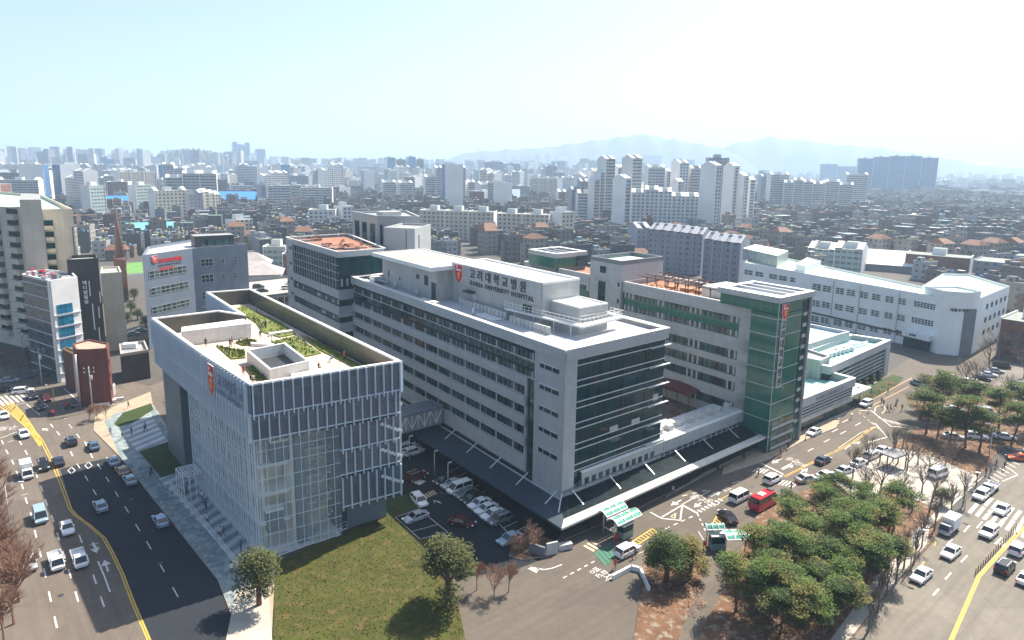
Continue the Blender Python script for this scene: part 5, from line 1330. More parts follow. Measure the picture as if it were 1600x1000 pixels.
A(420, 453, 290, 330, 'band', 'wide banded office-like slab, left one of two', 8, 14, caps=False)
A(404, 421, 289, 327, 'grey', 'grey slab end left of the banded slabs', 20, 13, caps=False)
A(452, 471, 289, 327, 'teal', 'teal glass block between the two banded slabs', 5, 13, caps=False, name='office_block', cat='office', group='offices of the city')
A(474, 519, 293, 327, 'band', 'wide banded office-like slab, right one of two', -6, 14, caps=False)
A(28, 58, 279, 306, 'cream', 'cream slab at far left beyond the beige tower', 10)
A(60, 119, 279, 307, 'grey', 'wide blue-grey apartment slab beyond the beige tower', 4, 12, (1, 1, 1))
A(137, 163, 290, 347, 'teal', 'slim pale green slab, left of two', 40, 10, caps=False)
A(209, 238, 289, 337, 'teal', 'slim pale green slab, right of two', 40, 10, caps=False)
A(243, 288, 298, 348, 'cream', 'cream gabled slab with punched windows, left of a group', 25, 12)
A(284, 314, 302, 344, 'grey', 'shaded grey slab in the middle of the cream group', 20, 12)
A(312, 342, 300, 342, 'cream', 'stepped cream slab with round-topped gables at right of the group', 35, 12, (1, .95, .9))
A(258, 290, 281, 300, 'red', 'red brick apartment block above the cream group', 10, 12)
A(319, 352, 280, 309, 'dark', 'dark brown block above the blue warehouse roof', 8, 12, caps=False)
A(364, 393, 290, 309, 'teal', 'low pale green block right of the dark brown one', 5, 12, caps=False)
A(160, 178, 245, 278, 'blue', 'tall blue-grey tower far off on the left', 15, 16, (1, .9), caps=False)
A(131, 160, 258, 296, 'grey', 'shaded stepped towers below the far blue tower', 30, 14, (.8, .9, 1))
A(169, 202, 266, 296, 'band', 'pinkish slab right of the shaded stepped towers', 25, 13, (.9, 1, 1))
A(366, 379, 222, 271, 'blue', 'tall hazy tower with notched top, left twin', 10, 22, (1, .93), caps=False, name='skyscraper', cat='tower', group='far hazy towers')
A(378, 391, 223, 271, 'blue', 'tall hazy tower with notched top, right twin', 5, 22, (.93, 1), caps=False, name='skyscraper', cat='tower', group='far hazy towers')
A(401, 415, 233, 272, 'blue', 'shorter hazy tower right of the twins', 20, 20, caps=False, name='skyscraper', cat='tower', group='far hazy towers')
A(1350, 1440, 244, 304, 'blue', 'huge flat-topped blue office mass standing alone at right', 6, 40, (.93, .97, 1, 1, .96), caps=False, name='office_block', cat='office', group='offices of the city')
A(1288, 1350, 256, 290, 'blue', 'lower blue-grey office left of the huge blue mass', 4, 30, (.98, .88, .9), caps=False, name='office_block', cat='office', group='offices of the city')
A(1228, 1270, 240, 276, 'teal', 'far pale glass tower stepped on both sides, at right', 4, 30, (.85, 1, .86), caps=False, name='office_block', cat='office', group='offices of the city')
A(1002, 1031, 243, 276, 'teal', 'far blue striped glass tower above the cluster', 8, 30, caps=False, name='office_block', cat='office', group='offices of the city')
A(1050, 1082, 248, 280, 'blue', 'far blue office tower right of the striped glass one', 8, 30, (1, .95), caps=False, name='office_block', cat='office', group='offices of the city')
A(905, 932, 248, 282, 'dark', 'dark distant block just left of the cluster top', 8, 24, (1, .92), caps=False)
A(848, 870, 260, 300, 'grey', 'narrow grey tower left of the cluster', 25, 14)
A(868, 884, 300, 326, 'red', 'small brown apartment block with white frames left of the cluster', 15, 12)
A(755, 785, 253, 292, 'grey', 'hazy grey apartment pair above the cream slabs, left', 15, 15)
A(785, 812, 256, 292, 'grey', 'hazy grey apartment pair above the cream slabs, right', 15, 15)
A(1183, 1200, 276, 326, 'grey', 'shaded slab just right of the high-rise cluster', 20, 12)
A(1197, 1226, 273, 328, 'band', 'white slab, first of the curved row at right', 25, 13)
A(1226, 1275, 282, 330, 'band', 'wide white slab, second of the curved row at right', 8, 13, (.92, 1, .95, .9))
A(1272, 1322, 284, 327, 'band', 'wide white slab, third of the curved row at right', 4, 13, (.95, 1, .9))
A(1318, 1347, 273, 324, 'band', 'white slab, last and tallest of the curved row at right', 20, 13)
A(1518, 1556, 298, 311, 'cream', 'low hazy cream building with horizontal bands at far right', 4, 30, caps=False)
A(1270, 1342, 386, 420, 'teal', 'pale green villa-like block with a green pitched roof, right', -10, 16, (.9, 1), caps=True)
A(1343, 1366, 318, 327, 'grid', 'low white building at the right foot of the curved row', 4, 14, caps=False)
A(358, 392, 343, 374, 'cream', 'small cream block with punched windows above the research building', 30, 10, caps=False)
A(1576, 1640, 498, 556, 'red', 'red brick block at the right edge beside the education building', -12, 16, caps=False)
A(1545, 1640, 410, 446, 'grey', 'grey-white block behind the right end of the education building', -8, 20, caps=False)
A(1428, 1500, 398, 428, 'red', 'brown brick block behind the middle of the education building', -6, 14, caps=False)
A(400, 424, 372, 398, 'dark', 'dark rounded brick block with a pink roof strip behind the parking deck', 12, 12, caps=False)
A(415, 452, 384, 414, 'teal', 'mottled pale green block behind the parking deck', -14, 10, caps=False)
A(444, 470, 395, 426, 'red', 'brown shop block next to the stepped hospital wing', -14, 10, caps=False)
def warehouse(pl, pr, yt, yb, col, label, depth=30):
    c = G((pl + pr) / 2, yb); h = HZ(yt + (yb - yt) * .35, c); a = math.atan2(c[1], c[0]) - math.pi / 2; wd = (pr - pl) / FPX * math.hypot(*c)
    t = thing('warehouse', (*c, 0), label, 'warehouse', None); b = B(); b.box((*c, 0), (wd, depth, h), clad_dk, a); b.build('wall', t)
    co, si = math.cos(a), math.sin(a); P = lambda x, y: (c[0] + x * co - y * si, c[1] + x * si + y * co)
    v = [(*P(-wd / 2, -depth / 2 - 1), h), (*P(wd / 2, -depth / 2 - 1), h), (*P(wd / 2, depth / 2), h), (*P(-wd / 2, depth / 2), h), (*P(-wd / 2, 0), h + depth * .22), (*P(wd / 2, 0), h + depth * .22)]
    b = B(); b.add(v, [(0, 1, 5, 4), (2, 3, 4, 5), (0, 4, 3), (1, 2, 5), (3, 2, 1, 0)], col); b.build('roof', t); APT.append((c, max(wd, depth) / 2))
bl = M('bright_blue_roof', (.03, .22, .62), .5, var=.1); cyr = M('cyan_roof', (.16, .50, .60), .5, var=.1)
warehouse(338, 408, 305, 320, bl, 'long warehouse with a bright blue roof right of the cream apartments', 40)
warehouse(168, 216, 312, 326, bl, 'bright blue roofed warehouse between the slim green slabs', 36)
warehouse(200, 264, 359, 374, cyr, 'low market hall with a wide cyan hipped roof at left', 34)
warehouse(765, 812, 302, 318, M('slate_blue_roof', (.25, .33, .42)), 'large hall with a slate blue roof above the cream slabs', 50)
warehouse(1384, 1424, 333, 342, M('salmon_roof', (.6, .45, .38)), 'long low hall with a salmon roof amid the right-hand houses', 14)
warehouse(1362, 1430, 404, 420, M('white_vault_roof', (.7, .7, .7)), 'cluster hall with bright white roofs behind the education building', 30)

# low houses: prototypes, then copies
HW = [(.2, .14, .11), (.18, .19, .2), (.13, .07, .058), (.32, .30, .26), (.12, .11, .105), (.36, .38, .39), (.075, .08, .09), (.2, .18, .16)]
HR = [('green', (.12, .24, .17)), ('grey', (.15, .155, .17)), ('white', (.5, .52, .53)), ('dark', (.07, .07, .08)), ('brown', (.16, .10, .08)), ('pale blue', (.25, .36, .44)), ('tiled', (.17, .085, .055))]
HWN = ['tan', 'grey', 'brick', 'cream', 'brown', 'white', 'dark', 'sandy']
hw = [window_mat('house_wall_' + n, c, (.05, .055, .06), 3.3, 2.9, .28, .68, .32, .74) for n, c in zip(HWN, HW)]
hr = [M('house_roof_' + n.replace(' ', '_'), c, .8, var=.25, scale=.4) for n, c in HR]
tankm = M('water_tank_yellow', (.45, .36, .12), .6); tankb = M('water_tank_blue', (.08, .2, .4), .6)
protos = []
for k in range(18):
    wi, ri = k % 8, (k * 3 + 1) % 7; fl = 2 + k % 4; w_, d_ = 7.2 + (k * 37 % 5), 6.8 + (k * 53 % 4); h = fl * 2.9
    t = thing('house', (0, 0, 0), f'{HWN[wi]} {["two","three","four","five"][fl-2]}-storey house with {HR[ri][0]} roof', 'house', 'houses of the dense old quarters')
    b = B(); b.box((0, 0, 0), (w_, d_, h), hw[wi]); b.box((w_ * .2, d_ * .5 + 1, 0), (w_ * .5, 2.2, h - 2.9), hw[wi]); b.build('wall', t)
    b = B()
    if ri == 6:
        v = [(-w_ / 2 - .6, -d_ / 2 - .6, h), (w_ / 2 + .6, -d_ / 2 - .6, h), (w_ / 2 + .6, d_ / 2 + .6, h), (-w_ / 2 - .6, d_ / 2 + .6, h), (-w_ / 2 + 1.5, 0, h + 2.6), (w_ / 2 - 1.5, 0, h + 2.6)]
        b.add(v, [(0, 1, 5, 4), (2, 3, 4, 5), (3, 0, 4), (1, 2, 5), (3, 2, 1, 0)], hr[ri])
    else:
        pl_ = [(-w_ / 2, -d_ / 2), (w_ / 2, -d_ / 2), (w_ / 2, d_ / 2), (-w_ / 2, d_ / 2)]
        b.prism(pl_, h + .01, h + .12, hr[ri]); ring(b, offset(pl_, .12), .25, h + .1, h + .95, hw[wi], hr[2])
        b.box((-w_ * .22, d_ * .2, h + .1), (3.0, 2.8, 2.5), hw[wi], 0, hr[ri])
    o_ = b.build('roof', t)
    if ri != 6: b = B(); b.beam((w_ * .25, -d_ * .2, h + .3), (w_ * .25, -d_ * .2, h + 1.9), 1.5, tankm if k % 2 else tankb, n=8); b.build('water_tank', t)
    protos.append(t)
remember()
def front(x):      # photo row below which nothing of the old quarters stands
    xs = [-400, 0, 100, 150, 200, 380, 470, 700, 1000, 1250, 1450, 1575, 1600, 1900]; ys = [470, 430, 425, 400, 415, 405, 418, 400, 430, 425, 448, 470, 560, 640]
    return float(np.interp(x, xs, ys))
spots = []
ang0 = R(24)
for i in range(-92, 93):
    for j in range(0, 148):
        a0 = ang0 + .35 * math.sin(i * .09) 
        x = i * 12.4; y = 150 + j * 11.6
        x2 = x * math.cos(.3) - (y - 150) * math.sin(.3) * .35 + rc.uniform(-2, 2); y2 = y + x * .18 + rc.uniform(-2, 2)
        if y2 < 150 or j % 7 == 0 or i % 9 == 0: continue
        px, py, w_ = PROJ(x2, y2, 0)
        if px < -260 or px > 1860 or py > front(px): continue
        if math.hypot(x2, y2) > 1750: continue
        if any(math.hypot(x2 - c[0], y2 - c[1]) < r_ + 4 for c, r_ in APT): continue
        if rc.random() < .10: continue
        spots.append((math.hypot(x2, y2), x2, y2, px, py))
spots.sort()
inview = [s for s in spots if 0 <= s[3] <= 1600]
near = inview[:285]; nearset = set(near)
PLACE = [(120, 'behind the beige tower'), (240, 'behind the charcoal tower'), (400, 'behind the research building'), (480, 'behind the parking deck'), (620, 'behind the stepped hospital wing'), (760, 'behind the service tower'),
         (900, 'behind the rooftop sign'), (1050, 'behind the stair tower'), (1180, 'behind the courtyard wing'), (1330, 'behind the education building'), (1480, 'behind the mint roof'), (1700, 'beyond the right gable')]
houses = []; used_p = set()
for k, (d, x, y, px, py) in enumerate(near):
    p = rc.randrange(18); src = protos[p]; rz = R(24 + rc.choice([0, 90, 8, -8, 98]))
    pn = next(n for lim, n in PLACE if px < lim)
    lab = src['label'] if p in used_p or True else ''
    base_lab = ' '.join(protos[p].name.split()) and f"{HWN[p % 8]} {['two','three','four','five'][p % 4]}-storey house, {HR[(p * 3 + 1) % 7][0]} roof, {pn}"
    if p not in used_p:
        used_p.add(p); o = src; o.location = (x, y, 0); o.rotation_euler = (0, 0, rz); o['label'] = base_lab
    else: o = copy_tree(src, (x, y), rz, base_lab)
    houses.append(o)
single_out(houses)
# the rest of the quarters and the far towers read as a mass
far = B()
for (d, x, y, px, py) in spots:
    if (d, x, y, px, py) in nearset: continue
    wi, ri = rc.randrange(8), rc.randrange(7); w_, d_, h = rc.uniform(6, 11), rc.uniform(6, 10), rc.choice([4, 6.2, 6.2, 9, 9, 11.8, 15]); a = R(24 + rc.choice([0, 90, 10, -8]))
    far.box((x, y, 0), (w_, d_, h), hw[wi], a, hr[ri])
    if rc.random() < .7: far.box((x + rc.uniform(-2, 2), y + rc.uniform(-2, 2), h), (3, 2.6, 2.3), hw[wi], a, hr[2] if rc.random() < .4 else hr[ri])
    if rc.random() < .35:
        q = [(x + (s * w_ * math.cos(a) - t_ * d_ * math.sin(a)) / 2, y + (s * w_ * math.sin(a) + t_ * d_ * math.cos(a)) / 2) for s, t_ in ((-1, -1), (1, -1), (1, 1), (-1, 1))]
        ring(far, q, .3, h, h + .8, hw[wi], hr[2])
far.build('old_quarter', kind='stuff', label='mass of small crowded houses filling the far quarters', category='houses')
fo = B()
for k in range(5200):
    px = rc.uniform(-250, 1850); dd = 1500 + 4200 * rc.random() ** 1.2; x, y = G(px, 700); s = dd / math.hypot(x, y); x, y = x * s, y * s
    wi, ri = rc.randrange(8), rc.randrange(7); fo.box((x, y, 0), (rc.uniform(10, 26), rc.uniform(10, 20), rc.choice([6, 8, 9, 12, 15, 20])), hw[wi], rc.random() * 3, hr[ri])
fo.build('distant_quarter', kind='stuff', label='hazy carpet of distant buildings towards the horizon', category='buildings')
# individual far high-rises, copied from a few kinds
tp = []
for k, (w_, d_, h, st_, steps, caps) in enumerate(((34, 12, 45, 'band', (1,), True), (46, 12, 42, 'band', (.9, 1, 1), True), (22, 16, 58, 'grid', (1,), True), (40, 12, 38, 'grey', (1, 1), True), (28, 20, 40, 'teal', (1,), False),
        (26, 13, 62, 'band', (1, .9), True), (52, 12, 36, 'cream', (1, 1, 1), False), (20, 20, 70, 'blue', (1,), False), (36, 12, 52, 'grid', (.85, 1), True), (24, 18, 34, 'red', (1,), False))):
    nm = ('banded white slab', 'long stepped white slab', 'slim white tower', 'grey slab', 'pale green block', 'tall stepped white slab', 'long cream slab', 'tall blue tower', 'stepped window-grid slab', 'brick block')[k]
    t = thing('apartment_block', (0, 0, 0), nm, 'apartment block', 'far high-rises of the city'); slab_block((0, 0), 0, w_, d_, h, st_, steps, None, caps, t); tp.append((t, nm))
remember()
fars = []; placed = []; used_t = set(); tries = 0
while len(fars) < 215 and tries < 20000:
    tries += 1
    left = rc.random() < .74
    px = rc.uniform(-10, 900) if left else rc.uniform(880, 1610)
    dd = (720 + 2700 * rc.random() ** 1.25) if px < 900 else 1500 + 2400 * rc.random()
    if 340 < px < 700 and dd < 1000: continue
    x, y = G(px, 700); s = dd / math.hypot(x, y); x, y = x * s, y * s
    if any(math.hypot(x - c[0], y - c[1]) < r_ + 22 for c, r_ in APT) or any(abs(x - q[0]) + abs(y - q[1]) < 34 for q in placed): continue
    if px > 1180 and rc.random() < .55: continue
    k = rc.randrange(10); t, nm = tp[k]; placed.append((x, y)); sc = min(rc.uniform(.55, 1.05) if px < 1180 else rc.uniform(.4, .75), HZ(257 if px < 900 else 262, (x, y)) / (45, 42, 58, 38, 40, 62, 36, 70, 52, 34)[k])
    zone = ('at far left', 'left of the twin towers', 'right of the twin towers', 'left of the dark quartet', 'around the crowned pair', 'above the cream slabs', 'around the cluster', 'beyond the curved row', 'at far right')[min(8, max(0, int(px / 178)))]
    dn = 'nearer' if dd < 1500 else 'mid-distance' if dd < 2300 else 'distant'
    lab = f'{dn} {nm} {zone}'; rz = rc.choice([R(20), R(-35), R(60), R(110), R(5)]) + rc.uniform(-.1, .1)
    if k not in used_t: used_t.add(k); o = t; o.location = (x, y, 0); o.rotation_euler = (0, 0, rz); o['label'] = lab; o.scale = (1, 1, sc)
    else: o = copy_tree(t, (x, y), rz, lab, scale=(1, 1, sc))
    fars.append(o)
single_out(fars)
fh = B()
for k in range(1500):
    px = rc.uniform(-250, 1000) if rc.random() < .75 else rc.uniform(900, 1850); dd = 2100 + 3300 * rc.random(); x, y = G(px, 700); s = dd / math.hypot(x, y); x, y = x * s, y * s
    st_ = rc.choice(['band', 'grid', 'grey', 'band', 'cream', 'grid']); fh.box((x, y, 0), (rc.uniform(16, 44), 13, rc.uniform(22, 68) * (1 if px < 1000 else .55) * (.75 + dd / 8000) * (1.25 if px < 420 else 1)), facade[st_], rc.random() * 3, roof_g)
for k in range(520):
    px = rc.uniform(-250, 900) if rc.random() < .8 else rc.uniform(880, 1180); dd = 1350 + 1100 * rc.random(); x, y = G(px, 700); s = dd / math.hypot(x, y); x, y = x * s, y * s
    if any(math.hypot(x - c[0], y - c[1]) < r_ + 26 for c, r_ in APT) or any(abs(x - q[0]) + abs(y - q[1]) < 30 for q in placed): continue
    placed.append((x, y)); st_ = rc.choice(['band', 'grid', 'grey', 'band', 'cream', 'grid', 'teal']); a_ = rc.choice([.3, -.6, 1.1, 1.9]); h_ = min(rc.uniform(16, 46), HZ(258, (x, y))); w_ = rc.uniform(16, 40)
    fh.box((x, y, 0), (w_, 12, h_), facade[st_], a_, roof_g); fh.box((x, y, h_), (5, 6, 3), gable, a_)
fh.build('distant_high_rises', kind='stuff', label='hazy rank of distant white high-rises along the horizon', category='high-rises')
# bare winter trees between the houses
twig = M('winter_twigs', (.13, .09, .075), .9, var=.3); ever = M('dark_evergreen', (.03, .05, .025), .9, var=.3)
ct_ = B()
for (d, x, y, px, py) in spots[::5]:
    if d > 900: continue
    x, y = x + rc.uniform(-9, 9), y + rc.uniform(-9, 9); m_ = ever if rc.random() < .22 else twig
    for q in range(16):
        a, e, r_ = rc.random() * 6.28, rc.uniform(-.4, 1.3), rc.uniform(1, 3.4); c = Vector((x + r_ * math.cos(a) * math.cos(e), y + r_ * math.sin(a) * math.cos(e), 4.5 + r_ * math.sin(e)))
        u_ = Vector((rc.uniform(-1, 1), rc.uniform(-1, 1), rc.uniform(-1, 1))).normalized() * rc.uniform(.5, 1.1); v_ = u_.orthogonal().normalized() * rc.uniform(.3, .8)
        ct_.face([tuple(c - u_), tuple(c + v_), tuple(c + u_), tuple(c - v_)], m_)
ct_.build('quarter_trees', kind='stuff', label='scattered bare and evergreen trees among the houses', category='trees')

# hills and far ranges
def range_(name, pts, dist_, depth, mat, seed):
    r = random.Random(seed); ys = [p[1] for p in pts]; xs = [p[0] for p in pts]; b = B(); n = 120; rows = 9; grid = []
    for i in range(n + 1):
        px = xs[0] + (xs[-1] - xs[0]) * i / n; py = float(np.interp(px, xs, ys)) + (9 if name == 'mountains' else 0); x, y = G(px, 600); s = dist_ / math.hypot(x, y)
        hz_ = HZ(py, (x * s, y * s)) + math.sin(i * .9 + seed) * 4 + r.uniform(-3, 3); e = min(1, i / 8, (n - i) / 8)
        row = []
        for j in range(rows):
            t = j / (rows - 1); k = math.sin(t * math.pi) ** 1.2; ss = s * (1 + (t - .5) * depth / dist_)
            row.append((x * ss, y * ss, max(-6, (hz_ * e + 6) * k * (1 + (.12 * math.sin(i * .7 + j * 1.9 + seed) if 0 < j < rows - 1 and j != rows // 2 else 0)) - 6)))
        grid.append(row)
    vs = [v for row in grid for v in row]; fs = [(i * rows + j, (i + 1) * rows + j, (i + 1) * rows + j + 1, i * rows + j + 1) for i in range(n) for j in range(rows - 1)]
    b.add(vs, fs, mat, True); b.build(name, kind='structure')
hillm = ground_mat('forested_hill', (.045, .055, .04), (.075, .08, .06), .01)
range_('hill', [(262, 252), (285, 241), (310, 233), (330, 233), (352, 236), (362, 240), (400, 252)], 2900, 600, hillm, 1)
range_('hill', [(120, 252), (200, 243), (230, 238), (260, 243), (300, 252)], 4300, 700, hillm, 2)
range_('hill', [(690, 262), (740, 252), (790, 247), (840, 240), (880, 246), (905, 262)], 4700, 700, hillm, 3)
range_('mountains', [(640, 262), (700, 240), (730, 229), (780, 226), (840, 222), (900, 213), (950, 206), (985, 201), (1020, 208), (1070, 216), (1100, 222), (1130, 235), (1180, 262)], 5600, 900, hillm, 4)
range_('mountains', [(985, 262), (1040, 244), (1090, 226), (1120, 216), (1170, 206), (1210, 210), (1260, 216), (1330, 222), (1420, 236), (1500, 252), (1700, 262)], 6000, 900, hillm, 5)
range_('mountains', [(480, 256), (520, 242), (560, 238), (620, 244), (700, 256)], 5800, 700, hillm, 6)
# ================================================================ vehicles
tyre = M('tyre_rubber', (.02, .02, .02), .9, var=0); rim = M('wheel_rim', (.45, .46, .48), .35, .7, var=0); cglass = M('car_glass', (.012, .016, .02), .06, 0, .9, var=0)
headl = M('headlight_lens', (.7, .72, .75), .15, var=0); taill = M('taillight_lens', (.35, .01, .01), .25, var=0); trimb = M('bumper_black', (.03, .03, .03), .6, var=0)
PC = {'white': (.80, .80, .80), 'silver': (.42, .44, .46), 'grey': (.16, .17, .18), 'black': (.018, .019, .022), 'blue': (.08, .16, .26), 'pale blue': (.30, .42, .50), 'dark blue': (.03, .05, .08), 'tan': (.42, .27, .14), 'orange': (.62, .10, .02), 'maroon': (.10, .008, .012), 'red': (.55, .02, .04)}
def pmat(c): return M('car_paint_' + c.replace(' ', '_'), PC[c], .22, .15 if c != 'white' else 0, .7, var=0)
def loft(b, st, mat, caps=True, sm=True):
    """st: list of rings (equal length lists of xyz)"""
    n = len(st[0]); vs = [p for r in st for p in r]; k = len(st)
    fs = [(i * n + j, i * n + (j + 1) % n, (i + 1) * n + (j + 1) % n, (i + 1) * n + j) for i in range(k - 1) for j in range(n)]
    b.add(vs, fs, mat, False)
    if caps: b.add(st[0], [tuple(range(n - 1, -1, -1))], mat); b.add(st[-1], [tuple(range(n))], mat)
def sec(x, w, z0, z1, r=.12, crown=.03):
    w2 = w / 2; return [(x, -w2 * .92, z0), (x, w2 * .92, z0), (x, w2, z0 + .18), (x, w2, z1 - r), (x, w2 - r * .55, z1 - .02), (x, w2 * .45, z1 + crown), (x, -w2 * .45, z1 + crown), (x, -w2 + r * .55, z1 - .02), (x, -w2, z1 - r), (x, -w2, z0 + .18)]
def wheels(t, L, W, r=.33, xs=None, wd=.22):
    for x in (xs or (L * .31, -L * .3)):
        for s in (1, -1):
            b = B(); b.beam((x, s * (W / 2 - wd + .03), r), (x, s * (W / 2 + .02), r), r * 2, tyre, n=14); w = b.build('wheel', t, False)
            b = B(); b.beam((x, s * (W / 2 + .0), r), (x, s * (W / 2 + .03), r), r * 1.25, rim, n=10); b.build('rim', w, False)
def lights(t, L, W, z, zr=None, rx=0):
    for s in (1, -1):
        b = B(); b.box((L / 2 - .10, s * (W / 2 - .26), z), (.28, .42, .14), headl); b.build('headlight', t, False)
        b = B(); b.box((-L / 2 + .08 + rx, s * (W / 2 - .2), zr or z + .08), (.2, .34, .18), taill); b.build('taillight', t, False)
def greenhouse(t, b, pts_low, pts_high, W, zb, zr, pm, taper=.16):
    """glass frustum: pts_low/high = (rear x, front x)"""
    w0, w1 = W / 2 - .06, W / 2 - taper - .06
    lo = [(pts_low[0], -w0, zb), (pts_low[1], -w0, zb), (pts_low[1], w0, zb), (pts_low[0], w0, zb)]
    hi = [(pts_high[0], -w1, zr), (pts_high[1], -w1, zr), (pts_high[1], w1, zr), (pts_high[0], w1, zr)]
    g = B(); loft(g, [lo, hi], cglass); g.build('window_glass', t, False)
    for i in range(4):
        b.beam(lo[i], hi[i], .1, pm)
    mx0 = (lo[0][0] + lo[1][0]) / 2 - .1
    for s in (-1, 1): b.beam((mx0, s * (w0 + .01), zb), (mx0, s * (w1 + .01), zr), .09, pm)
    rf = [(hi[0][0] - .05, -w1 - .03, zr - .02), (hi[1][0] + .05, -w1 - .03, zr - .02), (hi[2][0] + .05, w1 + .03, zr - .02), (hi[3][0] - .05, w1 + .03, zr - .02)]
    loft(b, [rf, [(x * .98, y * .94, zr + .05) for x, y, z in rf]], pm)
    for s in (1, -1): b.box((pts_low[1] - .45, s * (W / 2 + .08), zb + .02), (.16, .18, .13), pm)
def make_vehicle(kind, color):
    nm = {'sedan': 'parked_car', 'suv': 'parked_car', 'van': 'van', 'pickup': 'pickup_truck', 'box': 'delivery_truck', 'minibus': 'minibus', 'taxi': 'taxi', 'flatbed': 'flatbed_truck'}[kind]
    if kind in ('sedan', 'suv'): nm = 'car'
    t = thing(nm, (0, 0, 0), 'x', nm.replace('_', ' ')); pm = pmat(color); b = B()
    if kind in ('sedan', 'taxi'):
        L, W = 4.7, 1.84
        loft(b, [sec(-2.35, 1.5, .38, .82, .1), sec(-2.22, 1.74, .26, .95), sec(-1.5, W, .2, .98), sec(0, W, .2, .93), sec(1.2, W, .2, .91), sec(1.9, 1.8, .22, .83), sec(2.25, 1.66, .26, .72), sec(2.36, 1.4, .36, .6, .1)], pm)
        greenhouse(t, b, (-1.85, 1.15), (-1.0, .35), W, .93, 1.43, pm); b.box((2.3, 0, .26), (.12, 1.3, .16), trimb); b.box((-2.3, 0, .28), (.12, 1.3, .14), trimb)
        b.build('body', t, False); wheels(t, L, W); lights(t, L, W, .62)
        if kind == 'taxi': b = B(); b.box((-.2, 0, 1.47), (.3, .6, .18), M('taxi_sign', (.8, .7, .3), .4, var=0)); b.build('roof_sign', t, False)
    elif kind == 'suv':
        L, W = 4.7, 1.92
        loft(b, [sec(-2.33, 1.7, .4, 1.0, .1), sec(-2.25, 1.84, .3, 1.1), sec(-1.5, W, .26, 1.12), sec(.9, W, .26, 1.08), sec(1.8, 1.86, .28, 1.0), sec(2.25, 1.7, .32, .86), sec(2.34, 1.5, .4, .7, .1)], pm)
        greenhouse(t, b, (-2.2, 1.2), (-1.85, .5), W, 1.08, 1.66, pm, .13); b.box((2.28, 0, .3), (.14, 1.5, .22), trimb)
        for s in (1, -1): b.box((-.6, s * .62, 1.7), (2.2, .05, .07), metal)
        b.build('body', t, False); wheels(t, L, W, .37); lights(t, L, W, .82, 1.0)
    elif kind in ('van', 'minibus'):
        big = kind == 'minibus'; L, W, H = (7.2, 2.2, 2.7) if big else (5.1, 1.95, 1.95); h = L / 2
        loft(b, [sec(-h, W * .92, .4, H * .56, .1), sec(-h + .12, W, .3, H * .6), sec(h * .55, W, .3, H * .58), sec(h * .85, W * .97, .32, H * .5), sec(h, W * .82, .4, H * .38, .1)], pm)
        greenhouse(t, b, (-h + .1, h * .78), (-h + .3, h * .45), W, H * .58, H, pm, .1)
        if big: b.box((-1.2, 0, H + .05), (1.4, 1.1, .2), white); b.box((1.8, 0, H + .05), (.9, 1.0, .18), darkm)
        b.build('body', t, False); wheels(t, L, W, .38 if big else .34); lights(t, L, W, .7, 1.1)
    else:
        L, W = 5.1, 1.8; h = L / 2
        loft(b, [sec(h - 1.75, W, .4, 1.15, .08), sec(h - .25, W, .4, 1.1, .08), sec(h, W * .9, .45, .8, .08)], pm)
        greenhouse(t, b, (h - 1.7, h - .18), (h - 1.6, h - .65), W, 1.12, 1.9, pm, .1)
        b.box((-.9, 0, .42), (3.3, .9, .2), trimb); b.build('body', t, False)
        b = B()
        if kind == 'box': b.box((-.95, 0, .75), (3.35, 1.95, 2.0), white); b.box((-.95, 0, 2.76), (3.3, 1.9, .04), metal); b.build('cargo_box', t, False)
        else:
            b.box((-.95, 0, .72), (3.3, 1.8, .1), metal)
            for s in (1, -1): b.box((-.95, s * .88, .8), (3.3, .05, .4), pm)
            b.box((-2.58, 0, .8), (.05, 1.72, .4), pm); b.box((.66, 0, .8), (.06, 1.7, 1.0), metal); b.build('load_bed', t, False)
            if kind == 'flatbed': b = B(); b.box((-.9, 0, .83), (2.6, 1.5, .5), M('tarpaulin', (.05, .06, .08), .8)); b.build('tarpaulin', t, False)
        wheels(t, L, W, .34, (h - .8, -h + 1.0)); lights(t, L, W, .68, .6)
    return t
VEH = []; vp = {}
AWAY = lambda: None
def roaddir(a, c): A, C = G(*a), G(*c); return math.atan2(C[1] - A[1], C[0] - A[0])
DN = roaddir((35, 760), (62, 864)); UPR = roaddir((215, 824), (168, 749)); DN0 = roaddir((11, 706), (20, 722)); EE = AZ1; WW = AZ1 + math.pi; BLV = roaddir((1640, 790), (1528, 900)); BLU = BLV + math.pi
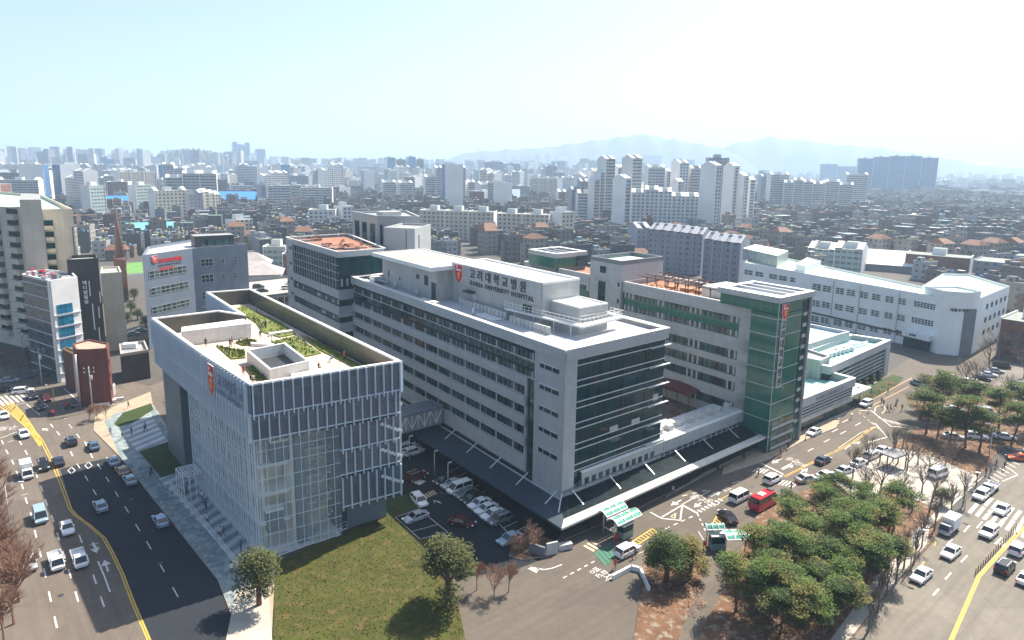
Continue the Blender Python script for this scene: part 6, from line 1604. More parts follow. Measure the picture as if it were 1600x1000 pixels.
vt = [
 (37, 679, DN0, 'sedan', 'white', 'white sedan beside the yellow hatching on the left avenue'), (42, 741, DN, 'box', 'white', 'white box truck heading down the left avenue'),
 (68, 729, DN, 'suv', 'black', 'black SUV touching the double yellow line on the left avenue'), (91, 722, UPR, 'sedan', 'dark blue', 'dark blue sedan just across the double yellow line'),
 (111, 691, UPR, 'suv', 'dark blue', 'dark blue SUV in the middle of the left avenue'), (146, 698, UPR, 'sedan', 'blue', 'blue sedan right of the dark SUV near the pavement corner'),
 (177, 722, UPR, 'sedan', 'pale blue', 'pale blue sedan at the top of the fresh dark asphalt, by the kerb'), (191, 737, UPR, 'sedan', 'tan', 'tan sedan, the only one of its colour, by the kerb'),
 (203, 751, UPR, 'sedan', 'pale blue', 'pale blue sedan directly behind the tan one'), (157, 792, UPR, 'sedan', 'pale blue', 'pale blue sedan alone in the middle lane of dark asphalt'),
 (251, 815, UPR, 'sedan', 'pale blue', 'pale blue sedan nearest the camera on the dark asphalt'), (63, 808, DN, 'van', 'pale blue', 'pale blue van heading down the left avenue'),
 (105, 826, DN, 'sedan', 'white', 'white sedan with dark sunroof below the bend in the yellow line'), (88, 879, DN, 'pickup', 'white', 'white pickup, left one of the pair at the bottom of the avenue'),
 (124, 875, DN, 'pickup', 'white', 'smaller white pickup, right one of the pair at the bottom of the avenue'), (46, 881, DN, 'sedan', 'silver', 'silver car half hidden by bare street trees'),
 (6, 650, DN0, 'sedan', 'white', 'white sedan at the left frame edge below the crossing'), (14, 595, R(25), 'sedan', 'silver', 'silver car on the side street at the far left'),
 (2, 610, R(25), 'sedan', 'black', 'black car at the left frame edge on the side street'), (36, 612, R(25), 'suv', 'white', 'white car just beyond the zebra crossing'),
 (50, 620, R(-45), 'suv', 'black', 'black SUV waiting at the stop line beside the zebra'), (62, 636, R(-45), 'sedan', 'black', 'black sedan in the shade behind the stop line'), (72, 623, R(-45), 'sedan', 'maroon', 'dark red sedan deep in the shade at the junction'),
 (56, 587, R(25), 'van', 'blue', 'blue van on the side street behind the utility pole'),
 (207, 522, R(40), 'sedan', 'silver', 'silver car parked by the evergreen hedge, left one'), (219, 517, R(40), 'sedan', 'pale blue', 'pale car parked by the evergreen hedge, right one'),
 (637, 700, EE, 'suv', 'white', 'white SUV under the footbridge, the farther of two'), (646, 707, EE, 'suv', 'white', 'white SUV under the footbridge, the nearer of two'),
 (650, 746, EE, 'suv', 'maroon', 'dark red car in the shaded car park near the footbridge'), (655, 784, R(-60), 'suv', 'white', 'white SUV with black roof driving beside the annex corner'),
 (650, 809, WW, 'sedan', 'silver', 'silver sedan parked alone in the bay by the lawn'), (722, 817, R(-20), 'sedan', 'maroon', 'maroon sedan driving across the shaded car park'),
 (797, 843, WW, 'sedan', 'pale blue', 'pale blue car half hidden behind the reddish bush'),
 (980, 862, EE, 'suv', 'white', 'white SUV with blue roof stopped at the ticket gate'), (1156, 778, EE, 'van', 'white', 'white van approaching the red minibus'),
 (1137, 809, R(100), 'sedan', 'black', 'black sedan beside the small yellow hatched island'), (1194, 788, EE, 'minibus', 'red', 'red minibus parked at the tip of the pine park'),
 (1207, 750, EE, 'suv', 'white', 'white SUV at the crossing above the red minibus'), (1272, 676, WW, 'sedan', 'white', 'white sedan at the kerb beyond the green tower'),
 (1286, 720, EE, 'sedan', 'dark blue', 'dark sedan alone in the drive lane by the yellow line'),
 (1260, 749, R(20), 'sedan', 'silver', 'silver car at the near end of the taxi row'), (1292, 744, R(20), 'sedan', 'white', 'second car of the taxi row, white'), (1320, 736, R(30), 'sedan', 'silver', 'third car of the taxi row, silver'),
 (1342, 724, R(36), 'sedan', 'white', 'fourth car of the taxi row, white'), (1362, 713, R(38), 'suv', 'silver', 'fifth car of the taxi row, silver'), (1379, 704, R(38), 'sedan', 'white', 'far end car of the taxi row, white'),
 (1353, 632, WW, 'suv', 'white', 'white SUV leaving the entrance canopy'),
 (1533, 775, BLV, 'suv', 'white', 'white SUV in the kerb lane before the stop line'), (1547, 765, BLV, 'pickup', 'white', 'white pickup just behind the kerb lane SUV'), (1566, 797, BLV, 'sedan', 'white', 'white sedan driving over the boulevard zebra'),
 (1545, 833, BLV, 'suv', 'white', 'white SUV below the boulevard zebra'), (1482, 828, BLV, 'box', 'silver', 'grey box truck by the boulevard kerb'), (1486, 864, BLV, 'sedan', 'white', 'white sedan below the grey box truck'),
 (1591, 860, BLU, 'suv', 'white', 'white SUV beyond the median posts, upper one'), (1570, 888, BLU, 'suv', 'black', 'black SUV beyond the median posts'), (1440, 900, BLV, 'sedan', 'white', 'white car at the lower edge of the boulevard kerb lane'),
 (1604, 905, BLU, 'sedan', 'white', 'white car at the right edge beside the black SUV'), (1592, 716, R(170), 'taxi', 'orange', 'orange taxi waiting beside the upper right crossing'),
 (1466, 741, R(30), 'van', 'white', 'white van parked among the bare trees of the park'),
 (1478, 592, R(-12), 'flatbed', 'white', 'white flatbed truck in the shade of the education building'), (1565, 573, R(-25), 'van', 'black', 'black van at the far end of the kerb row by the education building'),
 (1555, 580, R(-25), 'sedan', 'silver', 'second from the far end of that kerb row, silver'), (1544, 586, R(-25), 'sedan', 'white', 'third from the far end of that kerb row, white'), (1534, 592, R(-25), 'sedan', 'black', 'fourth from the far end of that kerb row, black'),
 (1524, 598, R(-25), 'sedan', 'silver', 'near end car of that kerb row, silver'), (1510, 596, R(-25), 'sedan', 'white', 'white car beside the bare tree at the dark wall panel'),
 (1588, 609, R(-25), 'sedan', 'white', 'middle car of the row across the lane at right, white'), (1597, 603, R(-25), 'suv', 'grey', 'far car of the row across the lane at right, grey'), (1579, 615, R(-25), 'sedan', 'silver', 'near car of the row across the lane at right, silver'),
 (1538, 645, R(-20), 'van', 'pale blue', 'pale blue van behind the upper pines'), (1490, 640, R(-20), 'sedan', 'white', 'white car glimpsed between the upper pine trunks'), (1500, 655, R(-20), 'sedan', 'silver', 'silver car glimpsed between the upper pine trunks'),
 (1490, 683, R(-20), 'sedan', 'silver', 'silver car below the upper pines, left'), (1526, 683, R(-20), 'suv', 'white', 'white SUV below the upper pines, middle'), (1570, 683, R(-20), 'sedan', 'white', 'white car below the upper pines, right'),
 (1434, 600, R(100), 'suv', 'pale blue', 'pale car with light roof at the barrier before the education building'),
]
for k in range(9):
    t_ = k / 8; px, py = 691 + (776 - 691) * t_ ** .95, 751 + (813 - 751) * t_ ** 1.1
    kd, cl_ = [('sedan', 'black'), ('sedan', 'silver'), ('van', 'white'), ('sedan', 'grey'), ('sedan', 'black'), ('sedan', 'white'), ('sedan', 'white'), ('sedan', 'white'), ('suv', 'grey')][k]
    vt.append((px + 4, py, WW, kd, cl_, f'{cl_} {kd}, {ORD[k]} from the footbridge end of the row beside the hospital'))
deckcars = [(404, 450, 'suv', 'black', 'black SUV on the parking deck roof, left pair upper'), (410, 456, 'sedan', 'black', 'black car on the parking deck roof, left pair lower'), (449, 452, 'suv', 'white', 'white car on the parking deck roof, right group front'),
            (455, 444, 'sedan', 'white', 'white car on the parking deck roof, right group back'), (464, 455, 'sedan', 'silver', 'silver car on the deck roof next to the hospital wing, front'), (465, 447, 'suv', 'black', 'black car on the deck roof next to the hospital wing, back')]
def put_vehicle(x, y, z, a, kd, cl_, lab):
    key = (kd, cl_)
    if key not in vp: vp[key] = make_vehicle(kd, cl_); remember(); o = vp[key]; o.location = (x, y, z); o.rotation_euler = (0, 0, a); o['label'] = lab
    else: o = copy_tree(vp[key], (x, y, z), a, lab)
    o.scale = (.88, .88, .88)
    o['group'] = 'vehicles on the roads and in the car parks'; VEH.append(o); return o
for px, py, a, kd, cl_, lab in vt:
    z = .26 if (px, py) == (650, 809) else .15 if (px, py) in ((1466, 741), (1490, 640), (1500, 655), (1538, 645), (1490, 683), (1526, 683), (1570, 683)) else .02
    x, y = G(px, py, z + .35); put_vehicle(x, y, z, a, kd, cl_, lab)
for px, py, kd, cl_, lab in deckcars: x, y = G(px, py, 10); put_vehicle(x, y, 9.97, R(20), kd, cl_, lab)
def motorbike(px, py, a, lab):
    t = thing('motorcycle', (*G(px, py), .02), lab, 'motorcycle', None, a)
    for x in (.65, -.65): b = B(); b.beam((x, -.06, .3), (x, .06, .3), .6, tyre, n=14); b.build('wheel', t, False)
    b = B(); b.box((0, 0, .35), (.9, .25, .4), darkm); b.box((-.2, 0, .75), (.8, .28, .12), trimb); b.beam((.6, 0, .35), (.4, 0, 1.05), .07, metal); b.beam((.4, -.32, 1.05), (.4, .32, 1.05), .05, trimb); b.box((-.6, 0, .85), (.4, .4, .4), redm)
    b.build('frame', t, False)
motorbike(80, 650, R(160), 'delivery motorcycle turning across the left junction'); motorbike(109, 639, R(20), 'parked motorcycle near the kerb behind the junction')
# ================================================================ trees and planting
rt2 = random.Random(21)
bark = M('pine_bark', (.14, .08, .055), .9, var=.3, scale=2); barkg = M('grey_bark', (.19, .155, .13), .9, var=.25, scale=2); barkr = M('reddish_twigs', (.32, .19, .13), .9, var=.25, scale=2)
pine_l = leaf_mat('pine_needles', (.055, .11, .02), (.14, .20, .04)); pine_y = leaf_mat('olive_needles', (.13, .13, .03), (.22, .19, .06)); pine_d = leaf_mat('deep_pine_needles', (.03, .06, .02), (.07, .11, .035)); ever_l = leaf_mat('evergreen_leaves', (.04, .075, .018), (.09, .13, .03))
def leaves(b, c, r, n, s, mat, rnd):
    """leaf-sized faces through an uneven ellipsoid clump"""
    for _ in range(n):
        d = Vector((rnd.gauss(0, 1), rnd.gauss(0, 1), rnd.gauss(0, 1))).normalized(); k = rnd.random() ** .4
        p = Vector((c[0] + d.x * r[0] * k, c[1] + d.y * r[1] * k, c[2] + d.z * r[2] * k))
        u = Vector((rnd.uniform(-1, 1), rnd.uniform(-1, 1), rnd.uniform(-.5, .5))).normalized() * s * rnd.uniform(.6, 1.3)
        v = u.cross(Vector((rnd.uniform(-.5, .5), rnd.uniform(-.5, .5), 1))).normalized() * s * rnd.uniform(.35, .7)
        b.face([tuple(p - u), tuple(p - v * .8), tuple(p + u), tuple(p + v)], mat)
def make_pine(seed, H=8.0):
    r = random.Random(seed); t = thing('pine_tree', (0, 0, 0), 'x', 'tree'); b = B(); g = B(); p = Vector((0, 0, 0)); lean = Vector((r.uniform(-.14, .14), r.uniform(-.14, .14), 1)); w = .42; tips = []
    for i in range(6):
        q = p + Vector((lean.x + r.uniform(-.12, .12), lean.y + r.uniform(-.12, .12), 1)) * H * .13; b.beam(tuple(p), tuple(q), w, bark, n=7, w2=w * .86); p = q; w *= .86
        if i >= 2:
            for k in range(2 + (i > 3)):
                a = r.random() * 6.28; L = r.uniform(1.6, 3.2) * (1.1 - .1 * i); e = p + Vector((math.cos(a) * L, math.sin(a) * L, r.uniform(.3, 1.3))); b.beam(tuple(p), tuple(e), w * .45, bark, n=5, w2=.06); tips.append(e)
                m = (p + e) / 2 + Vector((r.uniform(-.8, .8), r.uniform(-.8, .8), .7)); b.beam(tuple((p + e) / 2), tuple(m), w * .25, bark, n=4, w2=.04); tips.append(m)
    tips.append(p + Vector((0, 0, .6)))
    b.build('trunk', t, False)
    for e in tips: leaves(g, (e.x, e.y, e.z + .25), (r.uniform(1.0, 1.9), r.uniform(1.0, 1.9), r.uniform(.28, .5)), 270, .15, r.choice([pine_l, pine_l, pine_y, pine_d]), r)
    g.build('crown', t, False); return t
def make_round(seed, H, mat, R_=2.6, trunk=.3, n=2600, s=.2):
    r = random.Random(seed); t = thing('evergreen_tree', (0, 0, 0), 'x', 'tree'); b = B(); b.beam((0, 0, 0), (0, 0, H * .55), trunk * 2, bark, n=8, w2=trunk); g = B()
    for k in range(16):
        a, e = r.random() * 6.28, r.uniform(.2, 1.0); c = (math.cos(a) * R_ * .62 * math.sin(e * 1.5), math.sin(a) * R_ * .62 * math.sin(e * 1.5), H * .28 + (H * .66) * (1 - e) + r.uniform(-.3, .3))
        if k < 9: b.beam((0, 0, H * .3), c, .16, bark, n=5, w2=.04)
        leaves(g, c, (R_ * r.uniform(.36, .55),) * 2 + (H * .15,), n // 16, s, mat, r)
    b.build('trunk', t, False); g.build('crown', t, False); return t
def make_bare(seed, H, mat, spread=.55, depth=5, w0=.34, name='bare_tree', nb=3):
    r = random.Random(seed); t = thing(name, (0, 0, 0), 'x', 'tree'); b = B(); g = B()
    def grow(p, d, L, w, k):
        q = p + d * L; (b if k >= depth - 1 else g).beam(tuple(p), tuple(q), w, mat, n=6 if k >= depth - 1 else 3, w2=w * .66, cap=False)
        if k == 0: return
        for i in range(nb if k < depth else nb + 1):
            nd = (d + Vector((r.gauss(0, spread), r.gauss(0, spread), r.gauss(.12, spread * .5)))).normalized()
            if nd.z < -.1: nd.z = .1
            grow(p + d * L * r.uniform(.55, 1.0), nd, L * r.uniform(.6, .85), w * .62, k - 1)
    grow(Vector((0, 0, 0)), Vector((r.uniform(-.05, .05), r.uniform(-.05, .05), 1)).normalized(), H * .3, w0, depth)
    b.build('trunk', t, False); g.build('crown', t, False); return t
TP = {}
TP['pine'] = [make_pine(s, h) for s, h in ((1, 8.2), (2, 7.2), (3, 8.8), (4, 6.4))]
TP['round'] = [make_round(5, 5.6, ever_l, 2.5, n=5200, s=.13), make_round(6, 4.8, pine_y, 2.2, n=4200, s=.13), make_round(7, 7, leaf_mat('olive_leaves', (.07, .085, .025), (.13, .14, .05)), 2.9, n=6500, s=.14)]
TP['bare'] = [make_bare(8, 8, barkg, .42), make_bare(9, 7, barkg, .5), make_bare(10, 9, barkg, .36), make_bare(14, 6.5, barkg, .55)]
TP['street'] = [make_bare(11, 8.5, barkr, .5, 5, .3, nb=4), make_bare(12, 7.5, barkr, .45, 5, .3, nb=4)]
TP['bush'] = [make_bare(13, 3.4, barkr, .8, 4, .16, 'bare_bush', 5)]
def make_hedge():
    t = thing('clipped_bush', (0, 0, 0), 'x', 'bush'); g = B(); r = random.Random(3)
    for z, q in ((.4, 1.15), (1.0, .95), (1.6, .6)): leaves(g, (0, 0, z), (q, q, .5), 420, .14, ever_l, r)
    g.build('foliage', t, False); b = B(); b.beam((0, 0, 0), (0, 0, 1), .15, bark); b.build('stem', t, False); return t
TP['hedge'] = [make_hedge()]
remember()
used3 = set(); TREES = []
def plant(kind, px, py, lab, i=None, sc=1.0, z=.13, zz=None, group=None):
    i = rt2.randrange(len(TP[kind])) if i is None else i; src = TP[kind][i]; x, y = G(px, py, z); a = rt2.random() * 6.28; s = sc * rt2.uniform(.92, 1.1)
    if src.name not in used3: used3.add(src.name); o = src; o.location = (x, y, z); o.rotation_euler = (0, 0, a); o['label'] = lab; o.scale = (s, s, s)
    else: o = copy_tree(src, (x, y, z), a, lab, scale=(s, s, s))
    if group: o['group'] = group
    TREES.append(o); return o
gp = 'pines of the park'
for k, (x, y) in enumerate([(1240, 850), (1275, 832), (1312, 838), (1338, 815), (1364, 835), (1396, 828), (1215, 885), (1255, 898), (1298, 888), (1345, 880), (1388, 868), (1200, 930), (1262, 950), (1330, 925), (1172, 905), (1150, 955), (1215, 1000), (1300, 985), (1378, 905), (1190, 965), (1232, 822), (1300, 800), (1372, 852), (1322, 862), (1238, 915), (1310, 955), (1352, 925), (1225, 970), (1258, 1010), (1285, 920), (1268, 880), (1305, 915), (1338, 905), (1222, 905), (1292, 848)]):
    zone = 'along the drive side of the park' if y < 845 else 'in the middle of the park' if y < 900 else 'at the lower edge of the park'
    plant('pine', x, y, f'{"flat-topped" if k % 2 else "spreading"} green pine {zone}', group=gp, sc=.92)
for k, (x, y) in enumerate([(1447, 677), (1464, 685), (1484, 692), (1508, 699), (1530, 707), (1437, 655), (1470, 650), (1498, 648), (1523, 655), (1580, 695), (1602, 675), (1590, 652), (1560, 672), (1452, 640), (1620, 700)]):
    plant('pine', x, y, 'dark pine in the row before the car park, ' + ('front line' if y > 672 else 'back line'), group='pines before the upper car park', sc=1.12)
for x, y, lab in ((1041, 908, 'round dark evergreen in the brown traffic island'), (1078, 903, 'brownish round tree beside it in the traffic island')): plant('round', x, y, lab, 0 if x < 1060 else 1, 1.35)
plant('round', 700, 945, 'olive evergreen at the lower edge between lawn and car park', 2, 1.45); plant('round', 405, 945, 'olive evergreen below the annex corner', 2, 1.15); plant('round', 1168, 912, 'low dark evergreen beside the right ticket booth', 0, .8)
plant('round', 1470, 790, 'small dark evergreen by the park path', 0, .6)
gb_ = 'bare winter trees of the park'
for x, y in ((1375, 772), (1451, 742), (1417, 735), (1332, 748), (1356, 726), (1395, 720), (1434, 726), (1475, 735), (1350, 790), (1400, 790), (1440, 770), (1425, 800), (1452, 800), (1490, 720), (1410, 700), (1470, 712)):
    plant('bare', x, y, f'leafless grey tree {"beside the taxi row" if y < 760 and x < 1400 else "over the pale paved square" if y < 760 else "behind the pines"}', group=gb_, sc=.9)
for x, y in ((1525, 760), (1505, 788), (1485, 806), (1460, 828), (1440, 855), (1428, 880), (1412, 888), (1400, 910), (1385, 930), (1372, 955), (1357, 985)):
    plant('bare', x, y, 'slender leafless street tree lining the boulevard kerb', 2, .8, group='street trees of the boulevard')
for x, y in ((-8, 845), (4, 900), (-30, 850), (18, 955), (-2, 800), (2, 870), (-14, 820), (12, 925), (-20, 900), (22, 975), (-6, 790), (-25, 760), (8, 1010), (30, 940)):
    plant('street', x, y, 'reddish leafless street tree at the left frame edge', sc=1.12, z=.02, group='street trees of the left avenue')
for x, y in ((1508, 604), (1520, 608), (1545, 575), (1590, 566), (1560, 562), (1600, 590), (1578, 640)): plant('bare', x, y, 'leafless tree before the education building', 0, 1.15, z=.02, group='bare trees by the education building')
plant('bush', 832, 858, 'reddish bare bush on the island at the hospital corner', 0, 1.5); plant('bush', 812, 862, 'smaller reddish bare bush left of it on the same island', 0, 1.1)
plant('street', 745, 922, 'pinkish leafless tree at the lower edge, left of three', 1, .62, z=.02); plant('street', 772, 935, 'pinkish leafless tree at the lower edge, middle of three', 0, .55, z=.02); plant('street', 795, 925, 'pinkish leafless tree at the lower edge, right of three', 1, .62, z=.02)
for k, (x, y) in enumerate(((1338, 610), (1349, 604), (1360, 598), (1371, 592))): plant('hedge', x, y, f'clipped cone bush, {ORD[k]} from the canopy end of four', 0, 1.25, group='clipped bushes by the entrance')
for k, (x, y) in enumerate(((60, 600), (30, 590), (85, 595), (8, 580), (45, 575), (140, 660), (152, 655), (166, 655))):
    plant('street' if x > 100 else 'bare', x, y, 'bare tree at the corner pavement' if x > 100 else 'bare tree along the side street at left', None, .5 if x > 100 else .9, z=.02)
for k, (x, y) in enumerate(((200, 505), (215, 500), (228, 512), (240, 520), (205, 488), (190, 470), (210, 470))): plant('round', x, y, 'evergreen in the hedge behind the small dark house' if y > 480 else 'olive tree beside the cream block', 0 if y > 480 else 2, .8, z=0)
for k, (u, v) in enumerate(((30, 9), (33, 11), (36, 9.5), (40, 10), (43, 13))):
    p = Wp(u, v); src = TP['bush'][0]; o = copy_tree(src, (*p, 3.2), k, 'orange-brown bush in the hospital courtyard', 'courtyard bushes', (.9, .9, .9)); TREES.append(o)
for k, (u, v) in enumerate(((0, 84), (2, 90), (5, 96), (1, 102), (6, 86), (3, 109))):
    o = copy_tree(TP['bush'][0], (*Wp(u, v), 33.1), k * 1.3, 'red shrub in the roof garden of the stepped wing', 'roof garden shrubs', (.55, .55, .5)); TREES.append(o)
for k, (x, y) in enumerate(((12, 560), (28, 566), (46, 570), (20, 575), (60, 575), (0, 566))): o = copy_tree(TP['bush'][0], (*G(x, y), .02), k * 1.1, 'orange-brown shrub at the foot of the beige tower', 'shrubs at the beige tower', (1.3, 1.3, 1.1)); TREES.append(o)
single_out(TREES)
# low shrubs and litter as ground cover
b = B(); r = random.Random(9)
for k in range(190):
    px, py = r.uniform(1180, 1480), r.uniform(780, 1000); t_ = 1470 - (py - 780) * .75
    if px > t_ - 15 or px < 1230 - (py - 780) * .45 + 25: continue
    c = G(px, py, .14); m_ = r.choice([pine_l, barkr, pine_y, barkr]); leaves(b, (*c, .45), (r.uniform(.5, 1.4), r.uniform(.5, 1.4), .5), 40, .13, m_, r)
for k in range(60):
    px, py = r.uniform(1010, 1100), r.uniform(865, 960); c = G(px, py, .15); leaves(b, (*c, .3), (.7, .7, .35), 26, .12, barkr, r)
for k in range(46):
    t_ = r.random(); c = G(1338 + 60 * t_ + r.uniform(-3, 3), 628 - 32 * t_ + r.uniform(-2, 4), .15); leaves(b, (*c, .4), (.9, .9, .45), 34, .13, r.choice([ever_l, barkr]), r)
for k in range(80):
    c = G(r.uniform(1425, 1560), r.uniform(676, 712), .15); leaves(b, (*c, .4), (1.1, 1.1, .5), 30, .14, r.choice([barkr, barkr, pine_y]), r)
b.build('ground_shrubs', kind='stuff', label='low brown and green undergrowth beneath the park trees', category='shrubs')
# tufts of grass on the big lawn
b = B()
LP = [G(*p, .2) for p in LAWN]
def inside(x, y, poly):
    c = False; n = len(poly)
    for i in range(n):
        x1, y1 = poly[i]; x2, y2 = poly[(i + 1) % n]
        if (y1 > y) != (y2 > y) and x < (x2 - x1) * (y - y1) / (y2 - y1) + x1: c = not c
    return c
x0, x1 = min(p[0] for p in LP), max(p[0] for p in LP); y0, y1 = min(p[1] for p in LP), max(p[1] for p in LP)
gmt = leaf_mat('meadow_grass', (.06, .06, .01), (.11, .105, .025))
for k in range(14000):
    x, y = r.uniform(x0, x1), r.uniform(y0, y1)
    if not inside(x, y, LP): continue
    a = r.random() * 3.14; h = r.uniform(.04, .14); w_ = r.uniform(.05, .14)
    b.face([(x - w_ * math.cos(a), y - w_ * math.sin(a), .19), (x + w_ * math.cos(a), y + w_ * math.sin(a), .19), (x + r.uniform(-.1, .1), y + r.uniform(-.1, .1), .2 + h)], gmt)
b.build('lawn_grass', kind='stuff', label='rough yellow-green grass tufts on the big lawn', category='grass')
# ================================================================ people and street furniture
skin = M('skin', (.45, .27, .19), .6, var=0); hairm = M('black_hair', (.015, .012, .01), .6, var=0); shoe = M('dark_shoe', (.02, .02, .02), .6, var=0)
OUT = {'dark coat': ((.02, .02, .025), (.025, .025, .03)), 'blue shirt': ((.18, .30, .5), (.05, .05, .06)), 'red jacket': ((.45, .04, .04), (.03, .035, .06)), 'white shirt': ((.7, .7, .7), (.04, .045, .06)), 'brown coat': ((.16, .09, .05), (.05, .05, .06)), 'grey suit': ((.12, .12, .13), (.12, .12, .13))}
POSE = {   # joints: hip, knee, ankle, toe (L, R) and shoulder, elbow, wrist (L, R); y is forward
 'standing': dict(k=((-.10, .02, .50), (.10, .02, .50)), a=((-.11, 0, .09), (.11, 0, .09)), e=((-.25, -.02, 1.12), (.25, -.02, 1.12)), w=((-.25, .06, .87), (.25, .06, .87)), hip=.92),
 'walking': dict(k=((-.10, .22, .53), (.10, .02, .48)), a=((-.10, .34, .10), (.10, -.34, .16)), e=((-.25, -.16, 1.13), (.25, .10, 1.13)), w=((-.24, -.18, .88), (.24, .30, .96)), hip=.90),
 'striding': dict(k=((-.10, -.02, .48), (.10, .25, .54)), a=((-.10, -.38, .18), (.10, .38, .10)), e=((-.25, .12, 1.13), (.25, -.18, 1.14)), w=((-.24, .32, .98), (.24, -.22, .90)), hip=.89),
 'sitting': dict(k=((-.12, .42, .50), (.12, .42, .50)), a=((-.12, .44, .09), (.12, .46, .09)), e=((-.25, .05, .76), (.25, .05, .76)), w=((-.18, .28, .62), (.18, .28, .62)), hip=.50)}
def person_mesh(pose, outfit):
    P = POSE[pose]; h = P['hip']; up = h - .92; V = []; Rr = []; Ed = []
    def v(p, r, par=None):
        V.append(p); Rr.append(r); i = len(V) - 1
        if par is not None: Ed.append((par, i))
        return i
    pel = v((0, 0, h), .135); bel = v((0, .01, h + .17), .125, pel); ch = v((0, 0, h + .36), .15, bel); nk = v((0, .0, h + .53), .06, ch); hd = v((0, .02, h + .64), .088, nk); tp_ = v((0, .015, h + .74), .082, hd)
    v((0, .115, h + .655), .018, hd)                                   # nose
    for s, sx in ((0, -1), (1, 1)):
        hp = v((sx * .09, 0, h - .06), .095, pel); kn = v(P['k'][s], .06, hp); an_ = v(P['a'][s], .04, kn); v((P['a'][s][0], P['a'][s][1] + .17, max(.04, P['a'][s][2] - .05)), .034, an_)
        sh = v((sx * .18, 0, h + .44), .062, ch); el = v(P['e'][s], .045, sh); wr = v(P['w'][s], .03, el); w = P['w'][s]; d = (Vector(w) - Vector(P['e'][s])).normalized()
        pa = v(tuple(Vector(w) + d * .07), .030, wr)
        for f, (ox, L) in enumerate(((-.03, .07), (-.01, .085), (.01, .08), (.03, .06))): m_ = v(tuple(Vector(w) + d * (.10 + L * .4) + Vector((ox * .3, ox, 0))), .009, pa); v(tuple(Vector(w) + d * (.10 + L) + Vector((-sx * .02, ox, 0))), .008, m_)
        m_ = v(tuple(Vector(w) + d * .04 + Vector((0, .045, 0))), .010, wr); v(tuple(Vector(w) + d * .09 + Vector((-sx * .01, .06, 0))), .009, m_)
    me = bpy.data.meshes.new('p'); me.from_pydata(V, Ed, []); o = bpy.data.objects.new('p', me); COL.objects.link(o); md = o.modifiers.new('s', 'SKIN')
    for i, sv_ in enumerate(me.skin_vertices[0].data): sv_.radius = (Rr[i], Rr[i] * (.72 if i in (bel, ch, pel) else 1)); sv_.use_root = (i == pel)
    sb = o.modifiers.new('u', 'SUBSURF'); sb.levels = 1
    out = bpy.data.meshes.new_from_object(o.evaluated_get(bpy.context.evaluated_depsgraph_get())); bpy.data.objects.remove(o)
    c = OUT[outfit]; top = M('cloth_' + outfit.replace(' ', '_'), c[0], .8, var=0); leg = M('trousers_' + outfit.replace(' ', '_'), c[1], .8, var=0)
    out.materials.clear()
    for m_ in (top, leg, skin, shoe): out.materials.append(m_)
    hem = h - .12 if outfit != 'dark coat' else h - .3; wl = [Vector(x) for x in P['w']]
    for f in out.polygons:
        ce = f.center
        near = min((ce - x).length for x in wl)
        if ce.z < .11: f.material_index = 3
        elif near < .035 or (near < .24 and ce.z < max(x.z for x in wl) and abs(ce.x) > .19 and min((ce - Vector(P['e'][i])).length - (wl[i] - Vector(P['e'][i])).length for i in (0, 1)) > 0): f.material_index = 2
        elif ce.z > h + .52: f.material_index = 2
        elif ce.z > hem: f.material_index = 0
        else: f.material_index = 1
        f.use_smooth = True
    return out
def hair_mesh(h):
    b = B(); c = Vector((0, 0, h + .71)); rings = []
    for j in range(4):
        a = j / 3 * 1.35; rings.append([(c.x + .102 * math.cos(t) * math.cos(a), c.y - .01 + .118 * math.sin(t) * math.cos(a), c.z + .10 * math.sin(a) - (.07 if math.sin(t) < 0 and j == 0 else 0)) for t in [k * math.pi / 5 for k in range(10)]])
    loft(b, rings, hairm); return b
PP_ = {}; PPL = []
def person(px, py, pose, outfit, lab, z=.02, a=0.0, grp='people around the hospital'):
    key = (pose, outfit); x, y = G(px, py, z)
    if key not in PP_:
        o = bpy.data.objects.new('person', person_mesh(pose, outfit)); COL.objects.link(o); hb = hair_mesh(POSE[pose]['hip']); hb.build('hair', o, False); PP_[key] = o; remember()
    else:
        s = PP_[key]; o = s.copy(); COL.objects.link(o)
        for c in KIDS.get(s.name, ()): d = c.copy(); COL.objects.link(d); d.parent = o
    o.location = (x, y, z); o.rotation_euler = (0, 0, a); tag(o, lab, 'person', grp); PPL.append(o); return o
rp_ = random.Random(4)
pl_ = [(173, 679, .15, 'on the cobbles at the plaza corner'), (192, 687, .16, 'on the cobbles by the upper plaza'), (206, 679, .16, 'on the upper plaza'), (226, 671, .16, 'on the upper plaza'), (228, 673, .16, 'on the upper plaza'), (235, 745, .15, 'on the cobbled pavement'), (237, 743, .15, 'on the cobbled pavement'),
  (290, 749, .16, 'near the lattice porch'), (307, 755, .16, 'near the lattice porch'), (282, 770, .16, 'on the striped plaza'), (287, 771, .16, 'on the striped plaza'), (292, 768, .16, 'on the striped plaza'), (316, 781, .16, 'on the striped plaza'), (322, 797, .16, 'on the striped plaza'), (324, 817, .16, 'on the striped plaza'),
  (345, 838, .16, 'on the striped plaza'), (350, 839, .16, 'on the striped plaza'), (377, 862, .16, 'at the lower end of the plaza'), (362, 896, .15, 'on the pavement below the railing'), (201, 638, .14, 'on the beige corner pavement')]
for x, y, z, s in pl_: oc = rp_.choice(['dark coat', 'blue shirt', 'white shirt', 'grey suit', 'dark coat', 'brown coat']); ps = rp_.choice(['standing', 'walking', 'striding']); person(x, y, ps, oc, f'person in {oc} {ps} {s}', z, rp_.random() * 6.28)
